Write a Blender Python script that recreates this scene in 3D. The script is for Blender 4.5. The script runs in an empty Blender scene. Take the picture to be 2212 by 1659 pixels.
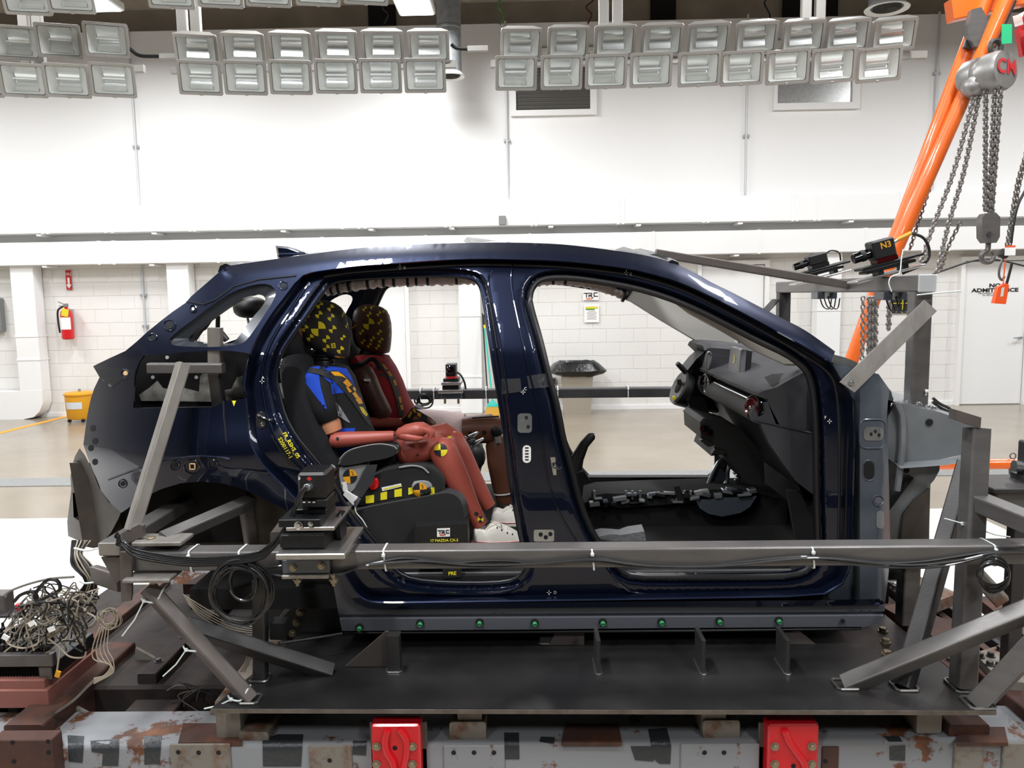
import bpy, bmesh, math, random
from mathutils import Vector as V, Matrix as M4
from mathutils.geometry import delaunay_2d_cdt
from mathutils.bvhtree import BVHTree
random.seed(7)
R = math.radians
SC = bpy.context.scene
COL = SC.collection

# ------------------------------------------------------------------ camera
FPX, CX, CY = 1720.0, 1106.0, 829.5
CAM = V((0.0, 0.0, 1.75))
CROT = (M4.Rotation(R(1.0), 3, 'Z') @ M4.Rotation(R(90 - 6.4), 3, 'X') @ M4.Rotation(R(-0.9), 3, 'Z'))
cd = bpy.data.cameras.new('camera'); cd.lens = FPX / 2212 * 36; cd.sensor_width = 36; cd.sensor_fit = 'HORIZONTAL'
cd.clip_start = .05; cd.clip_end = 200
co = bpy.data.objects.new('camera', cd); COL.objects.link(co)
co.matrix_world = M4.Translation(CAM) @ CROT.to_4x4()
SC.camera = co

# ------------------------------------------------------------------ world, exposure
w = bpy.data.worlds.new('world'); SC.world = w; w.use_nodes = True
w.node_tree.nodes['Background'].inputs[0].default_value = (.8, .85, .9, 1)
w.node_tree.nodes['Background'].inputs[1].default_value = .15
SC.view_settings.view_transform = 'Standard'; SC.view_settings.look = 'None'
SC.view_settings.gamma = 1; SC.view_settings.use_curve_mapping = False
SC.view_settings.exposure = 0.2
LAMP_W = 120.0        # watts of each ceiling fixture's area lamp
LAMPS = [(-9.1, 9.2), (-5.06, 9.42), (-1.30, 9.78), (2.8, 8.6), (6.6, 8.6), (9.8, 9.2), (-9.1, 6.6), (-5.2, 6.2), (-1.3, 6.2),
         (2.6, 4.2), (-5.2, 2.6), (-1.3, 2.6), (6.5, 2.6), (-1.3, .2), (2.6, .2), (-3.2, -3.0), (3.2, -3.0)]  # fixtures out of view are added to brighten the walls and foreground
LAMP_Z = 5.25

def ray(px, py):
    d = CROT @ V(((px - CX) / FPX, -(py - CY) / FPX, -1.0))
    return d
def W(px, py, Y):                     # the point seen at a pixel, at depth Y
    d = ray(px, py); return CAM + d * (Y / d.y)
def WX(px, py, X):
    d = ray(px, py); return CAM + d * (X / d.x)
def WZ(px, py, Z):
    d = ray(px, py); return CAM + d * ((Z - CAM.z) / d.z)
def PX(p):
    q = CROT.transposed() @ (V(p) - CAM)
    return (CX + FPX * q.x / -q.z, CY - FPX * q.y / -q.z)
def W3(l, Y): return [W(x, y, Y) for x, y in l]

# ------------------------------------------------------------------ materials
def hexc(h):
    h = h.lstrip('#'); r = []
    for i in (0, 2, 4):
        c = int(h[i:i+2], 16) / 255; r.append(c / 12.92 if c < .04045 else ((c + .055) / 1.055) ** 2.4)
    return (*r, 1)
MT = {}
def mat(name, col, rough=.5, metal=0.0, coat=0.0, col2=None, scale=8.0, amt=.5, bump=0.0, bscale=60.0,
        emit=None, estr=0.0, trans=0.0, spec=.5, alpha=1.0, stretch=None, contrast=None, sheen=0.0, coatr=.04):
    if name in MT: return MT[name]
    m = bpy.data.materials.new(name); m.use_nodes = True
    nt = m.node_tree; b = nt.nodes['Principled BSDF']
    c = hexc(col) if isinstance(col, str) else (*col, 1)
    b.inputs['Base Color'].default_value = c
    b.inputs['Roughness'].default_value = rough; b.inputs['Metallic'].default_value = metal
    b.inputs['Coat Weight'].default_value = coat; b.inputs['Coat Roughness'].default_value = coatr
    b.inputs['Specular IOR Level'].default_value = spec
    b.inputs['Transmission Weight'].default_value = trans
    b.inputs['Alpha'].default_value = alpha
    b.inputs['Sheen Weight'].default_value = sheen
    if emit:
        b.inputs['Emission Color'].default_value = hexc(emit); b.inputs['Emission Strength'].default_value = estr
    tc = None
    if col2 or bump:
        tc = nt.nodes.new('ShaderNodeTexCoord'); mp = nt.nodes.new('ShaderNodeMapping')
        nt.links.new(tc.outputs['Object'], mp.inputs[0])
        if stretch: mp.inputs['Scale'].default_value = stretch
    if col2:
        n = nt.nodes.new('ShaderNodeTexNoise'); n.inputs['Scale'].default_value = scale; n.inputs['Detail'].default_value = 6
        nt.links.new(mp.outputs[0], n.inputs['Vector'])
        rp = nt.nodes.new('ShaderNodeValToRGB')
        a, z = contrast or (.5 - amt * .5, .5 + amt * .5)
        rp.color_ramp.elements[0].position = a; rp.color_ramp.elements[1].position = z
        rp.color_ramp.elements[0].color = c; rp.color_ramp.elements[1].color = hexc(col2)
        nt.links.new(n.outputs[0], rp.inputs[0]); nt.links.new(rp.outputs[0], b.inputs['Base Color'])
    if bump:
        n2 = nt.nodes.new('ShaderNodeTexNoise'); n2.inputs['Scale'].default_value = bscale; n2.inputs['Detail'].default_value = 4
        nt.links.new(mp.outputs[0], n2.inputs['Vector'])
        bp = nt.nodes.new('ShaderNodeBump'); bp.inputs['Strength'].default_value = bump; bp.inputs['Distance'].default_value = .01
        nt.links.new(n2.outputs[0], bp.inputs['Height']); nt.links.new(bp.outputs[0], b.inputs['Normal'])
    MT[name] = m
    return m
def rust_mat(name, base, rust, dark, rough=.65, lo=.52, hi=.62, scale=5.0):
    m = bpy.data.materials.new(name); m.use_nodes = True; nt = m.node_tree; b = nt.nodes['Principled BSDF']
    L = nt.links.new; N = nt.nodes.new
    tc = N('ShaderNodeTexCoord')
    n1 = N('ShaderNodeTexNoise'); n1.inputs['Scale'].default_value = scale; n1.inputs['Detail'].default_value = 9; n1.inputs['Roughness'].default_value = .68
    n2 = N('ShaderNodeTexNoise'); n2.inputs['Scale'].default_value = scale * 3.1; n2.inputs['Detail'].default_value = 6
    L(tc.outputs['Object'], n1.inputs['Vector']); L(tc.outputs['Object'], n2.inputs['Vector'])
    r1 = N('ShaderNodeValToRGB'); r1.color_ramp.elements[0].position = lo; r1.color_ramp.elements[1].position = hi
    r2 = N('ShaderNodeValToRGB'); r2.color_ramp.elements[0].position = .35; r2.color_ramp.elements[1].position = .7
    r2.color_ramp.elements[0].color = hexc(dark); r2.color_ramp.elements[1].color = hexc(rust)
    L(n1.outputs[0], r1.inputs[0]); L(n2.outputs[0], r2.inputs[0])
    mx = N('ShaderNodeMix'); mx.data_type = 'RGBA'
    L(r1.outputs[0], mx.inputs['Factor']); mx.inputs[6].default_value = hexc(base); L(r2.outputs[0], mx.inputs[7])
    L(mx.outputs[2], b.inputs['Base Color']); b.inputs['Roughness'].default_value = rough
    bp = N('ShaderNodeBump'); bp.inputs['Strength'].default_value = .25; bp.inputs['Distance'].default_value = .004
    L(n1.outputs[0], bp.inputs['Height']); L(bp.outputs[0], b.inputs['Normal'])
    MT[name] = m
    return m

# ------------------------------------------------------------------ mesh builder
def catmull(pts, n=6, closed=False):
    P = [V(p) for p in pts]; out = []; k = len(P)
    rng = range(k) if closed else range(k - 1)
    for i in rng:
        p0 = P[(i-1) % k] if closed or i > 0 else P[0]*2 - P[1]
        p1 = P[i]; p2 = P[(i+1) % k]
        p3 = P[(i+2) % k] if closed or i < k-2 else P[-1]*2 - P[-2]
        for j in range(n):
            t = j / n
            out.append(.5 * ((2*p1) + (p2-p0)*t + (2*p0-5*p1+4*p2-p3)*t*t + (3*p1-p0-3*p2+p3)*t*t*t))
    if not closed: out.append(P[-1])
    return out
def densify(pts, step, closed=True):
    out = []; k = len(pts)
    for i in range(k if closed else k - 1):
        a, b = V(pts[i]), V(pts[(i+1) % k]); n = max(1, int(math.ceil((b-a).length / step)))
        for j in range(n): out.append(a.lerp(b, j / n))
    if not closed: out.append(V(pts[-1]))
    return out
def chaikin(pts, it=2, closed=True):
    P = [V(p) for p in pts]
    for _ in range(it):
        o = []; k = len(P)
        if not closed: o.append(P[0])
        for i in range(k if closed else k-1):
            a, b = P[i], P[(i+1) % k]; o += [a.lerp(b, .25), a.lerp(b, .75)]
        if not closed: o.append(P[-1])
        P = o
    return P
def rrect(w, h, b, n=2):              # rounded rectangle outline, centred
    o = []
    b = min(b, w*.49, h*.49)
    for cx, cy, a0 in ((w/2-b, h/2-b, 0), (-w/2+b, h/2-b, 90), (-w/2+b, -h/2+b, 180), (w/2-b, -h/2+b, 270)):
        for i in range(n + 1):
            a = R(a0 + 90 * i / n); o.append((cx + b*math.cos(a), cy + b*math.sin(a)))
    return o
def inpoly(x, y, P):
    c = False; j = len(P) - 1
    for i in range(len(P)):
        xi, yi = P[i][0], P[i][1]; xj, yj = P[j][0], P[j][1]
        if (yi > y) != (yj > y) and x < (xj - xi) * (y - yi) / (yj - yi) + xi: c = not c
        j = i
    return c
class MB:
    def __init__(s): s.v = []; s.f = []; s.soft = False; s.hard = False
    def add(s, vs, fs):
        o = len(s.v); s.v += [V(p) for p in vs]; s.f += [tuple(i + o for i in f) for f in fs]; return s
    def box(s, c, d, m=None, bev=0.0):
        c = V(c); m = m or M4.Identity(3)
        if bev > 0:
            r1 = rrect(d[0], d[1], bev, 1); r0 = rrect(d[0]-2*bev, d[1]-2*bev, .0004, 1)
            hz = d[2]/2
            rings = [[(x, y, -hz) for x, y in r0], [(x, y, -hz+bev) for x, y in r1], [(x, y, hz-bev) for x, y in r1], [(x, y, hz) for x, y in r0]]
            return s.rings([[c + m @ V(p) for p in r] for r in rings], hard=True)
        x, y, z = d[0]/2, d[1]/2, d[2]/2
        vs = [c + m @ V(p) for p in ((-x,-y,-z),(x,-y,-z),(x,y,-z),(-x,y,-z),(-x,-y,z),(x,-y,z),(x,y,z),(-x,y,z))]
        return s.add(vs, [(0,3,2,1),(4,5,6,7),(0,1,5,4),(1,2,6,5),(2,3,7,6),(3,0,4,7)])
    def rings(s, rs, cap=True, close=False, hard=False):
        if hard: s.hard = True
        else: s.soft = True
        n = len(rs[0]); o = len(s.v)
        for r in rs: s.v += [V(p) for p in r]
        k = len(rs)
        for i in range(k if close else k - 1):
            a, b = o + i*n, o + ((i+1) % k)*n
            for j in range(n): s.f.append((a+j, a+(j+1) % n, b+(j+1) % n, b+j))
        if cap and not close:
            s.f.append(tuple(o + j for j in reversed(range(n)))); s.f.append(tuple(o + (k-1)*n + j for j in range(n)))
        return s
    def strip(s, a, b, closed=True):
        n = len(a); o = len(s.v); s.v += [V(p) for p in a] + [V(p) for p in b]
        for j in range(n if closed else n-1): s.f.append((o+j, o+(j+1) % n, o+n+(j+1) % n, o+n+j))
        return s
    def bar(s, p0, p1, w, h, up=(0,0,1), bev=.006, n=2):
        p0, p1 = V(p0), V(p1); d = (p1-p0).normalized(); up = V(up)
        if abs(d.dot(up)) > .98: up = V((0,1,0))
        sx = d.cross(up).normalized(); u = sx.cross(d)
        rr = rrect(w, h, bev, n)
        return s.rings([[p + sx*x + u*y for x, y in rr] for p in (p0, p1)], hard=True)
    def tube(s, pts, r, n=8, closed=False, cap=True):
        P = [V(p) for p in pts]; k = len(P)
        t0 = (P[1]-P[0]).normalized()
        a = V((0,0,1)) if abs(t0.z) < .9 else V((1,0,0))
        u = t0.cross(a).normalized(); rs = []
        for i in range(k):
            t = (P[(i+1) % k]-P[i-1]) if (closed or 0 < i < k-1) else (P[1]-P[0] if i == 0 else P[-1]-P[-2])
            if t.length < 1e-9: t = t0
            t.normalize(); u = (u - t*u.dot(t))
            if u.length < 1e-6: u = t.orthogonal()
            u.normalize(); b = t.cross(u)
            rad = r[i] if isinstance(r, (list, tuple)) else r
            rs.append([P[i] + (u*math.cos(2*math.pi*j/n) + b*math.sin(2*math.pi*j/n))*rad for j in range(n)])
        return s.rings(rs, cap, closed)
    def loft(s, secs, n=14, side=(0,1,0), pw=2.0):
        """secs: (center, half-width along the path's own cross direction, half-width along side[, power])"""
        P = [V(q[0]) for q in secs]; rs = []; sd = V(side).normalized()
        for i, q in enumerate(secs):
            t = (P[min(i+1, len(P)-1)] - P[max(i-1, 0)]).normalized()
            b = (sd - t*sd.dot(t)).normalized(); a = t.cross(b)
            e = 2.0 / (q[3] if len(q) > 3 else pw)
            ring = []
            for j in range(n):
                th = 2*math.pi*j/n; c, sn = math.cos(th), math.sin(th)
                ring.append(P[i] + a*q[1]*math.copysign(abs(c)**e, c) + b*q[2]*math.copysign(abs(sn)**e, sn))
            rs.append(ring)
        return s.rings(rs)
    def plate(s, poly, ext):              # polygon (3D list) extruded by a vector
        ext = V(ext); n = len(poly); o = len(s.v)
        s.v += [V(p) for p in poly] + [V(p) + ext for p in poly]
        s.f.append(tuple(o + i for i in range(n))); s.f.append(tuple(o + n + i for i in reversed(range(n))))
        for i in range(n): s.f.append((o+(i+1) % n, o+i, o+n+i, o+n+(i+1) % n))
        return s
    def lathe(s, prof, o, axis=(0,0,1), n=16):
        ax = V(axis).normalized(); u = ax.orthogonal().normalized(); b = ax.cross(u); o = V(o)
        return s.rings([[o + ax*z + (u*math.cos(2*math.pi*j/n) + b*math.sin(2*math.pi*j/n))*max(r, 1e-4) for j in range(n)] for r, z in prof])
    def cyl(s, p0, p1, r, n=14, bev=.0):
        p0, p1 = V(p0), V(p1); L = (p1-p0).length
        pr = [(r, 0), (r, L)] if not bev else [(r-bev, 0), (r, bev), (r, L-bev), (r-bev, L)]
        return s.lathe(pr, p0, p1-p0, n)
    def ell(s, c, rad, n=14, m=None, k=9, pw=2.0):
        m = m or M4.Identity(3); c = V(c); rs = []; e = 2/pw
        f = lambda t: math.copysign(abs(t)**e, t)
        for i in range(k+1):
            ph = -math.pi/2 + math.pi*i/k; cz, rr = f(math.sin(ph)), max(f(math.cos(ph)), .002)
            rs.append([c + m @ V((rad[0]*rr*f(math.cos(2*math.pi*j/n)), rad[1]*rr*f(math.sin(2*math.pi*j/n)), rad[2]*cz)) for j in range(n)])
        return s.rings(rs)
    def hexbolt(s, c, axis, r=.012, h=.01):
        ax = V(axis).normalized(); s.lathe([(r*1.35, 0), (r*1.35, h*.25)], c, ax, 12)
        return s.lathe([(r, h*.25), (r, h*.9), (r*.85, h)], c, ax, 6)
    def bvh(s): return BVHTree.FromPolygons([tuple(p) for p in s.v], s.f)
    def mirror_y(s, yc):
        o = MB(); o.v = [V((p.x, 2*yc - p.y, p.z)) for p in s.v]; o.f = [tuple(reversed(f)) for f in s.f]; return o
    def mesh(s, name, off, angle=40, fixn=True):
        me = bpy.data.meshes.new(name)
        me.from_pydata([tuple(p - off) for p in s.v], [], s.f)
        if fixn:
            bm = bmesh.new(); bm.from_mesh(me); bmesh.ops.recalc_face_normals(bm, faces=bm.faces); bm.to_mesh(me); bm.free()
        me.shade_smooth()
        try: me.set_sharp_from_angle(angle=R(angle))
        except Exception: pass
        me.update(); return me
    def build(s, name, m, parent=None, label=None, angle=40, fixn=True, stuff=False):
        if not s.v or not s.f: print('EMPTY', name); return None
        xs = [p.x for p in s.v]; ys = [p.y for p in s.v]; zs = [p.z for p in s.v]
        off = V(((min(xs)+max(xs))/2, (min(ys)+max(ys))/2, min(zs)))
        if s.hard and not s.soft: angle = min(angle, 14)
        me = s.mesh(name, off, angle, fixn); me.materials.append(MT[m] if isinstance(m, str) else m)
        o = bpy.data.objects.new(name, me); COL.objects.link(o)
        WL[o.name] = off
        if parent is not None: o.parent = parent; o.location = off - WL[parent.name]
        else: o.location = off
        if label: o['label'] = label
        if stuff: o['kind'] = 'stuff'
        return o
WL = {}
def tag(o, label, cat=None, group=None, kind=None):
    o['label'] = label
    if cat: o['category'] = cat
    if group: o['group'] = group
    if kind: o['kind'] = kind
    return o
def thing(name, label, cat, loc=(0,0,0), group=None, kind=None):
    o = bpy.data.objects.new(name, None); COL.objects.link(o); o.location = V(loc); o.empty_display_size = .05
    WL[o.name] = V(loc); return tag(o, label, cat, group, kind)
def copy_tree(o, parent=None, loc=None, rot=None):
    c = o.copy(); COL.objects.link(c); WL[c.name] = V(loc) if loc is not None else WL.get(o.name, V())
    if parent is not None: c.parent = parent
    if loc is not None: c.location = loc
    if rot is not None: c.rotation_euler = rot
    for ch in o.children: copy_tree(ch, c)
    return c
def dup(o, offset, parent):           # a part moved by an offset
    c = o.copy(); COL.objects.link(c); c.parent = parent; c.location = o.location + V(offset); WL[c.name] = WL[o.name] + V(offset); return c
def text_mb(txt, size=1.0, align='CENTER', bold=.0, shear=0.0, space=1.0, depth=0.0):
    cu = bpy.data.curves.new('t', 'FONT'); cu.body = txt; cu.size = size; cu.align_x = align; cu.align_y = 'CENTER'
    cu.offset = bold; cu.shear = shear; cu.space_character = space; cu.resolution_u = 3; cu.extrude = depth
    o = bpy.data.objects.new('t', cu); COL.objects.link(o)
    bpy.context.view_layer.update()
    me = bpy.data.meshes.new_from_object(o)
    b = MB(); b.v = [V(v.co) for v in me.vertices]; b.f = [tuple(p.vertices) for p in me.polygons]
    bpy.data.objects.remove(o); bpy.data.curves.remove(cu); bpy.data.meshes.remove(me)
    return b
def text_at(txt, c, right, up, size, **k):    # flat lettering in 3D; right, up unit vectors
    b = text_mb(txt, size, **k); c, r, u = V(c), V(right).normalized(), V(up).normalized()
    nn = r.cross(u)
    b.v = [c + r*p.x + u*p.y + nn*p.z for p in b.v]; return b
def pen(bv, pts, w, off=.0015):       # painted polyline on a surface, through pixels
    pass
def cast(bv, px, py, off=.0015, fall=None):
    d = ray(px, py).normalized()
    h, n, i, t = bv.ray_cast(CAM, d)
    if h is None:
        return fall
    if n.dot(d) > 0: n = -n
    return h - d*off
def decal(bv, poly, off=.0015, step=6, thick=0.0):
    """a thin sticker: pixel polygon laid on a surface"""
    P = densify([V((p[0], p[1])) for p in poly], step)
    xs = [p.x for p in P]; ys = [p.y for p in P]
    pts = list(P); k = len(P); x = min(xs) + step*.5
    while x < max(xs):
        y = min(ys) + step*.5
        while y < max(ys):
            if inpoly(x, y, P) and min((V((x, y)) - q).length for q in P) > step*.45: pts.append(V((x, y)))
            y += step
        x += step
    vs, es, fs, *_ = delaunay_2d_cdt(pts, [(i, (i+1) % k) for i in range(k)], [], 0, 1e-6)
    out = MB(); ok = {}
    for i, p in enumerate(vs):
        h = cast(bv, p.x, p.y, off)
        if h is not None: ok[i] = len(out.v); out.v.append(h)
    for f in fs:
        c = sum((vs[i] for i in f), V((0, 0))) / len(f)
        if inpoly(c.x, c.y, P) and all(i in ok for i in f): out.f.append(tuple(ok[i] for i in f))
    return out
def decal_text(bv, txt, cx, cy, size, ang=0, off=.003, **k):
    b = text_mb(txt, size, **k); o = MB(); a = R(ang); ok = {}
    for i, p in enumerate(b.v):
        x, y = p.x, -p.y
        h = cast(bv, cx + x*math.cos(a) - y*math.sin(a), cy + x*math.sin(a) + y*math.cos(a), off)
        if h is not None: ok[i] = len(o.v); o.v.append(h)
    o.f = [tuple(ok[i] for i in f) for f in b.f if all(i in ok for i in f)]
    return o
def sector_px(cx, cy, r, a0, a1, sx=1, n=5):
    return [(cx, cy)] + [(cx + sx*r*math.cos(R(a0 + (a1-a0)*i/n)), cy - r*math.sin(R(a0 + (a1-a0)*i/n))) for i in range(n+1)]
def ordinal(i): return ['first','second','third','fourth','fifth','sixth','seventh','eighth','ninth','tenth','eleventh','twelfth'][i]
# ------------------------------------------------------------------ materials
mat('wall_white', '#e9e8e6', .55, bump=.04, bscale=90)
mat('block_white', '#e2e0dc', .5, bump=.25, bscale=70)
mat('mortar', '#c9c6c0', .8)
mat('duct_white', '#ebebea', .4)
mat('concrete', '#857b6c', .2, col2='#9a9081', scale=1.3, amt=.6, bump=.02, bscale=30, spec=.5)
mat('white_floor', '#e6e4df', .35, col2='#d9d7d2', scale=2)
mat('trench', '#8f9190', .5, col2='#7b7d7c', scale=30)
mat('yellow_paint', '#e2a12a', .5)
mat('red_paint_line', '#e0442a', .5)
mat('dark_wall', '#2a2624', .8)
mat('side_wall', '#b9b6b1', .7)
mat('ceiling_deck', '#6a5f54', .9, col2='#4a4239', scale=3)
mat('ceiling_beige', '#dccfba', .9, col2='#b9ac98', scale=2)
mat('joist_red', '#4a2018', .7)
mat('galv', '#b4b8ba', .4, .35, col2='#8e9496', scale=14)
mat('conduit_grey', '#c2c5c7', .45, .2)
mat('lamp_lens', '#ffffff', .4, emit='#f4f8ff', estr=6.0)
mat('fixture_white', '#dcdcd8', .5)
mat('alu_frame', '#9b9892', .45, .35)
mat('alu_bright', '#c9c9c6', .28, .9, col2='#b2b2b0', scale=25)
mat('reflector', '#dfe2e0', .22, .9)
mat('reflector_side', '#d4d5d0', .45, .2)
mat('flood_glass', '#dfe6e2', .03, alpha=.09, spec=.8)
mat('black_plastic', '#121213', .45)
mat('rubber', '#0b0b0c', .55)
mat('grille_dark', '#55534e', .7)
mat('white_plastic', '#e8e8e6', .4)
mat('paper', '#f0efec', .7)
mat('red_sign', '#c3272b', .5)
mat('ink', '#1c1c1e', .6)
mat('ext_red', '#c61a1f', .25, coat=.4)
mat('bin_yellow', '#d99a1c', .45)
mat('label_pale', '#c8cdd0', .6)
mat('can_beige', '#9a9183', .5)
mat('bag_black', '#141415', .28, bump=.5, bscale=25)
mat('teal', '#35b7a8', .4)
mat('straw', '#c99a3a', .8, bump=.6, bscale=120)
mat('outlet_grey', '#7b7d7c', .5)
mat('green_print', '#4f8f3a', .6); mat('yellow_print', '#d9c928', .6); mat('orange_print', '#e2572b', .6)
mat('dark_steel_paint', '#2b2b2c', .5)

# ------------------------------------------------------------------ lights
def fixture(x, y, i):
    t = thing('ceiling_light', 'x', 'ceiling light', (x, y, LAMP_Z), 'fluorescent high-bay lights')
    MB().box((x, y, LAMP_Z + .06), (.46, 1.36, .1), bev=.015).build('housing', 'fixture_white', t)
    MB().box((x, y, LAMP_Z + .004), (.40, 1.28, .012)).build('lens', 'lamp_lens', t)
    b = MB()
    for dy in (-.55, .55): b.cyl((x, y + dy, LAMP_Z + .1), (x, y + dy, 7.0), .006, 6)
    b.build('hanger', 'galv', t)
    ld = bpy.data.lights.new('tube_light', 'AREA'); ld.shape = 'RECTANGLE'; ld.size = .4; ld.size_y = 1.28
    ld.energy = LAMP_W; ld.color = (.975, .985, 1.0)
    lo = bpy.data.objects.new('tube_light', ld); COL.objects.link(lo); lo.parent = t; lo.location = (0, 0, -.012)
    return t
lbl = {1: 'bright fluorescent high-bay light hanging above the left floodlight bank', 2: 'bright fluorescent high-bay light hanging beside the galvanised round air duct'}
for i, (x, y) in enumerate(LAMPS):
    t = fixture(x, y, i)
    t['label'] = lbl.get(i, 'unseen fluorescent high-bay light added beyond the picture to brighten the hall')

# ------------------------------------------------------------------ shell
WY = 12.0
XL, XR, YF, ZC = -12.5, 12.5, -9.0, 7.0
fl = MB().add([(XL, YF, 0), (XR, YF, 0), (XR, WY + .8, 0), (XL, WY + .8, 0)], [(0, 1, 2, 3)]).build('floor', 'concrete', fixn=False)
tag(fl, 'tan polished concrete hall floor', kind='structure')
def flat(name, pts, m, z=.004, parent=fl): return MB().plate([(p[0], p[1], z) for p in pts], (0, 0, -z + .0005)).build(name, m, parent)
yw = WZ(60, 1121, 0).y
a, b_ = WZ(2100, 1112, 0), WZ(2230, 1172, 0)
flat('white_floor_paint', [(-11, yw), (a.x, yw), (b_.x, b_.y), (b_.x + .3, 2.2), (-11, 2.2)], 'white_floor')
y0, y1 = WZ(60, 1051, 0).y, WZ(60, 1034, 0).y
flat('trench_cover', [(-11, y0), (11, y0), (11, y1), (-11, y1)], 'trench', .006)
p0, p1 = WZ(-10, 938, 0), WZ(150, 898, 0); d = V((p1.y - p0.y, -(p1.x - p0.x), 0)).normalized() * .055
flat('yellow_floor_line', [p0 - d, p0 + d, p1 + d, p1 - d], 'yellow_paint', .003)
q = WZ(2185, 1300, 0)
flat('red_floor_line', [(q.x - .15, q.y - .12), (q.x + 3, q.y - .9), (q.x + 3, q.y - .7), (q.x - .05, q.y + .03)], 'red_paint_line', .008)
b = MB()
for px_ in (700, 1400): pass
zt = W(800, 57, WY).z
wb = MB().box((0, WY + .15, zt/2), (25, .3, zt)).build('wall_back', 'wall_white'); tag(wb, 'white painted hall wall with block courses below the ducts', kind='structure')
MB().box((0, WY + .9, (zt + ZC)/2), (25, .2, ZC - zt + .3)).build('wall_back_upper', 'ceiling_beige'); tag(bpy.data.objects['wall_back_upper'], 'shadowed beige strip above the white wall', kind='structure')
for nm, c, s, m in (('wall_left', (XL - .1, 1.9, 3.5), (.2, 22, 7), 'side_wall'), ('wall_right', (XR + .1, 1.9, 3.5), (.2, 22, 7), 'side_wall'), ('wall_front', (0, YF - .1, 3.5), (25, .2, 7), 'dark_wall')):
    tag(MB().box(c, s).build(nm, m), nm.replace('_', ' ') + ' of the hall', kind='structure')
ce = MB().box((0, 1.9, ZC + .1), (25, 22.4, .2)).build('ceiling', 'ceiling_deck'); tag(ce, 'dark hall ceiling deck', kind='structure')
for k, yj in enumerate((11.2, 9.0, 6.6, 4.2, 1.8, -.6, -3)):
    MB().bar((-12.4, yj, 6.62), (12.4, yj, 6.62), .14, .30, bev=.01).build('joist', 'joist_red', ce)
b = MB().bar((-12.4, 12.45, 6.2), (12.4, 12.45, 6.2), .1, .18).build('joist', 'ceiling_beige', ce)
# blocks -------------------------------------------------------------
CH, CL = .2032, .4064
regions = [(-5, 560, 520, 905), (875, 610, 1065, 905), (1140, 590, 1600, 905), (1585, 535, 2225, 880)]
covered = [(28, 560, 88, 900), (365, 560, 418, 900), (992, 600, 1042, 900), (760, 560, 885, 900), (1505, 570, 1650, 900), (1764, 540, 1816, 900), (2066, 560, 2212, 880)]
blk = MB().box((0, 0, 0), (CL - .0018, .010, CH - .0034), bev=.002).mesh('block', V()); blk.materials.append(MT['block_white'])
nb = 0; rest = MB()
for r in range(12):
    for c in range(-23, 23):
        x = c*CL + (CL/2 if r % 2 else 0); z = CH*(r + .5)
        px, py = PX((x, WY - .01, z))
        vis = any(a0 <= px <= a1 and b0 <= py <= b1 for a0, b0, a1, b1 in regions) and not any(a0 <= px <= a1 and b0 <= py <= b1 for a0, b0, a1, b1 in covered)
        if vis and nb < 300:
            o = bpy.data.objects.new('block', blk); COL.objects.link(o); o.parent = wb; o.location = V((x, WY - .002, z)) - WL[wb.name]; nb += 1
        else: rest.box((x, WY - .002, z), (CL - .0018, .010, CH - .0034))
rest.build('block_courses', 'block_white', wb, stuff=True)
# ducts --------------------------------------------------------------
def wall_duct(name, label, ytop, ybot, yc, seams, tabs):
    z1, z0 = W(1106, ytop, yc).z, W(1106, ybot, yc).z
    t = thing(name, label, 'duct', (0, yc + .16, z0))
    MB().box((0, yc + .16, (z0+z1)/2), (20, .32, z1-z0), bev=.006).build('duct_run', 'duct_white', t)
    for sx in seams:
        x = W(sx, (ytop+ybot)/2, yc).x
        MB().box((x, yc + .16, (z0+z1)/2), (.035, .335, z1-z0+.016)).build('flange', 'duct_white', t)
    for sx in tabs:
        x = W(sx, ybot, yc).x
        MB().box((x, yc + .16, z0 - .02), (.07, .28, .03)).build('hanger_tab', 'duct_white', t)
    return t, z0, z1
t, uz0, uz1 = wall_duct('air_duct', 'upper white rectangular air duct along the wall with flange bands', 432, 487, 11.66, (88, 100, 225, 240, 408, 418, 550, 562, 738, 774, 788, 962, 972, 1148, 1158, 1335, 1346, 1520, 1530, 1712, 1722, 1760, 1770, 1945), (80, 330, 610, 800, 975, 1190, 1380, 1600, 1840))
t, lz0, lz1 = wall_duct('air_duct', 'lower white rectangular air duct along the wall just above the car roof', 506, 556, 11.66, (212, 244, 470, 696, 920, 1145, 1412, 1640, 1870, 2050), (92, 325, 1592, 1860))
p = W(1085, 477, 11.6); o = MB().box((p.x, 11.62, uz0 + .07), (.1, .07, .13), bev=.006).build('junction_box', 'outlet_grey'); tag(o, 'small grey junction box on the upper air duct', 'junction box')
# vertical ducts / pilasters
def pilaster(x0, x1, label, yt=11.73, name='vertical_duct', zt=None):
    a, b = W(x0, 740, yt).x, W(x1, 740, yt).x; zt = zt or lz1 - .1
    t = thing(name, label, 'duct', ((a+b)/2, yt + .12, 0))
    return t, a, b, zt
t, a, b, zt_ = pilaster(33, 82, 'white vertical duct curving to the floor, left of the red extinguisher')
MB().box(((a+b)/2, 11.85, (zt_ + .42)/2), (b-a, .22, zt_ - .42), bev=.005).build('duct_run', 'duct_white', t)
bb = MB(); pr = [V((a - .9, 0, .42)), V((a, 0, .42)), V((b, 0, .42)), V((b, 0, .25)), V((b - .06, 0, .12)), V((b - .16, 0, .03)), V((b - .32, 0, 0)), V((a - .9, 0, 0))]
bb.plate([p + V((0, 11.73, 0)) for p in pr], (0, .23, 0)).build('elbow', 'duct_white', t)
for zz in (.9, 1.25): MB().box(((a+b)/2, 11.85, zz), (b-a + .012, .235, .03)).build('flange', 'duct_white', t)
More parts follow.
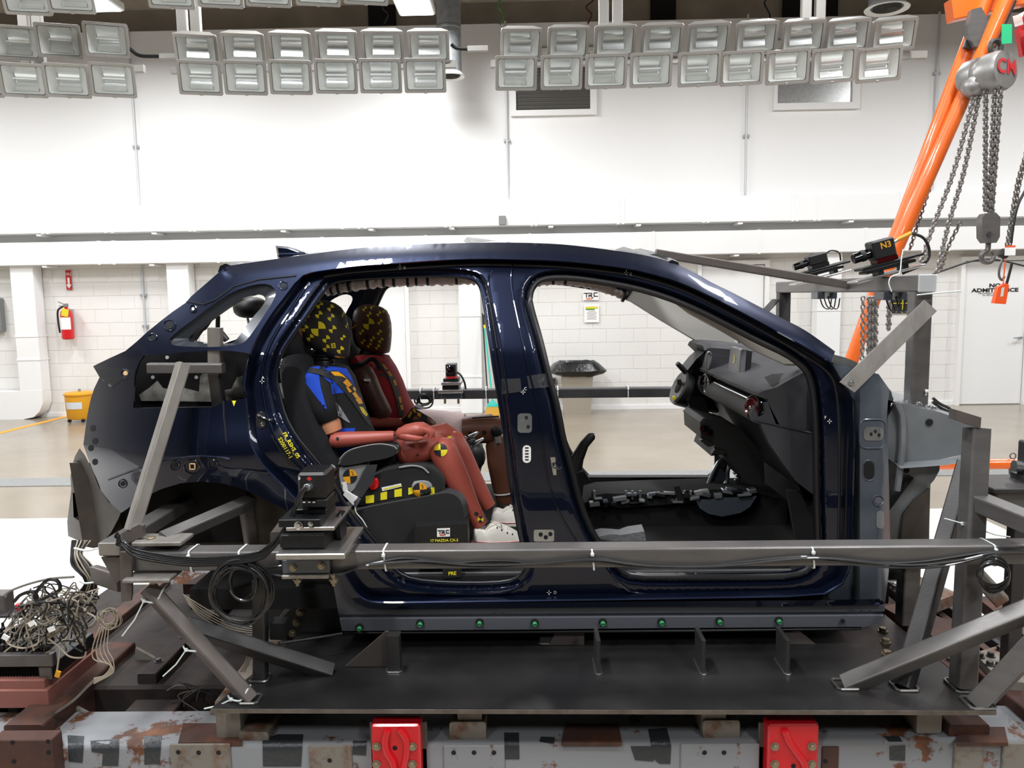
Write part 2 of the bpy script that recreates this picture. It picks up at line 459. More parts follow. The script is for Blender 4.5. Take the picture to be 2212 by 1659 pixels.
for x0, x1, lb in ((368, 415, 'white vertical duct on the wall behind the car rear window'), (993, 1039, 'white vertical duct behind the broom, seen through the rear door opening'), (1764, 1815, 'white vertical duct on the wall behind the orange hoist leg')):
    t, a, b, zt_ = pilaster(x0, x1, lb)
    MB().box(((a+b)/2, 11.85, zt_/2), (b-a, .22, zt_), bev=.005).build('duct_run', 'duct_white', t)
    for zz in (.55, 1.45): MB().box(((a+b)/2, 11.85, zz), (b-a + .012, .235, .02)).build('flange', 'duct_white', t)
# conduits
for i, (x0, y0, x1, y1, lb) in enumerate(((279, 60, 297, 440, 'thin grey conduit on the white wall left of the round duct'), (1089, 45, 1099, 428, 'thin grey conduit on the white wall beside the dark vent'), (1615, 30, 1612, 420, 'thin grey conduit on the white wall left of the pale vent'), (2034, 25, 2011, 410, 'thin grey conduit on the white wall behind the orange hoist legs'), (304, 568, 316, 745, 'thin grey conduit on the wall above the car tail'))):
    t = thing('conduit', lb, 'conduit', W(x1, y1, 11.95), 'wall conduits')
    x = (W(x0, y0, 11.95).x + W(x1, y1, 11.95).x)/2
    za, zb = W(x1, y1, 11.95).z, W(x0, y0, 11.95).z
    if i == 4: za = .9
    MB().cyl((x, 11.96, za), (x, 11.96, zb), .017, 10).build('pipe', 'conduit_grey', t)
    for zz in (za + (zb-za)*.33, za + (zb-za)*.66): MB().box((x, 11.97, zz), (.09, .05, .04), bev=.004).build('strap', 'galv', t)
# vents
for x0, x1, yb, fx0, fx1, fyb, m, lb in ((1115, 1275, 237, 1104, 1289, 249, 'grille_dark', 'dark louvred wall vent in a white frame below the right floodlight bank'), (1679, 1841, 222, 1671, 1857, 236, 'alu_bright', 'pale shiny wall vent panel in a white frame near the orange hoist')):
    c = W((x0+x1)/2, yb, 11.9); t = thing('wall_vent', lb, 'vent', (c.x, 11.95, c.z - .1))
    a, b, z0 = W(x0, yb, 11.95).x, W(x1, yb, 11.95).x, W((x0+x1)/2, yb, 11.95).z
    fa, fb, fz = W(fx0, yb, 11.95).x, W(fx1, yb, 11.95).x, W((x0+x1)/2, fyb, 11.95).z
    h = .78; MB().box(((a+b)/2, 11.985, z0 + h/2), (b-a, .02, h)).build('panel', m, t)
    f = MB(); ft = z0 + h + (z0 - fz)
    f.box(((fa+a)/2, 11.965, (fz+ft)/2), (a-fa, .06, ft-fz)).box(((fb+b)/2, 11.965, (fz+ft)/2), (fb-b, .06, ft-fz))
    f.box(((a+b)/2, 11.965, (fz+z0)/2), (b-a, .06, z0-fz)).box(((a+b)/2, 11.965, (z0+h+ft)/2), (b-a, .06, z0-fz))
    f.build('frame', 'wall_white', t)
    if m == 'grille_dark':
        for k in range(14): MB().box(((a+b)/2, 11.965, z0 + .03 + k*.054), (b-a - .01, .016, .022), M4.Rotation(R(35), 3, 'X')).build('louvre', m, t)
# doors
def door(n, x0, x1, yt, hinge, label):
    a, b = W(x0, 800, 11.96).x, W(x1, 800, 11.96).x; zt2 = W((x0+x1)/2, yt, 11.96).z
    t = thing('door_%d' % n, label, 'door', ((a+b)/2, 11.96, 0), kind='structure'); del t['category']
    MB().box(((a+b)/2, 11.975, zt2/2), (b-a-.02, .05, zt2-.02), bev=.004).build('door_leaf', 'duct_white', t)
    f = MB()
    for x in (a - .03, b + .03): f.box((x, 11.95, zt2/2), (.06, .1, zt2))
    f.box(((a+b)/2, 11.95, zt2 + .03), (b-a + .12, .1, .06)).build('door_frame', 'wall_white', t)
    xh = b - .08 if hinge > 0 else a + .08
    h = MB(); h.cyl((xh, 11.95, 1.0), (xh, 11.88, 1.0), .018, 10); h.bar((xh, 11.89, 1.0), (xh - hinge*.11, 11.89, 1.0), .018, .018); h.build('door_handle', 'galv', t)
    hb = MB()
    for z in (.3, 1.1, 1.9): hb.cyl((a if hinge > 0 else b, 11.945, z), (a if hinge > 0 else b, 11.945, z + .1), .012, 8)
    hb.build('hinge', 'galv', t)
    return t, a, b
door(1, 778, 880, 575, -1, 'white double door behind the dummies')
door(2, 1512, 1647, 572, 1, 'white door behind the windscreen pillar')
t, a, b = door(3, 2071, 2208, 563, 1, 'white door with NO ADMITTANCE lettering')
tx = MB()
for s, py, sz in (('NO', 617, .076), ('ADMITTANCE', 627, .076), ('PROPRIETARY', 634, .034), ('IN PROGRESS', 638, .03)):
    c = W({617: 2150, 627: 2150, 634: 2136, 638: 2142}[py], py, 11.94); tb = text_at(s, (c.x, 11.945, c.z), (1, 0, 0), (0, 0, 1), sz, bold=.003 if sz > .05 else 0); tb.v = [V((c.x + (p.x - c.x)*1.42, p.y, p.z)) for p in tb.v]; tx.add(tb.v, tb.f)
tx.build('lettering', 'ink', t)
# floor level baseboard
tag(MB().box((0, 11.985, .03), (24, .03, .06)).build('baseboard_back', 'duct_white'), 'low white base strip of the back wall', kind='structure')
# ------------------------------------------------------------------ small wall things
def sheet(name, label, cat, x0, y0, x1, y1, m, Y=11.97):
    a, b = W(x0, y0, Y), W(x1, y1, Y); t = thing(name, label, cat, ((a.x+b.x)/2, Y, b.z))
    MB().box(((a.x+b.x)/2, Y, (a.z+b.z)/2), (b.x-a.x, .008, a.z-b.z)).build('sheet', m, t); return t, a, b
t, a, b = sheet('fire_sign', 'red fire sign with white down arrow above the extinguisher', 'sign', 141, 584, 156, 626, 'red_sign')
cx = (a.x+b.x)/2
MB().plate([(cx-.015, 11.962, a.z-.11), (cx+.015, 11.962, a.z-.11), (cx+.015, 11.962, b.z+.08), (cx+.04, 11.962, b.z+.08), (cx, 11.962, b.z+.02), (cx-.04, 11.962, b.z+.08), (cx-.015, 11.962, b.z+.08)], (0, .004, 0)).build('arrow', 'paper', t)
text_at('FIRE', (cx, 11.962, a.z-.06), (1, 0, 0), (0, 0, 1), .06).build('lettering', 'paper', t)
# extinguisher
c = W(148, 733, 11.85); t = thing('fire_extinguisher', 'red fire extinguisher hanging on the block wall', 'fire extinguisher', c)
MB().lathe([(.07, 0), (.088, .02), (.088, .36), (.075, .42), (.04, .45), (.025, .46), (.025, .49)], c, n=18).build('cylinder', 'ext_red', t)
hd = MB().box(c + V((0, 0, .51)), (.05, .06, .05), bev=.006); hd.bar(c + V((-.02, 0, .52)), c + V((-.11, 0, .56)), .03, .012); hd.bar(c + V((-.02, 0, .5)), c + V((-.10, 0, .50)), .03, .012); hd.build('valve_handle', 'outlet_grey', t)
MB().tube(catmull([c + V((-.03, 0, .5)), c + V((-.11, -.02, .44)), c + V((-.125, -.02, .3)), c + V((-.11, -.02, .1))], 5), .014, 8).build('hose', 'rubber', t)
lab = MB(); n = 8
lab.strip([c + V((.0895*math.sin(R(-60+120*i/n)), -.0895*math.cos(R(-60+120*i/n)), .15)) for i in range(n+1)], [c + V((.0895*math.sin(R(-60+120*i/n)), -.0895*math.cos(R(-60+120*i/n)), .33)) for i in range(n+1)], False).build('label_sheet', 'paper', t)
MB().box(c + V((.03, -.09, .40)), (.1, .006, .11), M4.Rotation(R(12), 3, 'Y')).build('inspection_tag', 'yellow_print', t)
MB().box(c + V((0, .12, .3)), (.06, .06, .3)).build('wall_hook', 'galv', t)
# yellow bin
c = WZ(175, 897, 0); c.y = 11.5; c = V((W(175, 890, 11.5).x, 11.5, 0))
t = thing('waste_bin', 'yellow round-lidded waste can standing by the wall behind the car tail', 'bin', c)
MB().lathe([(.17, .04), (.185, .06), (.2, .36), (.2, .40)], c, n=24).build('can_body', 'bin_yellow', t)
MB().lathe([(.215, .395), (.215, .415), (.19, .43), (.05, .44)], c, n=24).build('lid', 'bin_yellow', t)
MB().lathe([(.02, .43), (.02, .46), (.012, .48)], c, n=10).build('lid_knob', 'outlet_grey', t)
lab = MB().strip([c + V((.198*math.sin(R(-35+70*i/n)), -.198*math.cos(R(-35+70*i/n)), .2)) for i in range(n+1)], [c + V((.2005*math.sin(R(-35+70*i/n)), -.2005*math.cos(R(-35+70*i/n)), .3)) for i in range(n+1)], False).build('label_sheet', 'label_pale', t)
for dx in (-.1, .1): MB().cyl(c + V((dx, -.12, .025)), c + V((dx, -.15, .025)), .025, 10).build('foot', 'rubber', t)
# grey panel at the picture's left edge
p = W(-4, 680, 11.9); o = MB().box((p.x - .06, 11.93, p.z), (.22, .12, .5), bev=.01).build('switch_panel', 'outlet_grey'); tag(o, 'grey electrical panel on the wall at the left picture edge', 'panel')
# TRC sign, notice, outlet, trash can
def trc_logo(c, s, parent, n='lettering'):
    b = MB(); k = s/295
    for x0, y0, x1, y1 in ((533,196,691,196),(587,196,587,276),(633,222,633,276),(683,196,683,242),(690,235,640,235),(652,236,712,292),(800,190,722,190),(730,190,730,262),(722,254,800,254)):
        p, q = c + V(((x0-667)*k, 0, -(y0-245)*k)), c + V(((x1-667)*k, 0, -(y1-245)*k)); b.bar(p, q, 17*k, .002, (0, 1, 0), .0001, 1)
    b.build(n, 'ink', parent, stuff=True)
    MB().box(c + V(((635-667)*k, 0, -(300-245)*k)), (110*k, .002, 18*k)).build('red_bar', 'orange_print', parent)
t, a, b = sheet('logo_sign', 'white TRC logo sign on the block wall', 'sign', 1259, 630, 1293, 648, 'paper')
trc_logo(V(((a.x+b.x)/2, 11.962, (a.z+b.z)/2 + .0)), .235, t)
t, a, b = sheet('notice', 'posted notice with green and yellow header in a clear sleeve below the logo sign', 'notice', 1262, 658, 1294, 696, 'paper')
w_ = b.x - a.x
MB().box(((a.x+b.x)/2, 11.963, a.z - .045), (w_*.82, .004, .03)).build('header_band', 'yellow_print', t)
MB().box(((a.x+b.x)/2 - w_*.1, 11.963, a.z - .07), (w_*.6, .004, .02)).build('header_band', 'green_print', t)
ln = MB()
for k in range(8): ln.box(((a.x+b.x)/2, 11.964, a.z - .1 - k*.017), (w_*(.7 if k % 3 else .5), .002, .004))
ln.build('print_lines', 'outlet_grey', t, stuff=True)
t, a, b = sheet('power_outlet', 'grey power outlet on the wall beside the bagged bin', 'outlet', 1191, 816, 1202, 832, 'outlet_grey')
for k in (.3, .7): MB().cyl(((a.x+b.x)/2, 11.967, b.z + (a.z-b.z)*k), ((a.x+b.x)/2, 11.958, b.z + (a.z-b.z)*k), .018, 10).build('socket', 'ink', t)
ax, bx = W(1213, 850, 11.6).x, W(1279, 850, 11.6).x; hz = W(1245, 808, 11.6).z
t = thing('trash_can', 'beige square trash can with black liner bag by the wall', 'trash can', ((ax+bx)/2, 11.6, 0))
MB().rings([[(ax+.03, 11.45, 0), (bx-.03, 11.45, 0), (bx-.03, 11.77, 0), (ax+.03, 11.77, 0)], [(ax, 11.43, hz), (bx, 11.43, hz), (bx, 11.78, hz), (ax, 11.78, hz)]]).build('can_body', 'can_beige', t)
bg = MB(); random.seed(3)
prof = [(1187, 800), (1200, 783), (1215, 781), (1240, 783), (1265, 780), (1288, 780), (1297, 790), (1308, 801), (1285, 808), (1250, 812), (1212, 812), (1200, 806)]
zt3 = W(1245, 780, 11.6).z; m_ = V(((ax+bx)/2, 11.6, 0)); wx = (bx-ax)/2
def bagring(z, ox, oy, amp):
    return [m_ + V(((wx+ox)*c_*(1+random.uniform(-amp, amp)), (.18+oy)*s_*(1+random.uniform(-amp, amp)), z + random.uniform(-amp, amp)*.12)) for c_, s_ in ((math.copysign(abs(math.cos(2*math.pi*i/26))**.5, math.cos(2*math.pi*i/26)), math.copysign(abs(math.sin(2*math.pi*i/26))**.5, math.sin(2*math.pi*i/26))) for i in range(26))]
bg.rings([bagring(hz - .02, .02, .02, .05), bagring(hz + .02, .16, .08, .08), bagring(hz + .06, .19, .1, .07), bagring(zt3 - .03, .1, .05, .06), bagring(zt3, .04, .01, .05), bagring(zt3 - .06, -.02, -.02, .03)])
bg.build('liner_bag', 'bag_black', t, angle=25)
# brooms
def broom(xt, yt, xb, yb, label, teal=True):
    a, b = W(xt, yt, 11.7), W(xb, yb, 11.4); b.z = max(b.z, .15)
    t = thing('broom' if teal else 'dustpan_pole', label, 'broom' if teal else 'pole', (b.x, b.y, 0))
    MB().tube([a, b], .013 if teal else .01, 8).build('handle', 'teal' if teal else 'galv', t)
    if teal:
        MB().tube([a, a.lerp(b, .12)], .015, 8).build('grip', 'ink', t); MB().tube([a.lerp(b, .12), a.lerp(b, .16)], .015, 8).build('collar', 'yellow_print', t)
        MB().rings([[b + V((x, y, 0)) for x, y in rrect(.04, .04, .01)], [b + V((x, y, -.06)) for x, y in rrect(.16, .06, .02)], [b + V((x, y, -.09)) for x, y in rrect(.18, .06, .02)]]).build('head', 'teal', t)
        MB().rings([[b + V((x, y, -.085)) for x, y in rrect(.17, .055, .02)], [V((b.x + x, b.y + y, .003)) for x, y in rrect(.24, .09, .02)]]).build('bristles', 'straw', t)
    return t
broom(1044, 680, 1064, 865, 'teal-handled broom with straw-coloured bristles leaning on the white duct')
a = W(1042, 677, 11.72); b = V((W(1056, 860, 11.6).x, 11.5, 0))
MB().tube([a, b], .01, 8).build('mop_pole', 'ink'); tag(bpy.data.objects['mop_pole'], 'thin black pole leaning beside the teal broom', 'pole')
# target board
t, a, b = sheet('target_board', 'black square target board with yellow cross on the wall by the door', 'board', 1928, 634, 1977, 676, 'ink')
MB().box(((a.x+b.x)/2, 11.963, (a.z+b.z)/2), (b.x-a.x, .003, .01)).build('cross_line', 'yellow_print', t)
MB().box(((a.x+b.x)/2 - .02, 11.963, (a.z+b.z)/2), (.01, .003, a.z-b.z)).build('cross_line', 'yellow_print', t)
# thin cable between posts at right
MB().tube(catmull([W(2015, 592, 10.5), W(2125, 560, 10.5), W(2230, 578, 10.5)], 8), .012, 6).build('hanging_cable', 'ink'); tag(bpy.data.objects['hanging_cable'], 'thin dark cable strung across in front of the white door', 'cable')
# round ducts
def round_duct(cx, cy, dia_px, label, Y):
    p = W(cx, cy, Y); r = dia_px/2 * Y / FPX
    t = thing('round_duct', label, 'duct', p)
    MB().lathe([(r*.8, .04), (r*.8, ZC - p.z)], p, n=28).build('pipe', 'galv', t)
    MB().lathe([(r*.8, .05), (r, .0), (r*.97, -.012), (r*.72, .01), (r*.7, .06)], p, n=28).build('rim', 'fixture_white', t)
    for k in range(5): MB().lathe([(r*(.12 + .12*k), .045), (r*(.17 + .12*k), .0), (r*(.16 + .12*k), -.003), (r*(.11 + .12*k), .04)], p, n=22).build('diffuser_ring', 'grille_dark', t)
    for zz in (.6, 1.2): MB().lathe([(r*.8, zz), (r*.825, zz + .01), (r*.825, zz + .04), (r*.8, zz + .05)], p, n=28).build('band', 'galv', t)
round_duct(972, 165, 62, 'galvanised round air duct with diffuser hanging at the middle floodlight bank', 11.1)
round_duct(1916, 19, 88, 'galvanised round air duct with diffuser near the orange hoist', 10.2)
# black ceiling drapes / openings on the beige strip
for x0, x1, lb in ((795, 855, 'dark open bay'), (1405, 1460, 'dark open bay'), (1690, 1810, 'dark open bay')):
    a, b = W(x0, 30, 12.75).x, W(x1, 30, 12.75).x
    MB().box(((a+b)/2, 12.76, 6.3), (b-a, .08, 1.0), bev=.03).build('dark_opening', 'dark_wall', bpy.data.objects['wall_back_upper'])
# ------------------------------------------------------------------ floodlights
def make_flood():
    t = thing('floodlight', '', 'floodlight', (0, 0, 0), 'ceiling floodlights')
    w, h = .36, .28
    def rr(sx, sz, y, b=.012): return [(x, y, z) for x, z in rrect(sx, sz, b, 1)]
    hs = MB().rings([rr(w, h, 0), rr(w*.97, h*.97, .03), rr(w*.72, h*.7, .15), rr(w*.5, h*.45, .19)], cap=False)
    hs.rings([rr(w*.5, h*.45, .19), rr(w*.49, h*.44, .191)])
    hs.build('housing', 'alu_frame', t, fixn=False)
    f = MB().rings([rr(w+.012, h+.012, -.016), rr(w+.012, h+.012, .004), rr(w-.035, h-.035, .004), rr(w-.035, h-.035, -.016)], close=True); f.build('frame', 'alu_frame', t)
    MB().rings([rr(w-.045, h-.045, .0), rr(w*.5, h*.78, .11)], cap=False).build('reflector_side', 'reflector_side', t, fixn=False)
    # curved mirror back
    b = MB(); n = 9; A = []; B = []
    for i in range(n+1):
        z = -h*.39 + h*.78*i/n; y = .03 + .10*math.sin(math.pi*(.12 + .76*i/n)); A.append((-w*.27, y, z)); B.append((w*.27, y, z))
    b.strip(A, B, False).build('mirror', 'reflector', t, fixn=False)
    MB().cyl((-w*.26, .07, .0), (w*.26, .07, .0), .008, 8).build('lamp_tube', 'white_plastic', t)
    MB().box((0, -.006, 0), (w-.03, .004, h-.03)).build('glass', 'flood_glass', t)
    l = MB().box((0, -.018, -h/2), (.03, .012, .02), bev=.003); l.build('latch', 'alu_frame', t)
    br = MB(); br.box((0, .2, 0), (.07, .03, .07), bev=.004); br.build('bracket', 'alu_frame', t)
    return t
FP = None
def flood(px, py, Y, tilt, yaw, roll, label, sc=.86):
    global FP
    p = W(px, py, Y)
    if FP is None: FP = make_flood(); o = FP; o.location = p; 
    else: o = copy_tree(FP, loc=p)
    o.rotation_euler = (R(tilt), R(roll), R(yaw)); o.scale = (sc, sc, sc); o['label'] = label; WL[o.name] = p
    return o
FYN = 6.3
lowers = {'left': [(-46, 172), (50, 173), (145, 174), (244, 173)], 'middle': [(432, 168), (530, 168), (628, 167), (726, 165), (822, 164), (918, 163)],
          'right': [(1115, 158), (1213, 156), (1309, 154), (1406, 151), (1510, 149), (1602, 147), (1701, 144), (1800, 141), (1898, 139)]}
uppers = {'left': [(-60, 93), (35, 92), (127, 88), (230, 86)], 'middle': [(424, 107), (526, 105), (628, 104), (728, 101), (827, 100), (926, 100)],
          'right': [(1126, 95), (1227, 92), (1328, 89), (1429, 87), (1530, 84), (1633, 82), (1734, 79), (1830, 77), (1930, 75)]}
for row, D in (('lower', lowers), ('upper', uppers)):
    for g, L in D.items():
        for i, (px, py) in enumerate(L):
            x = W(px, py, FYN).x
            yaw = max(-24, min(24, -x*6.5)) if g != 'right' else max(-24, min(12, -(x - .7)*7.5))
            tilt = 24 if row == 'lower' else (42 if g != 'left' else 22)
            if g == 'left': yaw = 20
            flood(px, py, FYN + (.02 if row == 'lower' else .12), tilt, yaw, -.6, '%s grey floodlight from the left in the %s row of the %s bank' % (ordinal(i), row, g))
for i, (px, py) in enumerate(((55, -8), (150, -12), (367, -22), (474, -24), (578, -26), (686, -28), (790, -31))):
    flood(px, py, 6.0, 30, 12, 0, '%s grey floodlight from the left in the row cut off by the top edge' % ordinal(i))
def truss(px0, px1, py, lab, Y):
    a, b = W(px0, py, Y), W(px1, py, Y); z = (a.z+b.z)/2
    t = thing('floodlight_rail', lab, 'rail', V(((a.x+b.x)/2, Y, z)))
    MB().bar((a.x, Y, z), (b.x, Y, z), .045, .06, bev=.005).build('pipe', 'alu_frame', t)
    return t, z
for g, a, b in (('left', -120, 312), ('middle', 370, 985), ('right', 1060, 2000)):
    ym = sum(p[1] for p in lowers[g])/len(lowers[g])
    t, z = truss(a, b, ym - 20, 'pale steel rail carrying the floodlights of the %s bank' % g, FYN + .24)
    hang = {'left': [60], 'middle': [405], 'right': [1322, 1762]}[g]
    for h in hang:
        x = W(h, 70, FYN + .3).x
        MB().bar((x - .06, FYN + .36, z), (x - .06, FYN + .36, 6.9), .08, .05, (0, 1, 0)).build('hanger_channel', 'alu_frame', t)
        MB().bar((x + .05, FYN + .36, z), (x + .05, FYN + .36, 6.9), .08, .05, (0, 1, 0)).build('hanger_channel', 'alu_frame', t)
    for p in lowers[g]:
        x = W(p[0], p[1], FYN).x; MB().box((x, FYN + .27, z - .04), (.05, .06, .08), bev=.005).build('clamp', 'alu_frame', t)
for x0, y0, x1, y1, lb in ((280, 105, 345, 122, 'black cable loop between the left and middle floodlight banks'), (975, 96, 1010, 106, 'black cable loop between the middle and right floodlight banks')):
    pts = [W(x0, y0, FYN + .2), W((x0*2+x1)/3, y1 - 2, FYN + .2), W(x1, y1, FYN + .2)]
    t = thing('cable_loop', lb, 'cable', pts[0])
    MB().tube(catmull(pts, 6), .014, 8).build('cable', 'rubber', t)
    MB().bar(pts[2], pts[2] + V((.16, 0, .0)), .03, .045).build('connector', 'alu_frame', t)
random.seed(11)
for k in range(4):
    x0 = (830, 1080, 1655, 1270)[k]
    MB().tube(catmull([W(x0 + d, -30 + 20*i + random.uniform(-6, 6), 11.3) for i, d in enumerate((0, 14, -4, 8, 0))], 5), .012, 6).build('ceiling_wire', ('ink', 'green_print', 'rubber', 'joist_red')[k])
    tag(bpy.data.objects['ceiling_wire' if k == 0 else 'ceiling_wire.%03d' % k], ('thin dark wire hanging from the ceiling behind the middle bank', 'thin green wire under the ceiling above the dark vent', 'black wire hanging from the ceiling above the right bank', 'thin reddish wire hanging from the ceiling right of the green one')[k], 'wire')
# ------------------------------------------------------------------ the car shell
mat('paint', (.0022, .0065, .025), .38, .75, coat=1.0, coatr=.025)
mat('paint_inner', (.006, .008, .014), .35, .2, coat=.5)
mat('primer', '#565d66', .3, .2, coat=.35, col2='#474e57', scale=9, coatr=.15)
mat('primer_light', '#85898c', .38, .25, coat=.2, col2='#6f7376', scale=7)
mat('sill_grey', '#5d6067', .42, .1, bump=.06, bscale=300)
mat('raw_bracket', '#3d3936', .42, .3, col2='#575049', scale=12)
mat('window_flange', '#33373d', .3, .2, coat=.4)
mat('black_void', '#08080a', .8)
mat('carpet', '#0d0d0e', .95, bump=.4, bscale=300)
mat('seal_rubber', '#131315', .42)
mat('galv_dirty', '#cfcdc2', .55, .1, col2='#4d4943', scale=9, contrast=(.42, .62))
mat('trim_grey', '#a8a59e', .6)
mat('headliner', '#c9c6be', .8)
mat('airbag', '#cdb7b0', .6, col2='#e3dad6', scale=30, bump=.5, bscale=50)
mat('strap_black', '#17181a', .6)
mat('silver_plate', '#b8bcbd', .28, .85, col2='#9da2a4', scale=30)
mat('chrome', '#d8dadb', .12, 1.0)
mat('white_mark', '#e6e6e2', .5)
mat('black_tape', '#17181a', .38, bump=.2, bscale=60)
mat('grey_tape', '#2c2d2f', .38)
mat('yellow_text', '#ecdf20', .5)
mat('green_clip', '#2e8a55', .4)
mat('clear_plastic', '#dfe3e4', .15, alpha=.55)
mat('tan_plastic', '#d9b48a', .5)
YB = 2.75; YCEN = 3.62
def ys(x, z):
    y = YB
    if z > 1.55: t = z - 1.55; y += .40*t + .55*t*t
    if z < 1.02: t = 1.02 - z; y += .05*t*t
    y += (.30 if z > 1.2 else .04)*(min(z, 1.55) - 1.2)**2
    if x < -1.02: t = -1.02 - x; y += .55*t*t
    if x < -.7: y -= .03*math.exp(-((z - 1.2)/.11)**2)*min(1, (-.7 - x)/.25)
    return y
def SF(px, py, off=0.0):
    Y = YB + off
    for _ in range(7):
        p = W(px, py, Y); Y = ys(p.x, p.z) + off
    return W(px, py, Y)
def pxpanel(outline, holes, surf, step=13, extra=(), keep=None):
    O = densify([V((p[0], p[1])) for p in outline], step); H = [densify([V((p[0], p[1])) for p in h], step*.8) for h in holes]
    pts = list(O); edges = [(i, (i+1) % len(O)) for i in range(len(O))]
    for h in H:
        k = len(pts); pts += h; edges += [(k+i, k + (i+1) % len(h)) for i in range(len(h))]
    pts += [p for p in extra if inpoly(p.x, p.y, O) and not any(inpoly(p.x, p.y, h) for h in H)]
    bp = list(pts); xs = [p.x for p in O]; ysx = [p.y for p in O]
    import itertools
    cell = {}
    for p in bp: cell.setdefault((int(p.x//step), int(p.y//step)), []).append(p)
    x = min(xs); row = 0
    while x < max(xs):
        y = min(ysx) + (step*.5 if row % 2 else 0)
        while y < max(ysx):
            if inpoly(x, y, O) and not any(inpoly(x, y, h) for h in H) and (keep is None or keep(x, y)):
                cx, cy = int(x//step), int(y//step); near = False
                for dx in (-1, 0, 1):
                    for dy in (-1, 0, 1):
                        for q in cell.get((cx+dx, cy+dy), ()):
                            if (q.x-x)**2 + (q.y-y)**2 < (step*.5)**2: near = True
                if not near: pts.append(V((x, y)))
            y += step
        x += step*.87; row += 1
    vs, es, fs, *_ = delaunay_2d_cdt(pts, edges, [], 0, 1e-5)
    b = MB(); b.v = [surf(p.x, p.y) for p in vs]
    for f in fs:
        c = sum((vs[i] for i in f), V((0, 0))) / 3
        if inpoly(c.x, c.y, O) and not any(inpoly(c.x, c.y, h) for h in H): b.f.append(tuple(f))
    return b
def orient(b, toward=CAM):
    out = []
    for f in b.f:
        p = [b.v[i] for i in f]; n = (p[1]-p[0]).cross(p[2]-p[0])
        out.append(f if n.dot(toward - p[0]) > 0 else tuple(reversed(f)))
    b.f = out; return b
def sm(l, it=2): return [(p.x, p.y) for p in chaikin([V((x, y)) for x, y in l], it)]
ROOF = [(488,575),(540,567),(600,559),(669,549),(740,540),(800,534),(900,528),(1000,525),(1100,524),(1214,528),(1334,542),(1400,553),(1452,567),(1500,589),(1535,609),(1580,631),(1636,660),(1690,688),(1740,714),(1804,759)]
ROOFc = [(p.x, p.y) for p in catmull([V((x, y)) for x, y in ROOF], 4)]
LOW = [(1796,783),(1740,749),(1688,720),(1636,692),(1585,665),(1535,640),(1468,610),(1401,590),(1334,577),(1214,564),(1100,560),(1035,559),(968,561),(901,565),(835,570),(768,575),(684,586),(655,594)]
LOWc = [(p.x, p.y) for p in catmull([V((x, y)) for x, y in LOW], 4)]
SHUT = [(636,612),(612,644),(589,674),(568,706),(552,734),(539,765),(531,795),(526,835),(530,860),(532,890),(533,918),(537,945),(546,972),(569,1008),(602,1042),(640,1082),(672,1118),(700,1160),(722,1200),(742,1240),(757,1265),(775,1288),(801,1301),(850,1303)]
SHUTc = [(p.x, p.y) for p in catmull([V((x, y)) for x, y in SHUT], 3)]
STRIPB = [(1905,1306),(1700,1310),(1400,1311),(1000,1315),(830,1317),(795,1314),(768,1302),(748,1280),(732,1252),(712,1217),(690,1180),(662,1146),(629,1110)]
ARCH = [(600,1092),(560,1072),(520,1055),(485,1045),(435,1040),(390,1044),(350,1056),(315,1072),(285,1092),(262,1108)]
REAR = [(240,1088),(218,1060),(203,1022),(190,990),(180,960),(184,930),(189,895),(196,862),(203,840),(215,815),(201,791),(236,774),(271,758),(295,738),(318,717),(345,695),(372,674),(401,654),(413,640),(450,608)]
SKIN = ROOFc + LOWc + SHUTc + [(1300,1300),(1700,1297),(1900,1294)] + STRIPB + ARCH + REAR
Q1 = sm([(363,736),(380,718),(418,690),(452,664),(502,630),(549,614),(582,613),(597,628),(592,648),(565,690),(535,733),(520,744),(475,750),(401,749),(371,746)], 1)
Q2 = sm([(403,736),(420,716),(452,690),(495,660),(522,645),(555,634),(574,641),(571,657),(542,690),(512,733),(498,743),(470,745),(428,741)], 1)
CUT = [(311,768),(360,764),(452,757),(500,758),(535,763),(545,768),(536,785),(529,801),(523,815),(522,828),(527,843),(534,857),(520,863),(485,866),(472,874),(462,879),(400,880),(288,882),(288,850),(290,818),(294,800),(300,784)]
REARO = sm([(1015,600),(968,596),(901,596),(835,599),(768,603),(728,607),(708,616),(690,638),(660,682),(634,718),(608,757),(596,790),(592,820),(599,851),(612,901),(636,945),(669,985),(696,1015),(714,1044),(748,1101),(790,1150),(814,1178),(835,1215),(856,1240),(890,1256),(968,1263),(1069,1263),(1112,1256),(1134,1238),(1138,1218),(1133,1195),(1124,1171),(1113,1110),(1102,1055),(1089,935),(1069,818),(1052,701),(1042,636),(1033,611)], 1)
FRONTO = sm([(1144,650),(1147,627),(1161,608),(1187,600),(1234,600),(1301,609),(1368,621),(1435,640),(1502,667),(1569,701),(1640,738),(1697,764),(1731,788),(1748,811),(1758,851),(1764,935),(1765,1074),(1768,1164),(1766,1203),(1750,1230),(1714,1244),(1640,1246),(1480,1247),(1370,1247),(1335,1231),(1284,1161),(1254,1091),(1234,1010),(1217,950),(1208,900),(1200,861),(1187,818),(1167,734),(1150,677)], 1)
HINGE = [(1800,790),(1818,822),(1835,845),(1845,868),(1848,960),(1845,1055),(1842,1165),(1835,1231),(1821,1261),(1781,1284),(1700,1290)]
JAMB_OUT = LOWc[::-1] + HINGE + [(1300,1297)] + SHUTc[::-1]
car = thing('car_body', 'dark blue stripped crash-test car body shell without doors or wheels', 'car', (0, YCEN, .45))
def roof_y(x):
    for (xa, ya), (xb, yb2) in zip(ROOFc, ROOFc[1:]):
        if xa <= x <= xb: return ya + (yb2-ya)*(x-xa)/max(1e-6, xb-xa)
    return -99
def rnd(x, y):
    d = (y - roof_y(x)); return .04*(1 - d/34)**2 if 0 <= d + 2 < 36 else 0
def SK(x, y): return SF(x, y, rnd(x, y))
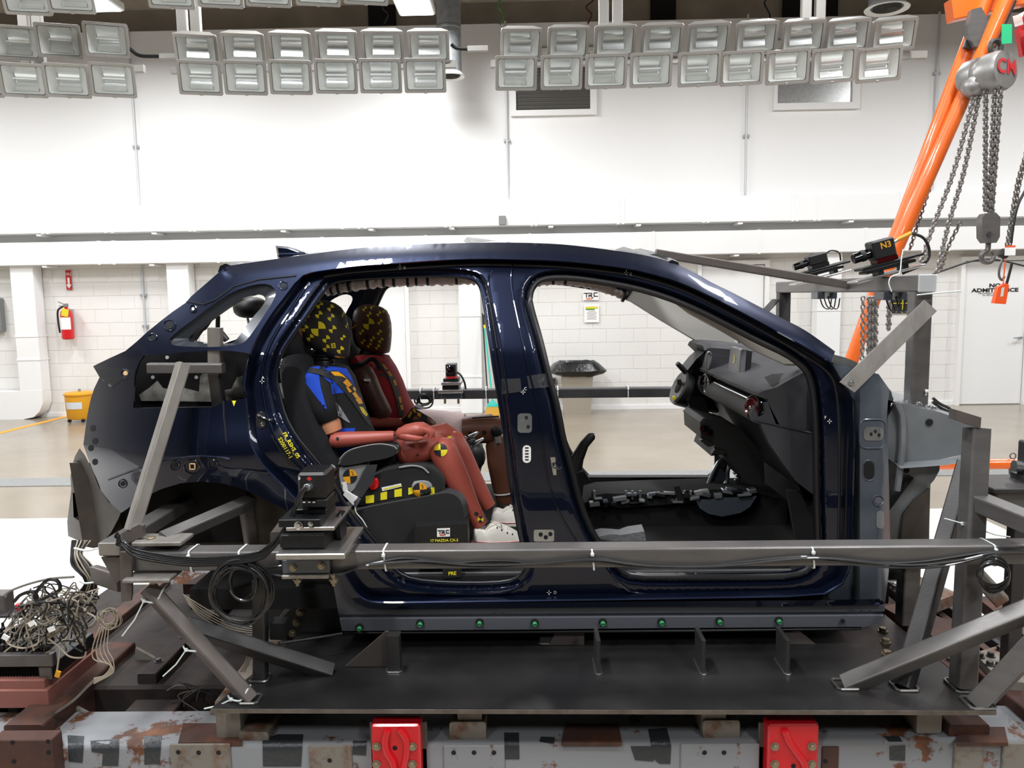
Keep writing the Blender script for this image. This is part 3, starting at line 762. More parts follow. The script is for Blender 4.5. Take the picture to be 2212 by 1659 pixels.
skin = orient(pxpanel(SKIN, [Q1, CUT], SK, step=11))
# rim returns of the skin edges
def rim(b, loop, surf, depths, closed=True):
    P = [surf(x, y) for x, y in loop]
    prev = P
    for dy in depths:
        nx = [p + V((0, dy, 0)) for p in P]; b.strip(prev, nx, closed); prev = nx
    return b
skin_r = MB()
for lp in (Q1, CUT): rim(skin_r, lp, SF, (.012,))
rim(skin_r, ARCH[::-1] + STRIPB[::-1][:9], SF, (.01, .035), False)
rim(skin_r, REAR + ROOFc[:1], SF, (.02,), False)
rim(skin_r, STRIPB[:9], SF, (.02,), False)
s1 = skin.build('body_side', 'paint', car, angle=50, fixn=False)
skin_r.build('panel_edge', 'paint', car)
DL = [V(p) for p in densify([V(p) for p in REARO], 8)] + [V(p) for p in densify([V(p) for p in FRONTO], 8)]
cellD = {}
for p in DL: cellD.setdefault((int(p.x//24), int(p.y//24)), []).append(p)
def hdist(x, y):
    cx, cy = int(x//24), int(y//24); m = 99.
    for dx in (-1, 0, 1):
        for dy in (-1, 0, 1):
            for q in cellD.get((cx+dx, cy+dy), ()): m = min(m, math.hypot(q.x-x, q.y-y))
    return m
def sstep(a, b, t): t = max(0, min(1, (t-a)/(b-a))); return t*t*(3-2*t)
def JS(x, y): return SF(x, y, .05 + .035*(1 - sstep(7, 19, hdist(x, y))))
# jamb outline is the skin edge pushed inward, seen again as pixels
JP = []
for x, y in JAMB_OUT:
    p = SF(x, y); q = PX(p + V((0, .05, 0))); JP.append(q)
def offset_px(lp, d):
    L = densify([V(p) for p in lp], 5); n = len(L)
    ar = sum(L[i-1].x*L[i].y - L[i].x*L[i-1].y for i in range(n)); s = 1 if ar > 0 else -1; o = []
    for i in range(n):
        t = (L[(i+2) % n] - L[i-2]); q = L[i] + V((t.y, -t.x)).normalized()*d*s
        if abs(hdist(q.x, q.y) - d) < 1.2: o.append(q)
    return o
ext = [p for lp in (REARO, FRONTO) for d in (4.5, 8, 11, 14, 17, 21) for p in offset_px(lp, d)]
jamb = orient(pxpanel(JP, [densify([V(p) for p in REARO], 5), densify([V(p) for p in FRONTO], 5)], JS, step=12, extra=ext, keep=lambda x, y: hdist(x, y) > 23))
jamb.build('door_frame', 'paint', car, angle=60, fixn=False)
jw = MB()
A = [SF(x, y) for x, y in JAMB_OUT]; cxy = V((0, 0, 0))
def inset3(L, d, dy):
    n = len(L); out = []
    for i in range(n):
        t = L[(i+1) % n] - L[i-1]; nn = V((-t.z, 0, t.x)).normalized(); out.append(L[i] + nn*d + V((0, dy, 0)))
    return out
sgn = 1
c0 = sum(A, V())/len(A)
tst = inset3(A, .01, 0)
if sum((p-c0).length for p in tst) > sum((p-c0).length for p in A): sgn = -1
r0, r1, r2 = A, inset3(A, .004*sgn, .005), inset3(A, .006*sgn, .055)
jw.strip(r0, r1).strip(r1, r2); jw.build('door_shut_edge', 'paint', car, angle=60)
fw = MB()
for lp in (REARO, FRONTO):
    P = [JS(x, y) for x, y in lp]; Q = inset3(P, 0, .045); fw.strip(P, Q)
fw.build('opening_flange', 'paint', car, angle=60)
def seal(lp, r, name, off=.0, m='seal_rubber', parent=car, closed=True, n=8):
    P = [JS(x, y) + V((0, off, 0)) for x, y in lp]
    return MB().tube(P, r, n, closed).build(name, m, parent)
seal(FRONTO, .0115, 'door_seal', .0)
seal(REARO, .006, 'door_seal', .02)
# beads pressed into the frame: drip channel and pillar ridges
def bead(pts, r, off=-.004, m='paint', name='pressed_bead'):
    P = [JS(p.x, p.y) + V((0, off, 0)) for p in catmull([V(q) for q in pts], 6)]
    return MB().tube(P, r, 6).build(name, m, car)
bead([(700,597),(760,588),(835,582),(901,577),(968,573),(1035,571),(1100,572),(1214,576),(1334,589),(1401,603),(1468,624),(1535,655),(1636,708),(1740,768),(1790,805),(1806,840),(1812,900),(1814,1000),(1812,1165)], .006, 0, 'seal_rubber', 'roof_seal')
bead([(1108,570),(1104,600),(1108,640),(1125,720),(1142,800),(1158,860),(1167,900),(1172,960),(1185,1040),(1210,1110),(1245,1170)], .0035)
bead([(1063,585),(1055,600),(1060,640),(1078,720),(1090,800),(1098,860)], .0035)
bead([(668,610),(630,668),(595,722),(573,772),(566,820),(572,868),(582,910),(606,962),(650,1010),(690,1062),(720,1112),(756,1168),(800,1230),(850,1265),(960,1281),(1080,1281),(1130,1262)], .005)
bead([(1835,900),(1830,1000),(1828,1100),(1826,1165)], .004, 0, 'seal_rubber')
bead([(1300,1200),(1322,1240),(1350,1268),(1380,1282),(1500,1285),(1700,1282),(1770,1272)], .005)
# quarter window frame
q1 = [SF(x, y) + V((0, .012, 0)) for x, y in densify([V(p) for p in Q1], 10)]
q2l = densify([V(p) for p in Q2], 10)
def near_pt(p): return min(q2l, key=lambda q: (q-p).length)
q1l = densify([V(p) for p in Q1], 10)
q2 = [SF(*near_pt(p), .035) for p in q1l]
MB().strip(q1, q2).build('quarter_window_frame', 'window_flange', car, angle=60)
MB().strip(q2, [p + V((0, .05, 0)) for p in q2]).build('quarter_window_edge', 'paint_inner', car)
# grey sill
SILL = STRIPB[::-1][3:] + [(1911,1303),(1912,1325),(1897,1345),(1870,1354),(1400,1357),(739,1363),(732,1331),(722,1275)]
def SS(x, y):
    q = y - (1106-x)*.006; return SF(x, y, .012 + .012*sstep(1325, 1329, q) - .012*sstep(1329.5, 1334, q))
sill = orient(pxpanel(SILL, [], SS, step=10, extra=[V((x, y + (1106-x)*.006)) for x in range(740, 1912, 9) for y in (1325, 1327, 1329.5, 1332, 1335)])); sill.build('sill_panel', 'sill_grey', car, angle=35, fixn=False)
sb = [SF(x, y, .012) for x, y in [(732,1331),(739,1363),(1100,1361),(1400,1357),(1870,1354),(1897,1345),(1912,1325),(1911,1303)]]
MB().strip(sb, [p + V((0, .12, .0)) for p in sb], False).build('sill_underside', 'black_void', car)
MB().tube([SF(x, y, .03) for x, y in [(745,1366),(1100,1365),(1500,1362),(1860,1357)]], .006, 6).build('sill_flange', 'seal_rubber', car)
for i, (x, y) in enumerate([(777,1356),(908,1347),(1036,1345),(1155,1346),(1302,1345),(1429,1344),(1554,1342),(1682,1341)]):
    p = SF(x, y, .008)
    c = MB().lathe([(.0145, 0), (.0145, .002), (.008, .005)], p + V((0, 0, .003)), (0, -1, -.1), 14).build('clip_recess', 'black_void', car)
    MB().lathe([(.0095, .003), (.0095, .012), (.006, .016), (.0045, .013), (.001, .013)], p, (0, -1, -.1), 14).build('sill_clip', 'green_clip', car)
p = SF(1820, 1341, .006); MB().lathe([(.008, 0), (.008, .004), (.002, .004)], p, (0, -1, 0), 12).build('sill_hole', 'black_void', car)
bv_skin = BVHTree.FromPolygons([tuple(p) for p in skin.v], skin.f)
bv_jamb = BVHTree.FromPolygons([tuple(p) for p in jamb.v], jamb.f)
allb = MB(); allb.add(skin.v, skin.f); allb.add(jamb.v, jamb.f); allb.add(jw.v, jw.f); bv_all = allb.bvh()
# far side
skin2 = orient(pxpanel(SKIN, [Q2, CUT], SK, step=20)).mirror_y(YCEN); skin2.build('body_side', 'paint', car, angle=50, fixn=False)
jm2 = jamb.mirror_y(YCEN); jm2.build('door_frame', 'paint_inner', car, angle=40, fixn=False)
inn = MB()
for lp in (REARO, FRONTO):
    P = [JS(x, y) for x, y in lp]; inn.tube([V((p.x, 2*YCEN - p.y, p.z)) for p in P], .012, 6, True)
    break
inn.build('door_seal', 'seal_rubber', car)
MB().tube([V((p.x, 2*YCEN - p.y, p.z)) for p in (JS(x, y) for x, y in FRONTO)], .012, 6, True).build('door_seal', 'seal_rubber', car)
# roof
secs = []
for x, y in [q for q in ROOFc if q[0] < 1475][::2]:
    p = SK(x, y); L = []
    for i in range(13):
        s = i/12; yy = p.y + (2*YCEN - 2*p.y)*s; L.append(V((p.x + .05*math.sin(math.pi*s)*(1 if x > 1300 else -1 if x < 620 else 0), yy, p.z + .028*math.sin(math.pi*s)**.7)))
    secs.append(L)
rf = MB(); hl = MB()
for a, b in zip(secs, secs[1:]):
    rf.strip(a, b, False)
    hl.strip([q + V((0, 0, -.05)) for q in a[1:-1]], [q + V((0, 0, -.05)) for q in b[1:-1]], False)
rf.build('roof_panel', 'paint', car, angle=60); hl.build('headliner', 'headliner', car, angle=60)
hd = [q + V((0, 0, -.02)) for q in secs[-1]]; MB().tube(hd, .03, 8).build('windscreen_header', 'paint_inner', car)
hd = [q + V((0, 0, -.02)) for q in secs[0]]; MB().tube(hd, .03, 8).build('tailgate_header', 'paint_inner', car)
# fin antenna
f = W3([(596,531),(622,533),(640,538),(668,549),(600,553)], YCEN)
c = MB(); c.rings([[p + (f[4].lerp(f[3], .4) - p)*k + V((0, dy, 0)) for p in f] for k, dy in ((.25, -.028), (0, -.006), (0, .006), (.25, .028))])
c.build('fin_antenna', 'paint', car)
zr = secs[3][6].z
MB().box((f[4].lerp(f[3], .5).x, YCEN, f[4].z - .015), (.13, .07, .06), bev=.01).build('antenna_base', 'paint', car)
# hinge pillar and cowl
HP = [(1798,786),(1850,797),(1898,808),(1922,842),(1918,868),(1916,901),(1919,1002),(1923,1161),(1920,1234),(1912,1302),(1870,1301),(1800,1298),(1781,1287),(1821,1263),(1837,1231),(1844,1165),(1847,1055),(1850,960),(1847,868),(1820,824)]
def HS(x, y):
    d = abs(x - 1885)/40.
    return SF(x, y, .035 + .03*sstep(1858, 1846, x) + .05*sstep(1900, 1925, x))
hp = orient(pxpanel(HP, [], HS, step=8)); hp.build('hinge_pillar', 'primer', car, angle=45, fixn=False)
bv_hp = BVHTree.FromPolygons([tuple(p) for p in hp.v], hp.f)
def on(bv, poly, m, name, off=.002, step=6, lab=None): return decal(bv, poly, off, step).build(name, m, car, lab, fixn=False, angle=60)
def rpx(x0, y0, x1, y1, b=5): return [((x0+x1)/2 + p[0], (y0+y1)/2 + p[1]) for p in rrect(x1-x0, y1-y0, b, 3)]
def epx(cx, cy, rx, ry, n=16): return [(cx + rx*math.cos(2*math.pi*i/n), cy + ry*math.sin(2*math.pi*i/n)) for i in range(n)]
on(bv_hp, rpx(1866, 922, 1908, 952, 9), 'silver_plate', 'hinge_plate')
for x, y in ((1882,938), (1891,932), (1899,940)): on(bv_hp, epx(x, y, 3.2, 4), 'black_void', 'bolt_hole', .003, 3)
on(bv_hp, rpx(1866, 997, 1888, 1035, 10), 'black_void', 'pillar_hole')
def ringpx(bv, loop, r, m, name='pressed_ring'):
    P = [cast(bv, x, y, .001) for x, y in loop]; P = [p for p in P if p is not None]
    return MB().tube(P, r, 6, True).build(name, m, car) if len(P) > 4 else None
ringpx(bv_hp, rpx(1857, 906, 1912, 968, 14), .0035, 'primer'); ringpx(bv_hp, rpx(1864, 994, 1890, 1038, 11), .002, 'primer')
ringpx(bv_hp, epx(1897, 1081, 11, 11), .003, 'primer'); on(bv_hp, epx(1897, 1081, 8, 8), 'sill_grey', 'rubber_plug', .003, 4)
on(bv_hp, rpx(1893, 1103, 1910, 1142, 8), 'primer_light', 'label_patch', .002, 5)
on(bv_hp, rpx(1905, 1306-8, 1909, 1299, 1), 'black_void', 'bolt_hole')
# apron, strut tower
APR = [(1936,868),(1958,875),(2029,890),(2106,916),(2113,924),(2099,980),(2060,986),(2029,993),(1958,998),(1932,1000),(1918,990),(1918,900)]
def wl(l, Y): return W3(l, Y)
ap = MB(); a0 = wl(APR, 2.93); ap.plate(a0, (0, .02, 0)); ap.build('strut_apron', 'primer_light', car)
top = wl([(1936,868),(1958,875),(2029,890),(2106,916)], 2.93); MB().strip(top, [p + V((0, .3, .03)) for p in top], False).build('apron_top', 'primer_light', car)
lo = wl([(2099,980),(2029,993),(1958,998),(1932,1000)], 2.93)
MB().strip(lo, [p + V((0, -.05, -.01)) for p in lo], False).build('apron_flange', 'primer_light', car)
APL = [(1918,992),(1958,996),(2032,990),(2029,1017),(2018,1037),(2010,1046),(2007,1161),(2000,1225),(1920,1225)]
MB().plate(wl(APL, 2.95), (0, .03, 0)).build('wheelhouse_panel', 'primer_light', car)
MB().plate(wl([(1952,1110),(1975,1080),(2008,1055),(2007,1225),(1940,1225)], 2.935), (0, .012, 0)).build('wheelhouse_flange', 'raw_bracket', car)
for x, y, r in ((2007,912,.013), (2092,953,.008), (1957,1015,.012), (1939,1000,.009), (1940,1036,.009)):
    p = W(x, y, 2.928 if y < 1000 else 2.934); MB().lathe([(r, 0), (r, .004), (.001, .004)], p, (0, -1, 0), 14).build('bolt_hole', 'black_void', car)
for x, y in ((1962,868), (1985,872), (2005,878), (2018,881)): MB().hexbolt(W(x, y + 2, 2.95), (0, 0, 1), .009, .01).build('bolt', 'silver_plate', car)
MB().tube(catmull(wl([(1936,870),(1948,900),(1950,950),(1946,1000),(1938,1060)], 2.915), 5), .012, 8).build('apron_seam', 'primer_light', car)
cw = wl([(1802,766),(1825,772),(1850,782),(1864,800),(1848,803),(1815,795),(1797,782)], 2.86); MB().plate(cw, (0, .05, 0)).build('cowl_end', 'silver_plate', car)
cw = wl([(1840,786),(1885,800),(1925,845),(1930,866),(1905,862),(1880,826),(1850,806)], 2.9); MB().plate(cw, (0, .03, 0)).build('cowl_bracket', 'primer', car)
a, b = W(1858, 790, 2.9), W(1930, 860, 2.95)
MB().plate([a, b, V((b.x, 4.3, b.z)), V((a.x, 4.3, a.z))], (0, 0, -.02)).build('cowl_panel', 'paint_inner', car)
MB().plate([V((b.x, 3.0, b.z)), V((b.x, 4.25, b.z)), V((b.x - .1, 4.25, .75)), V((b.x - .1, 3.0, .75))], (.02, 0, 0)).build('bulkhead', 'black_void', car)
# rear end panel
RB = [(156,1004),(162,985),(172,968),(184,984),(198,1012),(215,1056),(236,1086),(268,1090),(256,1120),(240,1150),(227,1165),(203,1178),(165,1166),(147,1158),(145,1127),(150,1090),(154,1057),(152,1030)]
RH = [(157,1064),(187,1071),(199,1141),(187,1136),(159,1117)]
rb = orient(pxpanel(RB, [RH], lambda x, y: SF(x, y, .02 + .02*sstep(.0, 60, x - 150)), step=7)); rb.build('rear_end_panel', 'raw_bracket', car, fixn=False)
P = [SF(x, y, .03) for x, y in RH]; MB().strip(P, [p + V((.01, .1, 0)) for p in P]).build('bumper_mount_pocket', 'black_void', car)
MB().plate([p + V((.02, .1, 0)) for p in P], (0, .01, 0)).build('bumper_mount_back', 'black_void', car)
bv_rb = BVHTree.FromPolygons([tuple(p) for p in rb.v], rb.f)
on(bv_rb, epx(166, 1013, 7, 14), 'black_void', 'lamp_hole', .003, 4); ringpx(bv_rb, epx(166, 1013, 9, 17), .003, 'raw_bracket')
on(bv_rb, epx(242, 1077, 4.5, 5.5), 'white_mark', 'clip_head', .004, 3) or None
for x, y in ((200,925), (205,953), (205,998), (196,968)): on(bv_skin, epx(x, y, 6, 7), 'black_void', 'lamp_mount_hole', .002, 4)
# tail lamp pocket ridge and shoulder crease
MB().tube([SF(x, y, .004) for x, y in densify([V(p) for p in [(199,884),(225,864),(250,840),(276,818)]], 8, False)], .0035, 6).build('panel_crease', 'paint', car)
on(bv_skin, [(206,797),(238,794),(292,798),(288,815),(262,822),(240,838),(218,818)], 'paint_inner', 'tail_lamp_pocket', .0015, 7)
ringpx(bv_skin, epx(271, 806, 8, 8), .003, 'paint'); on(bv_skin, epx(271, 806, 5, 5), 'tan_plastic', 'lamp_nut', .004, 3)
# pillar holes and studs
for x, y, rx, ry in ((417,667,7,8), (366,703,13,12), (330,728,9,7), (388,730,11,7), (612,617,9,9), (378,1005,10,10), (415,1008,17,15), (460,1003,10,10), (265,1045,9,9)):
    on(bv_skin, epx(x, y, rx*.62, ry*.62), 'black_void', 'stud_hole', .002, 4); ringpx(bv_skin, epx(x, y, rx, ry), .0025, 'paint')
on(bv_skin, epx(417, 667, 3, 3.4), 'white_mark', 'clip_head', .004, 2)
P = [cast(bv_skin, x, y, .004) for x, y in rpx(410, 1002, 421, 1014, 2)]; MB().tube(P, .0028, 6, True).build('square_grommet', 'tan_plastic', car)
MB().tube([SF(x, y, -.002) for x, y in densify([V(p) for p in [(235,1036),(300,1012),(360,992),(430,985),(480,988),(497,992)]], 9, False)], .004, 6).build('arch_crease', 'paint', car)
MB().tube([SF(x, y, .002) for x, y in [(483,866),(484,900),(489,950),(495,990),(500,1038)]], .0035, 6).build('panel_seam', 'black_void', car)
MB().tube([SK(x, y) + V((0, -.0005, 0)) for x, y in densify([V(p) for p in [(404,652),(440,658),(468,646),(505,619),(560,604),(640,596)]], 8, False)], .003, 6).build('spoiler_seam', 'black_void', car)
for k in range(4): MB().tube(catmull(W3([(403 + 6*k, 738), (425 + 4*k, 715), (445, 700 + 3*k), (462, 684), (470 + k, 672)], 3.05 + .02*k), 4), .004, 6).build('loose_wire', 'seal_rubber', car)
# inner quarter behind the cut-out, wheelhouse
IQ = [(285,752),(545,752),(560,800),(545,900),(285,900)]
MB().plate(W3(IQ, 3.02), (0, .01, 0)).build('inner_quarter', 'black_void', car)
bvq = MB().plate(W3(IQ, 3.02), (0, .01, 0)).bvh()
on(bvq, [(322,838),(340,822),(352,838),(372,842),(398,838),(430,846),(432,812),(446,800),(456,830),(470,845),(500,840),(512,815),(530,810),(530,858),(470,868),(330,866),(305,866),(300,853)], 'galv_dirty', 'torn_metal', .004, 8)
for x, y in ((330,815), (361,772), (424,815)): on(bvq, epx(x, y, 4, 4), 'white_mark', 'painted_light_dot', .005, 3)  # white discs paint the light showing through small holes
MB().plate(W3([(150,1000),(640,1000),(735,1200),(735,1225),(232,1190),(180,1180)], 3.06), (0, .01, 0)).build('wheelhouse', 'raw_bracket', car)
bvw = MB().plate(W3([(150,1000),(640,1000),(735,1200),(735,1225),(232,1190),(180,1180)], 3.06), (0, .01, 0)).bvh()
ar = [SF(x, y, .03) for x, y in STRIPB[::-1][:3][::-1] + ARCH]; MB().strip(ar, [p + V((0, .28, 0)) for p in ar], False).build('arch_liner', 'raw_bracket', car)
# floor, bulkheads, sill inner
x0, x1 = W(232, 1200, 3.05).x, W(1915, 1200, 2.9).x
zf = W(1400, 1252, 2.9).z
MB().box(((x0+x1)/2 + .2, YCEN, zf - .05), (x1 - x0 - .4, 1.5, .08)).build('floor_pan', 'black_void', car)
MB().box((.32, YCEN, zf + .01), (2.14, 1.46, .03)).build('carpet', 'carpet', car)
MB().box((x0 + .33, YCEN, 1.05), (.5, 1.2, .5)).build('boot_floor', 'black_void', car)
MB().box((.05, 2.95, zf - .02), (1.9, .08, .1), bev=.01).build('sill_inner', 'seal_rubber', car)
MB().plate(W3([(1235,1030),(1290,1031),(1400,1031),(1540,1031),(1560,1018),(1566,1060),(1240,1064)], 4.22), (0, .06, 0)).build('sill_trim', 'seal_rubber', car)
MB().plate([W(1235, 1064, 4.22), W(1566, 1060, 4.22), W(1566, 1060, 4.22) + V((0, 0, -.35)), W(1235, 1064, 4.22) + V((0, 0, -.35))], (0, .05, 0)).build('sill_carpet', 'carpet', car)
MB().plate([V((1.18, 2.93, .70)), V((1.18, 4.32, .70)), V((1.42, 4.32, 1.05)), V((1.42, 2.93, 1.05))], (.02, 0, 0)).build('toe_board', 'carpet', car)
MB().plate(W3([(1600,1040),(1720,1000),(1770,1000),(1770,1250),(1600,1250)], 4.24), (0, .03, 0)).build('kick_panel', 'carpet', car)
MB().plate(W3([(1700,1060),(1775,1060),(1775,1250),(1735,1250)], 3.0), (0, .02, 0)).build('kick_panel', 'carpet', car)
# tunnel with metal brackets
tz = W(1400, 1085, 3.55).z
MB().plate(W3([(1240,1092),(1300,1075),(1420,1070),(1560,1066),(1640,1066),(1700,1080),(1700,1200),(1240,1200)], 3.5), (0, .3, 0)).build('tunnel_carpet', 'carpet', car)
MB().plate(W3([(1280,1095),(1282,1070),(1310,1066),(1420,1068),(1500,1058),(1600,1056),(1640,1064),(1610,1082),(1500,1086),(1440,1090),(1350,1096)], 3.47), (0, .1, .0)).build('tunnel_bracket', 'carpet', car)
random.seed(19)
for k in range(26):
    x = 1282 + k*13.5 + random.uniform(-5, 5); y = 1086 - (x - 1282)*.05 + random.uniform(-14, 6); MB().box(W(x, y, 3.455 + random.uniform(-.01, .02)), (random.uniform(.02, .07), random.uniform(.02, .06), random.uniform(.008, .022)), M4.Rotation(random.uniform(-.25, .25), 3, 'Y'), .003).build('tunnel_fitting', ('primer_light', 'silver_plate', 'primer', 'seal_rubber')[k % 4], car)
MB().plate(W3([(1502,1080),(1635,1072),(1620,1095),(1600,1108),(1560,1116),(1530,1110),(1512,1098)], 3.45), (0, .02, 0)).build('tunnel_side', 'primer', car)
for x in (1284, 1366, 1383, 1492, 1478, 1352): MB().cyl(W(x, 1078, 3.46), W(x, 1060, 3.46), .006, 8).build('stud', 'silver_plate', car)
MB().plate(W3([(1456,1052),(1468,1050),(1479,1085),(1466,1086)], 3.44), (0, .03, 0)).build('tunnel_post', 'carpet', car)
# handbrake
hb = MB(); hb.loft([(W(1240,1020,3.55), .035, .03), (W(1247,990,3.55), .03, .022), (W(1262,960,3.55), .022, .018), (W(1278,942,3.55), .02, .016), (W(1281,938,3.55), .012, .012)]); hb.build('handbrake_lever', 'black_plastic', car)
MB().cyl(W(1279,940,3.55), W(1281.5,935,3.55), .008, 8).build('handbrake_button', 'chrome', car)
MB().plate(W3([(1236,1025),(1262,1018),(1272,1035),(1275,1040),(1262,1035),(1258,1072),(1240,1078)], 3.5), (0, .08, 0)).build('handbrake_mount', 'carpet', car)
# curtain airbag along the far roof rail
def rag(pts, Y, r, name, straps, seed):
    random.seed(seed); P = catmull(W3(pts, Y), 10); rr = [r*(1 + .16*math.sin(i*1.7) + random.uniform(-.1, .1)) for i in range(len(P))]
    rr[0] *= .5; rr[-1] *= .4
    o = MB().tube(P, rr, 12).build(name, 'airbag', car, angle=80)
    for s in straps:
        k = min(range(len(P)), key=lambda i: abs(PX(P[i])[0] - s)); k = max(1, min(len(P)-2, k)); d = (P[k+1]-P[k-1]).normalized()*.007
        MB().tube([P[k]-d, P[k]+d], rr[k]*1.1 + .002, 12).build('airbag_strap', 'strap_black', o)
rag([(702,630),(740,622),(790,614),(840,609),(900,607),(960,606),(1010,604),(1045,605)], 4.22, .026, 'curtain_airbag', (715, 732, 752, 795, 828, 853, 880, 900, 925, 988), 4)
rag([(1140,612),(1190,606),(1234,608),(1280,616),(1320,628),(1352,642)], 4.2, .022, 'curtain_airbag', (1196, 1219, 1348), 5)
MB().plate(W3([(1300,608),(1370,622),(1366,640),(1350,636),(1320,622)], 4.24), (0, .05, 0)).build('header_trim', 'seal_rubber', car)
# A-pillar trims
def slab(pts, Y, th, m, name): return MB().rings([W3(pts, Y + .012), [p.lerp(sum(W3(pts, Y), V())/len(pts), .06) for p in W3(pts, Y)], ] , cap=True).plate(W3(pts, Y + .012), (0, th, 0)).build(name, m, car)
slab([(1374,620),(1440,638),(1495,668),(1540,698),(1592,735),(1600,752),(1512,742),(1430,694),(1355,647)], 4.18, .04, 'trim_grey', 'windscreen_pillar_trim')
slab([(1440,640),(1500,664),(1570,698),(1640,735),(1697,764),(1731,790),(1700,790),(1640,763),(1560,716),(1490,678)], 2.97, .03, 'trim_grey', 'windscreen_pillar_trim')
MB().tube(catmull(W3([(1512,742),(1540,730),(1560,722)], 4.2), 3), .004, 6).build('trim_clip', 'silver_plate', car)
# marks, labels and plates on the jamb
def cross_mark(x, y, ch, dx, dy, s=5):
    for pl in ([(x-s, y-.7), (x-1.5, y-.7), (x-1.5, y+.7), (x-s, y+.7)], [(x+1.5, y-.7), (x+s, y-.7), (x+s, y+.7), (x+1.5, y+.7)], [(x-.7, y-s), (x+.7, y-s), (x+.7, y-1.5), (x-.7, y-1.5)], [(x-.7, y+1.5), (x+.7, y+1.5), (x+.7, y+s), (x-.7, y+s)]):
        on(bv_all, pl, 'white_mark', 'chalk_mark', .009, 3)
    decal_text(bv_all, ch, x + dx, y + dy, 9, 0, .009).build('chalk_letter', 'white_mark', car, fixn=False)
for a in ((566, 824, 'A', 2, -8), (864, 577, 'B', 10, 1), (1130, 847, 'C', 5, -7), (1186, 1280, 'D', 13, 0), (1353, 589, 'E', 10, 3), (1792, 910, 'F', -9, -8)): cross_mark(*a)
on(bv_jamb, rpx(1118, 893, 1149, 935, 7), 'silver_plate', 'striker_plate')
for x, y in ((1137, 902), (1141, 922)): on(bv_jamb, epx(x, y, 3.6, 4), 'black_void', 'bolt_hole', .004, 3)
on(bv_jamb, rpx(1153, 1144, 1197, 1170, 4), 'silver_plate', 'hinge_plate')
for x, y in ((1168, 1155), (1189, 1154), (1179, 1161)): on(bv_jamb, epx(x, y, 4.5, 4.5), 'black_void', 'bolt_hole', .004, 3)
on(bv_jamb, rpx(1126, 958, 1150, 1006, 12), 'black_void', 'label_pocket', .0015)
on(bv_jamb, rpx(1129, 962, 1147, 1000, 8), 'paper', 'data_label', .0025, 5)
for k in range(5): on(bv_jamb, rpx(1134, 966 + k*6.4, 1142, 969 + k*6.4, .6), 'ink', 'label_print', .0035, 4)
on(bv_jamb, [(1083,819),(1124,817),(1127,846),(1084,852)], 'grey_tape', 'tape_piece', .003)
on(bv_jamb, [(1138,812),(1182,806),(1188,836),(1143,840)], 'grey_tape', 'tape_piece', .003)
p = JS(1196, 1005); st = MB(); st.plate([p + V((-.012, -.004, .03)), p + V((.006, -.004, .03)), p + V((.01, -.004, -.035)), p + V((-.002, -.004, -.035))], (0, .004, 0)); st.build('latch_base', 'chrome', car)
MB().tube(catmull([p + V((0, -.006, .0)), p + V((0, -.035, .0)), p + V((.022, -.04, -.002)), p + V((.024, -.01, -.002))], 4), .0045, 8).build('latch_loop', 'chrome', car)
ps = SF(566, 907, .05); MB().plate([SF(x, y, .045) for x, y in rpx(553, 890, 574, 925, 8)], (0, .006, 0)).build('striker_plate', 'chrome', car)
MB().tube(catmull([ps + V((-.008, -.005, .012)), ps + V((.01, -.03, .012)), ps + V((.035, -.03, .004)), ps + V((.04, -.004, .002))], 4), .0045, 8).build('striker_loop', 'chrome', car)
for x, y in ((559, 899), (566, 917)): MB().hexbolt(SF(x, y, .045), (0, -1, 0), .006, .006).build('bolt', 'chrome', car)
on(bv_all, [(585,942),(604,922),(650,998),(640,1012),(622,1002)], 'black_tape', 'label_tape', .003)
decal_text(bv_all, 'FR_RSHS_05', 629, 962, 12, 60, .013, bold=.12).build('label_print', 'yellow_text', car, fixn=False)
decal_text(bv_all, 'S200117-1', 616, 968, 12, 60, .013, bold=.12).build('label_print', 'yellow_text', car, fixn=False)
on(bv_skin, [(497,862),(507,858),(510,866),(505,878),(502,868)], 'yellow_text', 'chalk_mark', .003, 3)
# plastic film on the roof and windscreen edge
random.seed(9)
def film(pts, Y, name, lab, wy):
    t = thing(name, lab, 'plastic film', W(pts[0][0], pts[0][1], Y))
    P = W3(pts, Y); b = MB(); prev = None
    for j in range(7):
        row = [p + V((random.uniform(-.01, .01), wy*j/6, random.uniform(-.008, .012))) for p in P]
        if prev: b.strip(prev, row, False)
        prev = row
    b.build('film', 'clear_plastic', t, angle=20); return t
film([(1000,524),(1012,517),(1050,517),(1090,520),(1132,524)], 3.25, 'roof_film', 'loose pale plastic film lying on the car roof', .5)
film([(1316,538),(1345,539),(1370,541),(1388,536),(1412,546),(1440,556),(1458,566)], 3.1, 'windscreen_film', 'crumpled clear plastic film along the windscreen header', .5)
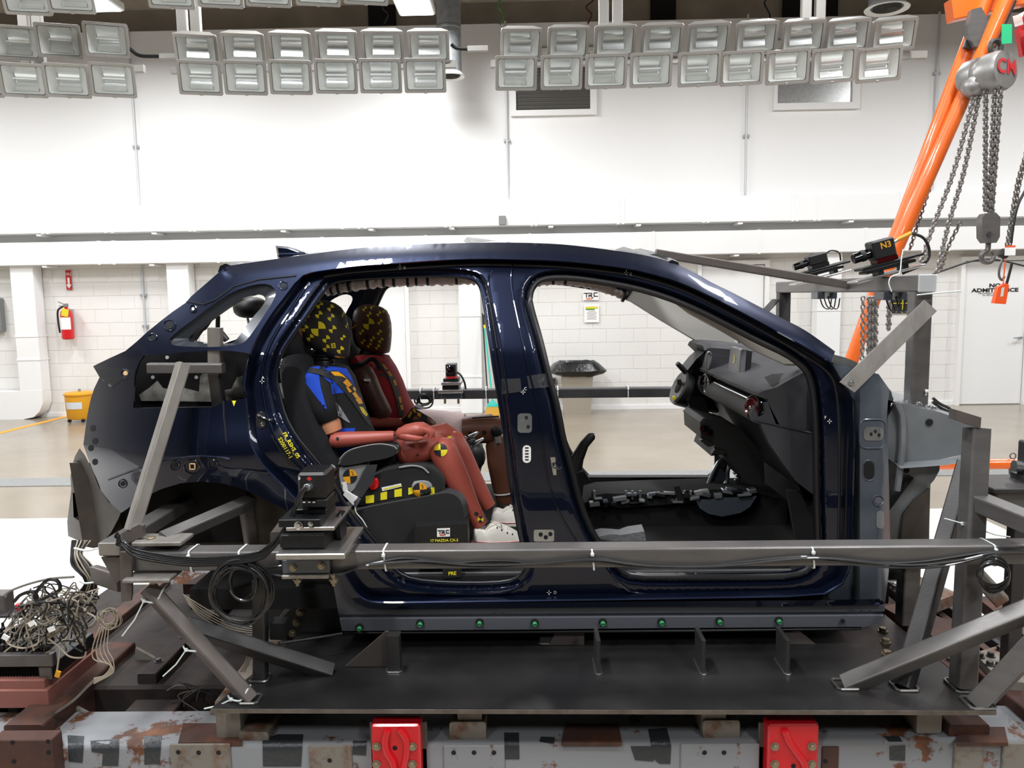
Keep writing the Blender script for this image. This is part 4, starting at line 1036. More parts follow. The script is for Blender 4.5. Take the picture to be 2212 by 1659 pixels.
# ------------------------------------------------------------------ dashboard and seats (parts of the car)
mat('dash', '#2f2f33', .55, bump=.12, bscale=400)
mat('dash_dark', '#1b1b1d', .55, bump=.1, bscale=300)
mat('dash_pad', '#2a2826', .5)
mat('gloss_black', '#060607', .12, coat=.5)
mat('vent_red', '#4a070b', .25, .4, coat=.6)
mat('screen_grey', '#5b5a58', .35)
mat('fabric_black', '#141416', .9, bump=.3, bscale=500, sheen=.2)
mat('fabric_dark', '#1d1e21', .9, bump=.3, bscale=400)
mat('thread', '#b9b9b6', .7)
dash = MB()
def sec(Y, fx, fz, lift): return [V((x, Y, z)) for x, z in [(fx, fz), ((fx+.93)/2 + .02, (fz + 1.40)/2 + .008 + lift), (.93, 1.392 + lift*.3), (.885, 1.38 + lift*.2), (.865, 1.371), (.866, 1.358), (.90, 1.350), (.90, 1.338), (.862, 1.335), (.845, 1.315), (.838, 1.29), (.85, 1.262), (.90, 1.245), (.955, 1.17), (1.02, 1.07), (1.07, .99), (1.10, .96), (fx, .96)]]
dash.rings([sec(2.955, 1.045, 1.455, 0), sec(2.99, 1.055, 1.468, .004), sec(3.12, 1.13, 1.485, .008), sec(3.45, 1.28, 1.50, .014), sec(3.85, 1.30, 1.50, .02), sec(4.27, 1.22, 1.48, .02)])
dsh = dash.build('dashboard', 'dash', car, angle=45)
# lower end panel
MB().plate(W3([(1640,908),(1660,912),(1764,938),(1764,1074),(1722,1042),(1690,1000),(1660,955)], 2.95), (0, .04, 0)).build('dash_end_panel', 'dash', dsh)
MB().tube(W3([(1628,908),(1660,915),(1700,925),(1764,938)], 2.948), .002, 5).build('panel_gap', 'black_void', dsh)
MB().plate(W3([(1668,838),(1685,831),(1714,829),(1700,835),(1672,842)], 2.97), (0, .1, .03)).build('defrost_slot', 'black_void', dsh)
# passenger vent
c = W(1627, 880, 2.99); ax = V((-.92, -.36, .05)).normalized()
MB().lathe([(.030, .002), (.040, .006), (.047, .004), (.048, -.01), (.04, -.03)], c, ax, 26).build('vent_ring', 'gloss_black', dsh)
MB().lathe([(.026, .006), (.031, .012), (.036, .008), (.036, .0)], c + ax*.004, ax, 26).build('vent_inner_ring', 'vent_red', dsh)
MB().lathe([(.006, .02), (.01, .016), (.012, .0)], c, ax, 12).build('vent_knob', 'chrome', dsh)
for k in (-1, 0, 1): MB().bar(c + V((0, -.0, .012*k)) + ax*.006 + V((.008, -.022, 0)), c + V((0, 0, .012*k)) + ax*.006 + V((-.008, .022, 0)), .004, .002).build('vent_slat', 'gloss_black', dsh)
MB().tube([W(1543, 826, 3.6), W(1563, 836, 3.4), W(1619, 862, 3.02)], .004, 6).build('trim_strip', 'chrome', dsh)
c2 = W(1525, 828, 3.72); MB().lathe([(.03, .002), (.04, .008), (.046, .0), (.04, -.03)], c2, ax, 22).build('vent_ring', 'gloss_black', dsh)
# tablet display
a, b_, c_, d_ = W(1578, 748, 3.66), W(1602, 754, 3.45), W(1598, 806, 3.45), W(1572, 799, 3.66)
n = (b_-a).cross(d_-a).normalized(); n = n if n.x < 0 else -n
MB().plate([p - n*.001 for p in (a, b_, c_, d_)], -n*.02).build('display_body', 'chrome', dsh)
cc = (a+b_+c_+d_)/4
MB().plate([p.lerp(cc, .08) + n*.001 for p in (a, b_, c_, d_)], -n*.003).build('display_screen', 'screen_grey', dsh)
MB().rings([[p.lerp(cc, .04) - n*.02 for p in (a, b_, c_, d_)], [p.lerp(cc, .15) - n*.05 for p in (a, b_, c_, d_)]]).build('display_back', 'dash_dark', dsh)
t3 = text_at('3', cc + n*.003, (b_-a), (a-d_), .05); t3.build('screen_mark', 'yellow_text', dsh)
MB().box(W(1590, 806, 3.55) + V((.04, 0, 0)), (.12, .26, .025), bev=.008).build('display_mount', 'dash_dark', dsh)
# cluster hood
hood = MB(); P = W3([(1503,742),(1512,737),(1530,738),(1570,741),(1640,748),(1690,765),(1650,776),(1590,772),(1545,764),(1520,758)], 4.02)
hood.rings([[p + V((0, -.20, -.02)) for p in P], [p + V((0, -.16, 0)) for p in P], [p + V((0, .16, 0)) for p in P], [p + V((0, .2, -.02)) for p in P]]); hood.build('cluster_hood', 'dash', dsh)
MB().plate(W3([(1522,760),(1560,768),(1580,800),(1545,812),(1500,835),(1485,800),(1505,775)], 3.98), (0, .18, 0)).build('cluster_back', 'dash_dark', dsh)
MB().plate(W3([(1540,766),(1580,770),(1585,790),(1560,806),(1528,808),(1535,785)], 3.8), (0, .15, 0)).build('cluster_side', 'dash', dsh)
MB().tube(catmull(W3([(1529,818),(1525,790),(1527,766),(1532,760),(1537,768),(1539,785)], 3.82), 5), .003, 6).build('loose_wire', 'silver_plate', dsh)
# steering column without wheel
sx = V((-.90, -.12, .40)).normalized(); c = W(1470, 838, 3.98)
st = MB().lathe([(.074, .012), (.088, .006), (.090, -.01), (.082, -.08), (.066, -.14), (.05, -.22)], c, sx, 26).build('steering_hub', 'dash_dark', dsh)
MB().lathe([(.072, .013), (.082, .016), (.088, .006)], c, sx, 26).build('hub_rim', 'screen_grey', st)
MB().lathe([(.02, .02), (.032, .016), (.034, .0)], c, sx, 16).build('hub_socket', 'black_void', st)
MB().box(c + V((.0, -.03, .03)) + sx*.018, (.02, .05, .03), bev=.004).build('hub_connector', 'black_plastic', st)
MB().box(c + V((-.02, -.02, -.055)) + sx*.018, (.014, .03, .02), bev=.003).build('hub_connector', 'yellow_text', st)
MB().tube([W(1488, 812, 3.98), W(1473, 795, 3.96), W(1463, 785, 3.95)], [.012, .014, .012], 10).build('stalk', 'dash_dark', st)
MB().tube([W(1458, 868, 3.98), W(1490, 880, 3.98), W(1512, 896, 3.95), W(1540, 905, 3.9)], .006, 6).build('column_edge', 'silver_plate', st)
MB().plate(W3([(1480,852),(1520,858),(1535,900),(1520,905),(1490,880)], 3.9), (0, .16, 0)).build('column_shroud', 'dash_dark', dsh)
MB().plate(W3([(1478,890),(1500,880),(1540,920),(1530,940)], 4.1), (0, .05, 0)).build('knee_bracket', 'dash_dark', dsh)
# centre stack
MB().plate(W3([(1512,912),(1520,903),(1555,912),(1600,926),(1650,985),(1652,1050),(1610,1040),(1580,1000),(1560,982),(1536,985),(1545,962),(1514,946)], 3.44), (0, .36, 0)).build('centre_stack', 'dash_dark', dsh)
for x, y in ((1521, 926), (1531, 934)):
    p = W(x, y, 3.43); MB().cyl(p + V((.01, .0, 0)), p + V((-.012, -.012, .004)), .014, 14).build('control_knob', 'gloss_black', dsh)
MB().plate(W3([(1512,952),(1520,948),(1545,962),(1530,966)], 3.42), (0, .04, 0)).build('stack_bracket', 'black_plastic', dsh)
MB().plate(W3([(1538,980),(1545,970),(1570,975),(1562,982)], 3.42), (0, .04, 0)).build('stack_bracket', 'black_plastic', dsh)
MB().tube(catmull(W3([(1526,1056),(1540,1020),(1556,995),(1575,998),(1572,1020),(1570,1040),(1555,1054)], 3.7), 4), .010, 8).build('floor_brace', 'silver_plate', dsh)
MB().plate(W3([(1530,1056),(1542,1020),(1556,992),(1576,995),(1570,1050)], 3.72), (0, .02, 0)).build('brace_plate', 'primer', dsh)
random.seed(21)
for k in range(9):
    x, y = random.uniform(1586, 1640), random.uniform(992, 1044); p = W(x, y, 3.7 + random.uniform(-.05, .1))
    MB().box(p, (random.uniform(.015, .04), .03, random.uniform(.01, .05)), M4.Rotation(random.uniform(-.8, .8), 3, 'Y'), .003).build('pedal_hardware', ('silver_plate', 'black_plastic', 'primer')[k % 3], dsh)
# rear seat
seat = MB(); prof = [(594,795),(606,772),(632,768),(652,785),(672,840),(700,915),(728,985),(752,1045),(758,1085),(730,1095),(690,1060),(648,985),(612,890)]
pr = [(p.x, p.y) for p in chaikin([V(q) for q in prof], 1)]
def xsec(poly, Ys, shrink): 
    base = W3(poly, Ys[0][0] if isinstance(Ys[0], tuple) else Ys[0]); c = sum(base, V())/len(base); y0 = base[0].y
    return [[V((c.x + (p.x-c.x)*s, Y, c.z + (p.z-c.z)*s)) for p in base] for Y, s in zip(Ys, shrink)]
seat.rings(xsec(pr, (2.99, 3.03, 3.4, 3.8, 4.2, 4.24), (.86, 1, 1, 1, 1, .86)))
rs = seat.build('rear_seat', 'fabric_dark', car, 'black fabric rear seat')
cu = [(742,1112),(770,1098),(840,1084),(920,1070),(965,1060),(992,1066),(1006,1085),(1010,1115),(1006,1150),(995,1195),(800,1195),(770,1150)]
cu = [(p.x, p.y) for p in chaikin([V(q) for q in cu], 1)]
MB().rings(xsec(cu, (2.97, 3.01, 3.4, 3.8, 4.2, 4.24), (.93, 1, 1, 1, 1, .93))).build('seat_cushion', 'fabric_black', rs)
MB().tube(catmull(W3([(778,1122),(840,1118),(900,1112),(960,1098),(992,1082)], 2.985), 6), .0012, 4).build('seat_stitching', 'thread', rs)
def headrest(cx, cy, Y, w, h, d, stems=True, m='fabric_dark'):
    p = W(cx, cy, Y); o = MB().ell(p, (w, d, h), 16, None, 10, 2.6).build('headrest', m, rs)
    if stems:
        for dy in (-.05, .05): MB().cyl(p + V((0, dy, -h*.8)), p + V((.03, dy, -h - .16)), .006, 8).build('headrest_post', 'chrome', rs)
headrest(637, 738, 3.22, .055, .085, .13); headrest(735, 715, 3.98, .055, .085, .13)
headrest(541, 664, 3.62, .062, .048, .12, True, 'rubber')
# box sign on the sill, plastic trim under the seat
for nm, P, Y in (('seat_base', [(775,1190),(1010,1190),(1090,1220),(1110,1255),(870,1255)], 2.99),): MB().plate(W3(P, Y), (0, .9, 0)).build(nm, 'carpet', rs)
# ------------------------------------------------------------------ booster seat
mat('orange_mark', '#eba51e', .5); mat('booster_grey', '#8d8f8e', .6); mat('red_plastic', '#d8141a', .35)
bs = thing('booster_seat', 'black and grey child booster seat with checkered target tape on the rear seat', 'booster seat', W(850, 1085, 3.1))
def solid(poly, Y0, Y1, m, name, parent, it=1, b=.012, lab=None):
    P = chaikin([V(q) for q in poly], it) if it else [V(q) for q in poly]
    base = W3([(p.x, p.y) for p in P], Y0); c = sum(base, V())/len(base)
    def sh(k, Y): return [V((c.x + (p.x-c.x)*k, Y, c.z + (p.z-c.z)*k)) for p in base]
    ext = max((p-c).length for p in base); k = 1 - b/ext
    mb = MB().rings([sh(k, Y0), sh(1, Y0 + b), sh(1, Y1 - b), sh(k, Y1)]); return mb, mb.build(name, m, parent, lab, angle=50)
base_b, o1 = solid([(732,1064),(765,1060),(790,1042),(815,1018),(862,1007),(922,1006),(946,1016),(962,1038),(957,1064),(930,1075),(850,1088),(780,1094),(756,1088)], 2.985, 3.42, 'fabric_black', 'base', bs)
_, o = solid([(729,1012),(742,1008),(791,1000),(794,1014),(776,1040),(764,1062),(748,1070),(737,1062)], 2.975, 3.05, 'booster_grey', 'side_shell', bs, 1, .006); shell_b = _
arm_b, o = solid([(726,1010),(733,990),(750,974),(780,964),(818,958),(848,962),(859,970),(856,984),(830,993),(795,998),(772,1004)], 2.96, 3.06, 'fabric_black', 'armrest', bs)
MB().tube(catmull(W3([(733,992),(750,975),(780,965),(818,959),(848,963),(857,970)], 2.962), 5), .0012, 4).build('stitching', 'thread', bs)
solid([(726,1010),(733,990),(750,974),(780,964),(818,958),(848,962),(859,970),(856,984),(830,993),(795,998),(772,1004)], 3.36, 3.45, 'fabric_black', 'armrest', bs)
_, o = solid([(802,1040),(812,1030),(818,1042),(816,1056),(804,1060),(796,1056)], 2.972, 3.0, 'red_plastic', 'belt_guide', bs, 1, .004)
MB().tube(catmull(W3([(862,1010),(890,1006),(912,1010),(926,1022)], 2.982), 5), .004, 6).build('piping', 'booster_grey', bs)
_, o = solid([(888,1042),(912,1038),(930,1042),(936,1060),(920,1068),(892,1068)], 2.974, 3.0, 'booster_grey', 'side_pad', bs, 1, .004); pad_b = _
bb_all = MB()
for q in (base_b, shell_b, arm_b, pad_b): bb_all.add(q.v, q.f)
bv_b = bb_all.bvh()
def dec(bv, poly, m, name, parent, off=.002, step=5, lab=None): return decal(bv, poly, off, step).build(name, m, parent, lab, fixn=False, angle=60)
def target(bv, cx, cy, r, m1, m2, parent, rot=0, num=None, sx=1.0, off=.0025, only=False):
    for k in range(4):
        m = m1 if k % 2 == 0 else m2
        if only and k % 2: continue
        dec(bv, sector_px(cx, cy, r, 90*k + rot, 90*k + 90 + rot, sx), m, 'target_marker', parent, off, max(2.5, r*.35))
    if num: decal_text(bv, num, cx + r*.35, cy - r*.4, r*.75, -15, off + .001).build('target_number', 'ink', parent, fixn=False)
target(bv_b, 756, 1029, 15.5, 'orange_mark', 'ink', bs, 5, '2'); target(bv_b, 907, 1058, 15.5, 'orange_mark', 'ink', bs, 5, '3')
xs = [770, 790, 808, 822, 836, 852, 868]
for i in range(len(xs) - 1):
    y = 1091 - (xs[i] - 770)*.22
    dec(bv_b, [(xs[i], y - 15), (xs[i+1], y - 18), (xs[i+1], y - 1), (xs[i], y + 1)], 'yellow_text' if i % 2 else 'ink', 'check_tape', bs, .003)
for i, x in enumerate((882, 922, 929)): dec(bv_b, [(x, 1054), (x + 9, 1052), (x + 10, 1066), (x, 1069)], 'yellow_text' if i != 1 else 'ink', 'check_tape', bs, .0035)
dec(bv_b, [(824,1053), (866,1044), (868,1051), (826,1061)], 'paper', 'label', bs, .003); dec(bv_b, [(828,1055.5), (866,1047.5), (866,1050), (828,1058)], 'yellow_text', 'label_band', bs, .004)
dec(bv_b, [(733,1043), (748,1040), (752,1060), (738,1064)], 'paper', 'label', bs, .003)
# lap belt webbing and tagged buckle
mat('webbing', '#2a2b2e', .65, bump=.3, bscale=700)
bl = thing('belt_webbing', 'dark seat belt webbing crossing the booster side with a white tagged sensor', 'seat belt', W(770, 1080, 2.95))
MB().plate(W3([(792,1005),(815,1004),(806,1040),(782,1074),(757,1072),(775,1040)], 2.955), (0, .004, 0)).build('webbing', 'webbing', bl)
MB().plate(W3([(746,1060),(776,1077),(766,1094),(741,1069)], 2.945), (0, .012, 0)).build('sensor_tag', 'white_plastic', bl)
MB().plate(W3([(772,1075),(779,1079),(770,1096),(763,1092)], 2.942), (0, .014, 0)).build('tag_clip', 'silver_plate', bl)
for k in range(3): MB().box(W(766 + k*1.5, 1085 - k*2, 2.943), (.006, .002, .004), M4.Rotation(R(-30), 3, 'Y')).build('tag_print', 'ink', bl)
MB().tube(catmull(W3([(767,1095),(770,1108),(782,1122),(790,1135),(795,1147)], 2.945), 5), .0022, 6).build('sensor_wire', 'paper', bl)
# ------------------------------------------------------------------ dummies
mat('vinyl_red', '#9c4a3e', .42, col2='#a85346', scale=6, spec=.4)
mat('vinyl_brown', '#4a2c22', .45, col2='#5a382c', scale=6)
mat('vinyl_brown2', '#6b4331', .45, col2='#7a4d39', scale=5)
mat('vinyl_tan', '#c98a66', .5)
mat('vinyl_black', '#1f1c1b', .6, col2='#2a2623', scale=20)
mat('shirt_black', '#121316', .85, bump=.15, bscale=250)
mat('shirt_blue', '#0f49c8', .75, bump=.15, bscale=250)
mat('shirt_grey', '#8b8f94', .8)
mat('shirt_red', '#93101a', .8, bump=.15, bscale=250)
mat('shorts_pink', '#dcc5c2', .85, bump=.2, bscale=60)
mat('canvas_white', '#dedad0', .8, bump=.15, bscale=300)
mat('shoe_red', '#b3242c', .5); mat('sole', '#d6d1c3', .6)
mat('target_yellow', '#e2cf1f', .5)
def head_mb(rows, Y, bvback=None, nose=None):
    P = []; n = 28
    for i, (py, fx, bx, hw, fb) in enumerate(rows):
        a, b = W(bx, py, Y), W(fb, py, Y); f = W(fx, py, Y); c = (a + b)/2; ax = (b.x - a.x)/2; r = []
        for j in range(n):
            th = 2*math.pi*j/n; cs, sn = math.cos(th), math.sin(th)
            e = .86; x = ax*math.copysign(abs(cs)**e, cs); y = hw*math.copysign(abs(sn)**e, sn)
            th2 = th if th <= math.pi else th - 2*math.pi
            x += (f.x - b.x)*math.exp(-(th2/.30)**2)
            r.append(V((c.x + x, Y + y, c.z)))
        P.append(r)
    return MB().rings(P)
d1 = thing('crash_dummy', 'child crash-test dummy with black head in blue and black shirt, nearest the camera', 'crash dummy', W(760, 1005, 3.2))
YN = 3.2
h1 = head_mb([(648.5,700,690,.012,700),(651,712,677,.036,712),(656,724,668,.054,724),(665,736,659,.068,736),(680,746,653,.077,746),(696,751,650,.080,751),(706,752,650,.080,752),(712,754,650,.079,752),(717,759,651,.078,752),(722,762,652,.076,752),(727,762,653,.075,752),(732,758,655,.073,752),(737,757,658,.071,752),(742,758,662,.069,752),(747,757,668,.066,752),(752,756,676,.063,752),(758,756,686,.058,752),(765,755,697,.052,751),(771,752,712,.044,749),(774.5,744,726,.028,743)], YN)
hd1 = h1.build('head', 'vinyl_black', d1, 'black vinyl head with yellow quadrant targets', angle=80)
bv1 = h1.bvh()
def zpt(zx, zy): return 640 + zx/8.508, 630 + zy/8.508
for zx, zy, zr in ((428,243,70), (258,325,66), (632,297,66), (415,420,70), (640,472,68), (180,472,65), (160,676,66), (668,690,72), (255,845,68), (550,870,72), (553,1037,68), (858,845,52), (812,1070,70)):
    x, y = zpt(zx, zy); target(bv1, x, y, zr/8.508, 'target_yellow', 'ink', hd1, 0, None, 1.0, .002, True)
x, y = zpt(405, 682); target(bv1, x, y, 138/8.508, 'target_yellow', 'ink', hd1, 0, None, 1, .0022, True)
dec(bv1, [zpt(635, 952), zpt(712, 940), zpt(727, 1032), zpt(650, 1045)], 'target_yellow', 'number_tag', hd1, .003)
x, y = zpt(684, 995); decal_text(bv1, '3', x, y, 10, -8, .004, bold=.15).build('tag_number', 'ink', hd1, fixn=False)
for zx, zy in ((860, 420), (930, 620)): 
    x, y = zpt(zx, zy); target(bv1, x, y, 6, 'target_yellow', 'ink', hd1, 0, None, .5, .002, True)
dec(bv1, [(722,768.5), (735,770.5), (748,771), (748,773.5), (735,773.5), (724,771.5)], 'orange_mark', 'chin_paint', hd1, .0015, 3)
MB().ell(W(655, 716, 3.2) + V((-.005, 0, 0)), (.03, .06, .05), 14).build('skull_cap', 'vinyl_brown2', d1)
nk = MB().loft([(W(703, 752, YN), .036, .04), (W(700, 775, YN), .036, .04), (W(698, 790, YN), .05, .07), (W(697, 800, YN), .085, .11)], 16); nk.build('neck', 'rubber', d1)
for k in range(4): MB().tube([W(702 - k, 760 + k*7, YN) + V((.042*math.cos(a*math.pi/6), .045*math.sin(a*math.pi/6), 0)) for a in range(12)], .005, 6, True).build('neck_ring', 'black_plastic', d1)
to1 = MB().loft([(W(697,790,YN), .06, .09), (W(699,803,YN), .095, .145), (W(706,830,YN), .112, .165), (W(720,870,YN), .112, .16), (W(738,910,YN), .105, .15), (W(756,950,YN), .1, .145), (W(772,985,YN), .105, .15), (W(786,1004,YN), .08, .13)], 24, pw=2.5)
tor1 = to1.build('shirt', 'shirt_black', d1, 'blue and black short-sleeved shirt', angle=80)
sl1 = MB().loft([(W(676,800,3.06), .035, .03), (W(680,815,3.04), .062, .05), (W(688,845,3.03), .062, .052), (W(699,876,3.02), .052, .048), (W(711,908,3.02), .047, .046), (W(712,911,3.02), .03, .03)], 18)
sl1.build('sleeve', 'shirt_black', d1, angle=80)
MB().loft([(W(676,800,3.34), .035, .03), (W(690,845,3.37), .06, .05), (W(711,908,3.38), .047, .046)], 14).build('sleeve', 'shirt_black', d1)
tb = MB().add(to1.v, to1.f).add(sl1.v, sl1.f); bvt = tb.bvh()
def z5(l): return [(500 + x/2.989, 500 + y/2.989) for x, y in l]
dec(bvt, z5([(455,900),(480,880),(560,885),(575,1000),(600,1090),(618,1150),(600,1140),(540,1060),(480,980)]), 'shirt_blue', 'blue_panel', tor1, .003)
dec(bvt, z5([(575,925),(640,905),(740,880),(770,930),(800,1000),(745,1040),(690,1045),(650,1052),(640,980)]), 'shirt_blue', 'blue_panel', tor1, .003)
dec(bvt, z5([(470,880),(600,866),(720,880),(740,905),(640,910),(560,930),(480,905)]), 'shirt_blue', 'blue_panel', tor1, .0032)
dec(bvt, z5([(672,1100),(700,1130),(770,1240),(740,1225),(690,1190)]), 'shirt_grey', 'grey_panel', tor1, .003)
dec(bvt, z5([(640,1330),(700,1270),(800,1270),(790,1310),(760,1400),(680,1480),(640,1450)]), 'shirt_blue', 'blue_panel', tor1, .003)
# shoulder belt with checks
blt = thing('shoulder_belt', 'dark shoulder belt with orange check marks over the blue shirt', 'seat belt', W(735, 860, 3.05))
belt = z5([(290,850),(400,862),(560,885),(650,898),(700,905),(760,950),(820,1030),(870,1120),(905,1190),(950,1280),(930,1292),(870,1230),(800,1130),(740,1050),(660,960),(560,920),(400,895),(290,868)])
dec(bvt, belt, 'webbing', 'webbing', blt, .007)
MB().plate(W3(z5([(290,850),(420,868),(420,898),(290,868)]), 3.02), (0, .004, 0)).build('webbing', 'webbing', blt)
for q in ([(640,905),(690,905),(710,935),(665,930)], [(690,905),(720,925),(745,950),(710,935)], [(720,975),(745,950),(780,990),(755,1005)], [(755,1005),(780,1035),(760,1040),(738,1000)], [(780,1045),(800,1035),(825,1070),(805,1080)], [(800,1085),(830,1070),(850,1110),(825,1115)], [(790,1000),(805,1020),(800,1035),(782,1015)]):
    dec(bvt, z5(q), 'orange_mark', 'check_mark', blt, .009)
dec(bvt, z5([(825,1130),(850,1135),(880,1180),(870,1195),(845,1170)]), 'target_yellow', 'check_mark', blt, .009)
MB().box(W(619, 792, 3.0), (.05, .006, .016), M4.Rotation(R(12), 3, 'Y'), .002).build('belt_clip', 'silver_plate', blt)
MB().tube(W3([(600,786),(625,804),(642,812)], 3.0), .002, 5).build('sensor_wire', 'silver_plate', blt)
# arm
MB().loft([(W(710,905,3.02), .036, .036), (W(714,916,3.02), .04, .04), (W(720,932,3.02), .036, .038), (W(722,936,3.02), .02, .02)], 16).build('elbow_skin', 'vinyl_tan', d1, 'pale tan elbow segment')
MB().bar(W(717,930,3.0), W(722,946,3.0), .012, .03).build('elbow_bracket', 'silver_plate', d1)
fa = MB().loft([(W(713.5,951,3.0), .012, .02), (W(717,951,3.0), .026, .034), (W(727,950.5,3.0), .031, .037), (W(750,949,3.0), .030, .036), (W(800,946,3.0), .026, .03), (W(845,942.5,3.0), .0215, .025), (W(852,942,3.0), .019, .022)], 18)
fo = fa.build('forearm', 'vinyl_red', d1, angle=70); bvf = fa.bvh()
dec(bvf, epx(729, 948, 3.5, 4), 'black_void', 'elbow_hole', fo, .001, 2.5)
for dy in (-4, 4): MB().cyl(W(850, 941 + dy, 3.0), W(868, 939.5 + dy, 3.0), .0035, 8).build('wrist_pin', 'chrome', d1)
hn = MB().loft([(W(857,940,3.0), .016, .02), (W(864,938,3.0), .023, .03), (W(880,933,3.0), .030, .036), (W(900,929,3.0), .031, .04), (W(915,927,3.0), .027, .04), (W(922,928,3.0), .018, .036)], 18)
for k, (dy, L) in enumerate(((-.03, 14), (-.01, 18), (.01, 17), (.03, 12))):
    hn.loft([(W(908,926,3.0) + V((0, dy, .002)), .014, .0095), (W(922,927,3.0) + V((0, dy, .0)), .013, .0095), (W(918 + L,933,3.0) + V((0, dy, 0)), .0115, .009), (W(917 + L,943,3.0) + V((0, dy, 0)), .009, .008)], 10)
hn.loft([(W(868,939,3.0) + V((0, -.02, 0)), .016, .013), (W(884,942,3.0) + V((0, -.03, 0)), .0155, .012), (W(902,944,3.0) + V((0, -.034, 0)), .013, .011), (W(915,943,3.0) + V((0, -.032, 0)), .007, .007)], 10)
hn.build('hand', 'vinyl_red', d1, angle=70)
# legs
sh = MB().loft([(W(790,1000,YN), .085, .16), (W(815,990,YN), .085, .165), (W(845,982,YN), .075, .16), (W(868,977,YN), .065, .15)], 20); sh.build('shorts', 'shirt_black', d1)
th = MB().loft([(W(862,978,3.1), .05, .055), (W(870,976,3.1), .066, .07), (W(895,972,3.1), .066, .068), (W(925,967,3.1), .056, .06), (W(948,966,3.1), .05, .055), (W(962,968,3.1), .035, .04)], 18); tho = th.build('thigh', 'vinyl_red', d1, angle=70)
bvth = th.bvh(); dec(bvth, epx(902, 983, 2, 2.4), 'black_void', 'rivet_hole', tho, .001, 2)
MB().loft([(W(880,972,3.3), .06, .06), (W(930,948,3.3), .055, .055), (W(965,938,3.3), .05, .055), (W(985,944,3.3), .03, .04)], 16).build('thigh', 'vinyl_red', d1)
sn = MB().loft([(W(946,953,3.06), .025, .03), (W(951,960,3.06), .050, .05), (W(958,975,3.06), .056, .056), (W(972,1005,3.06), .055, .055), (W(992,1045,3.06), .049, .05), (W(1015,1090,3.06), .036, .04), (W(1032,1122,3.06), .032, .034), (W(1038,1134,3.06), .03, .032)], 20); sno = sn.build('shin', 'vinyl_red', d1, angle=70)
bvs = sn.bvh(); target(bvs, 952, 972, 14.5, 'ink', 'target_yellow', sno, 4); target(bvs, 1038, 1122, 7, 'ink', 'target_yellow', sno, 40)
dec(bvs, epx(1029, 1110, 4.5, 4.5), 'ink', 'screw_cover', sno, .002, 3)
sf = MB().loft([(W(968,940,3.28), .03, .03), (W(976,948,3.28), .05, .052), (W(990,975,3.28), .052, .052), (W(1015,1025,3.28), .046, .048), (W(1042,1072,3.28), .036, .04), (W(1056,1095,3.28), .031, .034)], 18); sfo = sf.build('shin', 'vinyl_red', d1, angle=70)
dec(sf.bvh(), sector_px(970, 942, 7, 180, 360), 'target_yellow', 'target_marker', sfo, .002, 3)
MB().tube(W3([(1031,1135),(1042,1130),(1053,1124)], 3.055), .007, 8).build('ankle_joint', 'black_plastic', d1)
def shoe(ox, oy, Y, s, label, cut=None):
    t = thing('sneaker', label, 'shoe', W(1070 + ox, 1172 + oy, Y))
    q = lambda l: W3([(1070 + ox + (x - 1070)*s, 1172 + oy + (y - 1172)*s) for x, y in l], Y)
    up = q([(1021,1164),(1021,1150),(1026,1138),(1036,1137),(1048,1141),(1058,1134),(1072,1131),(1090,1137),(1108,1146),(1122,1154),(1128,1164)])
    def w(k, yy): c = sum(up, V())/len(up); return [V((c.x + (p.x-c.x)*k, p.y + yy, c.z - .02 + (p.z - c.z + .02)*(k if p.z > c.z - .02 else 1))) for p in up]
    u = MB().rings([w(.80, -.043), w(.95, -.035), w(1, -.015), w(1, .015), w(.95, .035), w(.8, .043)]); uo = u.build('upper', 'canvas_white', t, angle=70)
    sl = [(1019,1172),(1020,1162),(1060,1164),(1100,1163),(1128,1162),(1131,1168),(1128,1173)]
    a = q(sl); MB().rings([[p + V((0, -.046, 0)) for p in a], [p + V((0, .046, 0)) for p in a]]).build('sole', 'sole', t)
    MB().tube([p + V((0, -.047, 0)) for p in q([(1021,1162),(1060,1164.5),(1100,1163.5),(1127,1161.5)])], .0018, 5).build('red_stripe', 'shoe_red', t)
    bvu = u.bvh()
    for x, y in ((1084,1141), (1096,1147), (1107,1150), (1074,1136)):
        X, Yp = 1070 + ox + (x-1070)*s, 1172 + oy + (y + 4 - 1172)*s; dec(bvu, epx(X, Yp, 1.8*s, 2*s), 'ink', 'eyelet', t, .0015, 1.6)
    for k in range(3):
        a = q([(1068 + k*12, 1134 + k*4.5)])[0]; MB().tube(catmull([a + V((0, -.04, -.012)), a + V((.006, -.02, .006)), a + V((0, .02, .008))], 4), .003, 6).build('lace', 'canvas_white', t)
    a = q([(1068, 1130)])[0] + V((0, -.02, 0)); MB().tube(catmull([a, a + V((-.03, -.015, -.012)), a + V((-.02, -.02, -.03)), a, a + V((.02, -.02, .012)), a + V((.03, -.015, -.005)), a], 4), .0025, 6).build('lace_bow', 'canvas_white', t)
    return t
shoe(0, 0, 3.06, 1.0, 'white canvas sneaker with red stripe on the front foot of the child dummy'); shoe(34, -42, 3.3, .86, 'white canvas sneaker with red stripe on the rear foot of the child dummy')
random.seed(4)
ck = thing('sensor_cable_knot', 'small knot of black sensor cables with metal plugs by the dummy knees', 'cables', W(1015, 960, 3.4))
for k in range(8):
    a = W(random.uniform(995, 1030), random.uniform(940, 956), 3.38 + .01*k)
    MB().tube(catmull([a, a + V((random.uniform(-.02, .05), 0, random.uniform(-.02, .02))), a + V((random.uniform(-.03, .04), 0, -.04)), W(1020 + 3*k, 1010 + 6*k, 3.42), W(1040 + 2*k, 1070, 3.44)], 4), .0035, 6).build('cable', 'black_plastic' if k % 3 else 'silver_plate', ck)
MB().ell(W(1020, 985, 3.45), (.06, .05, .07), 12).build('sensor_box', 'black_plastic', ck)
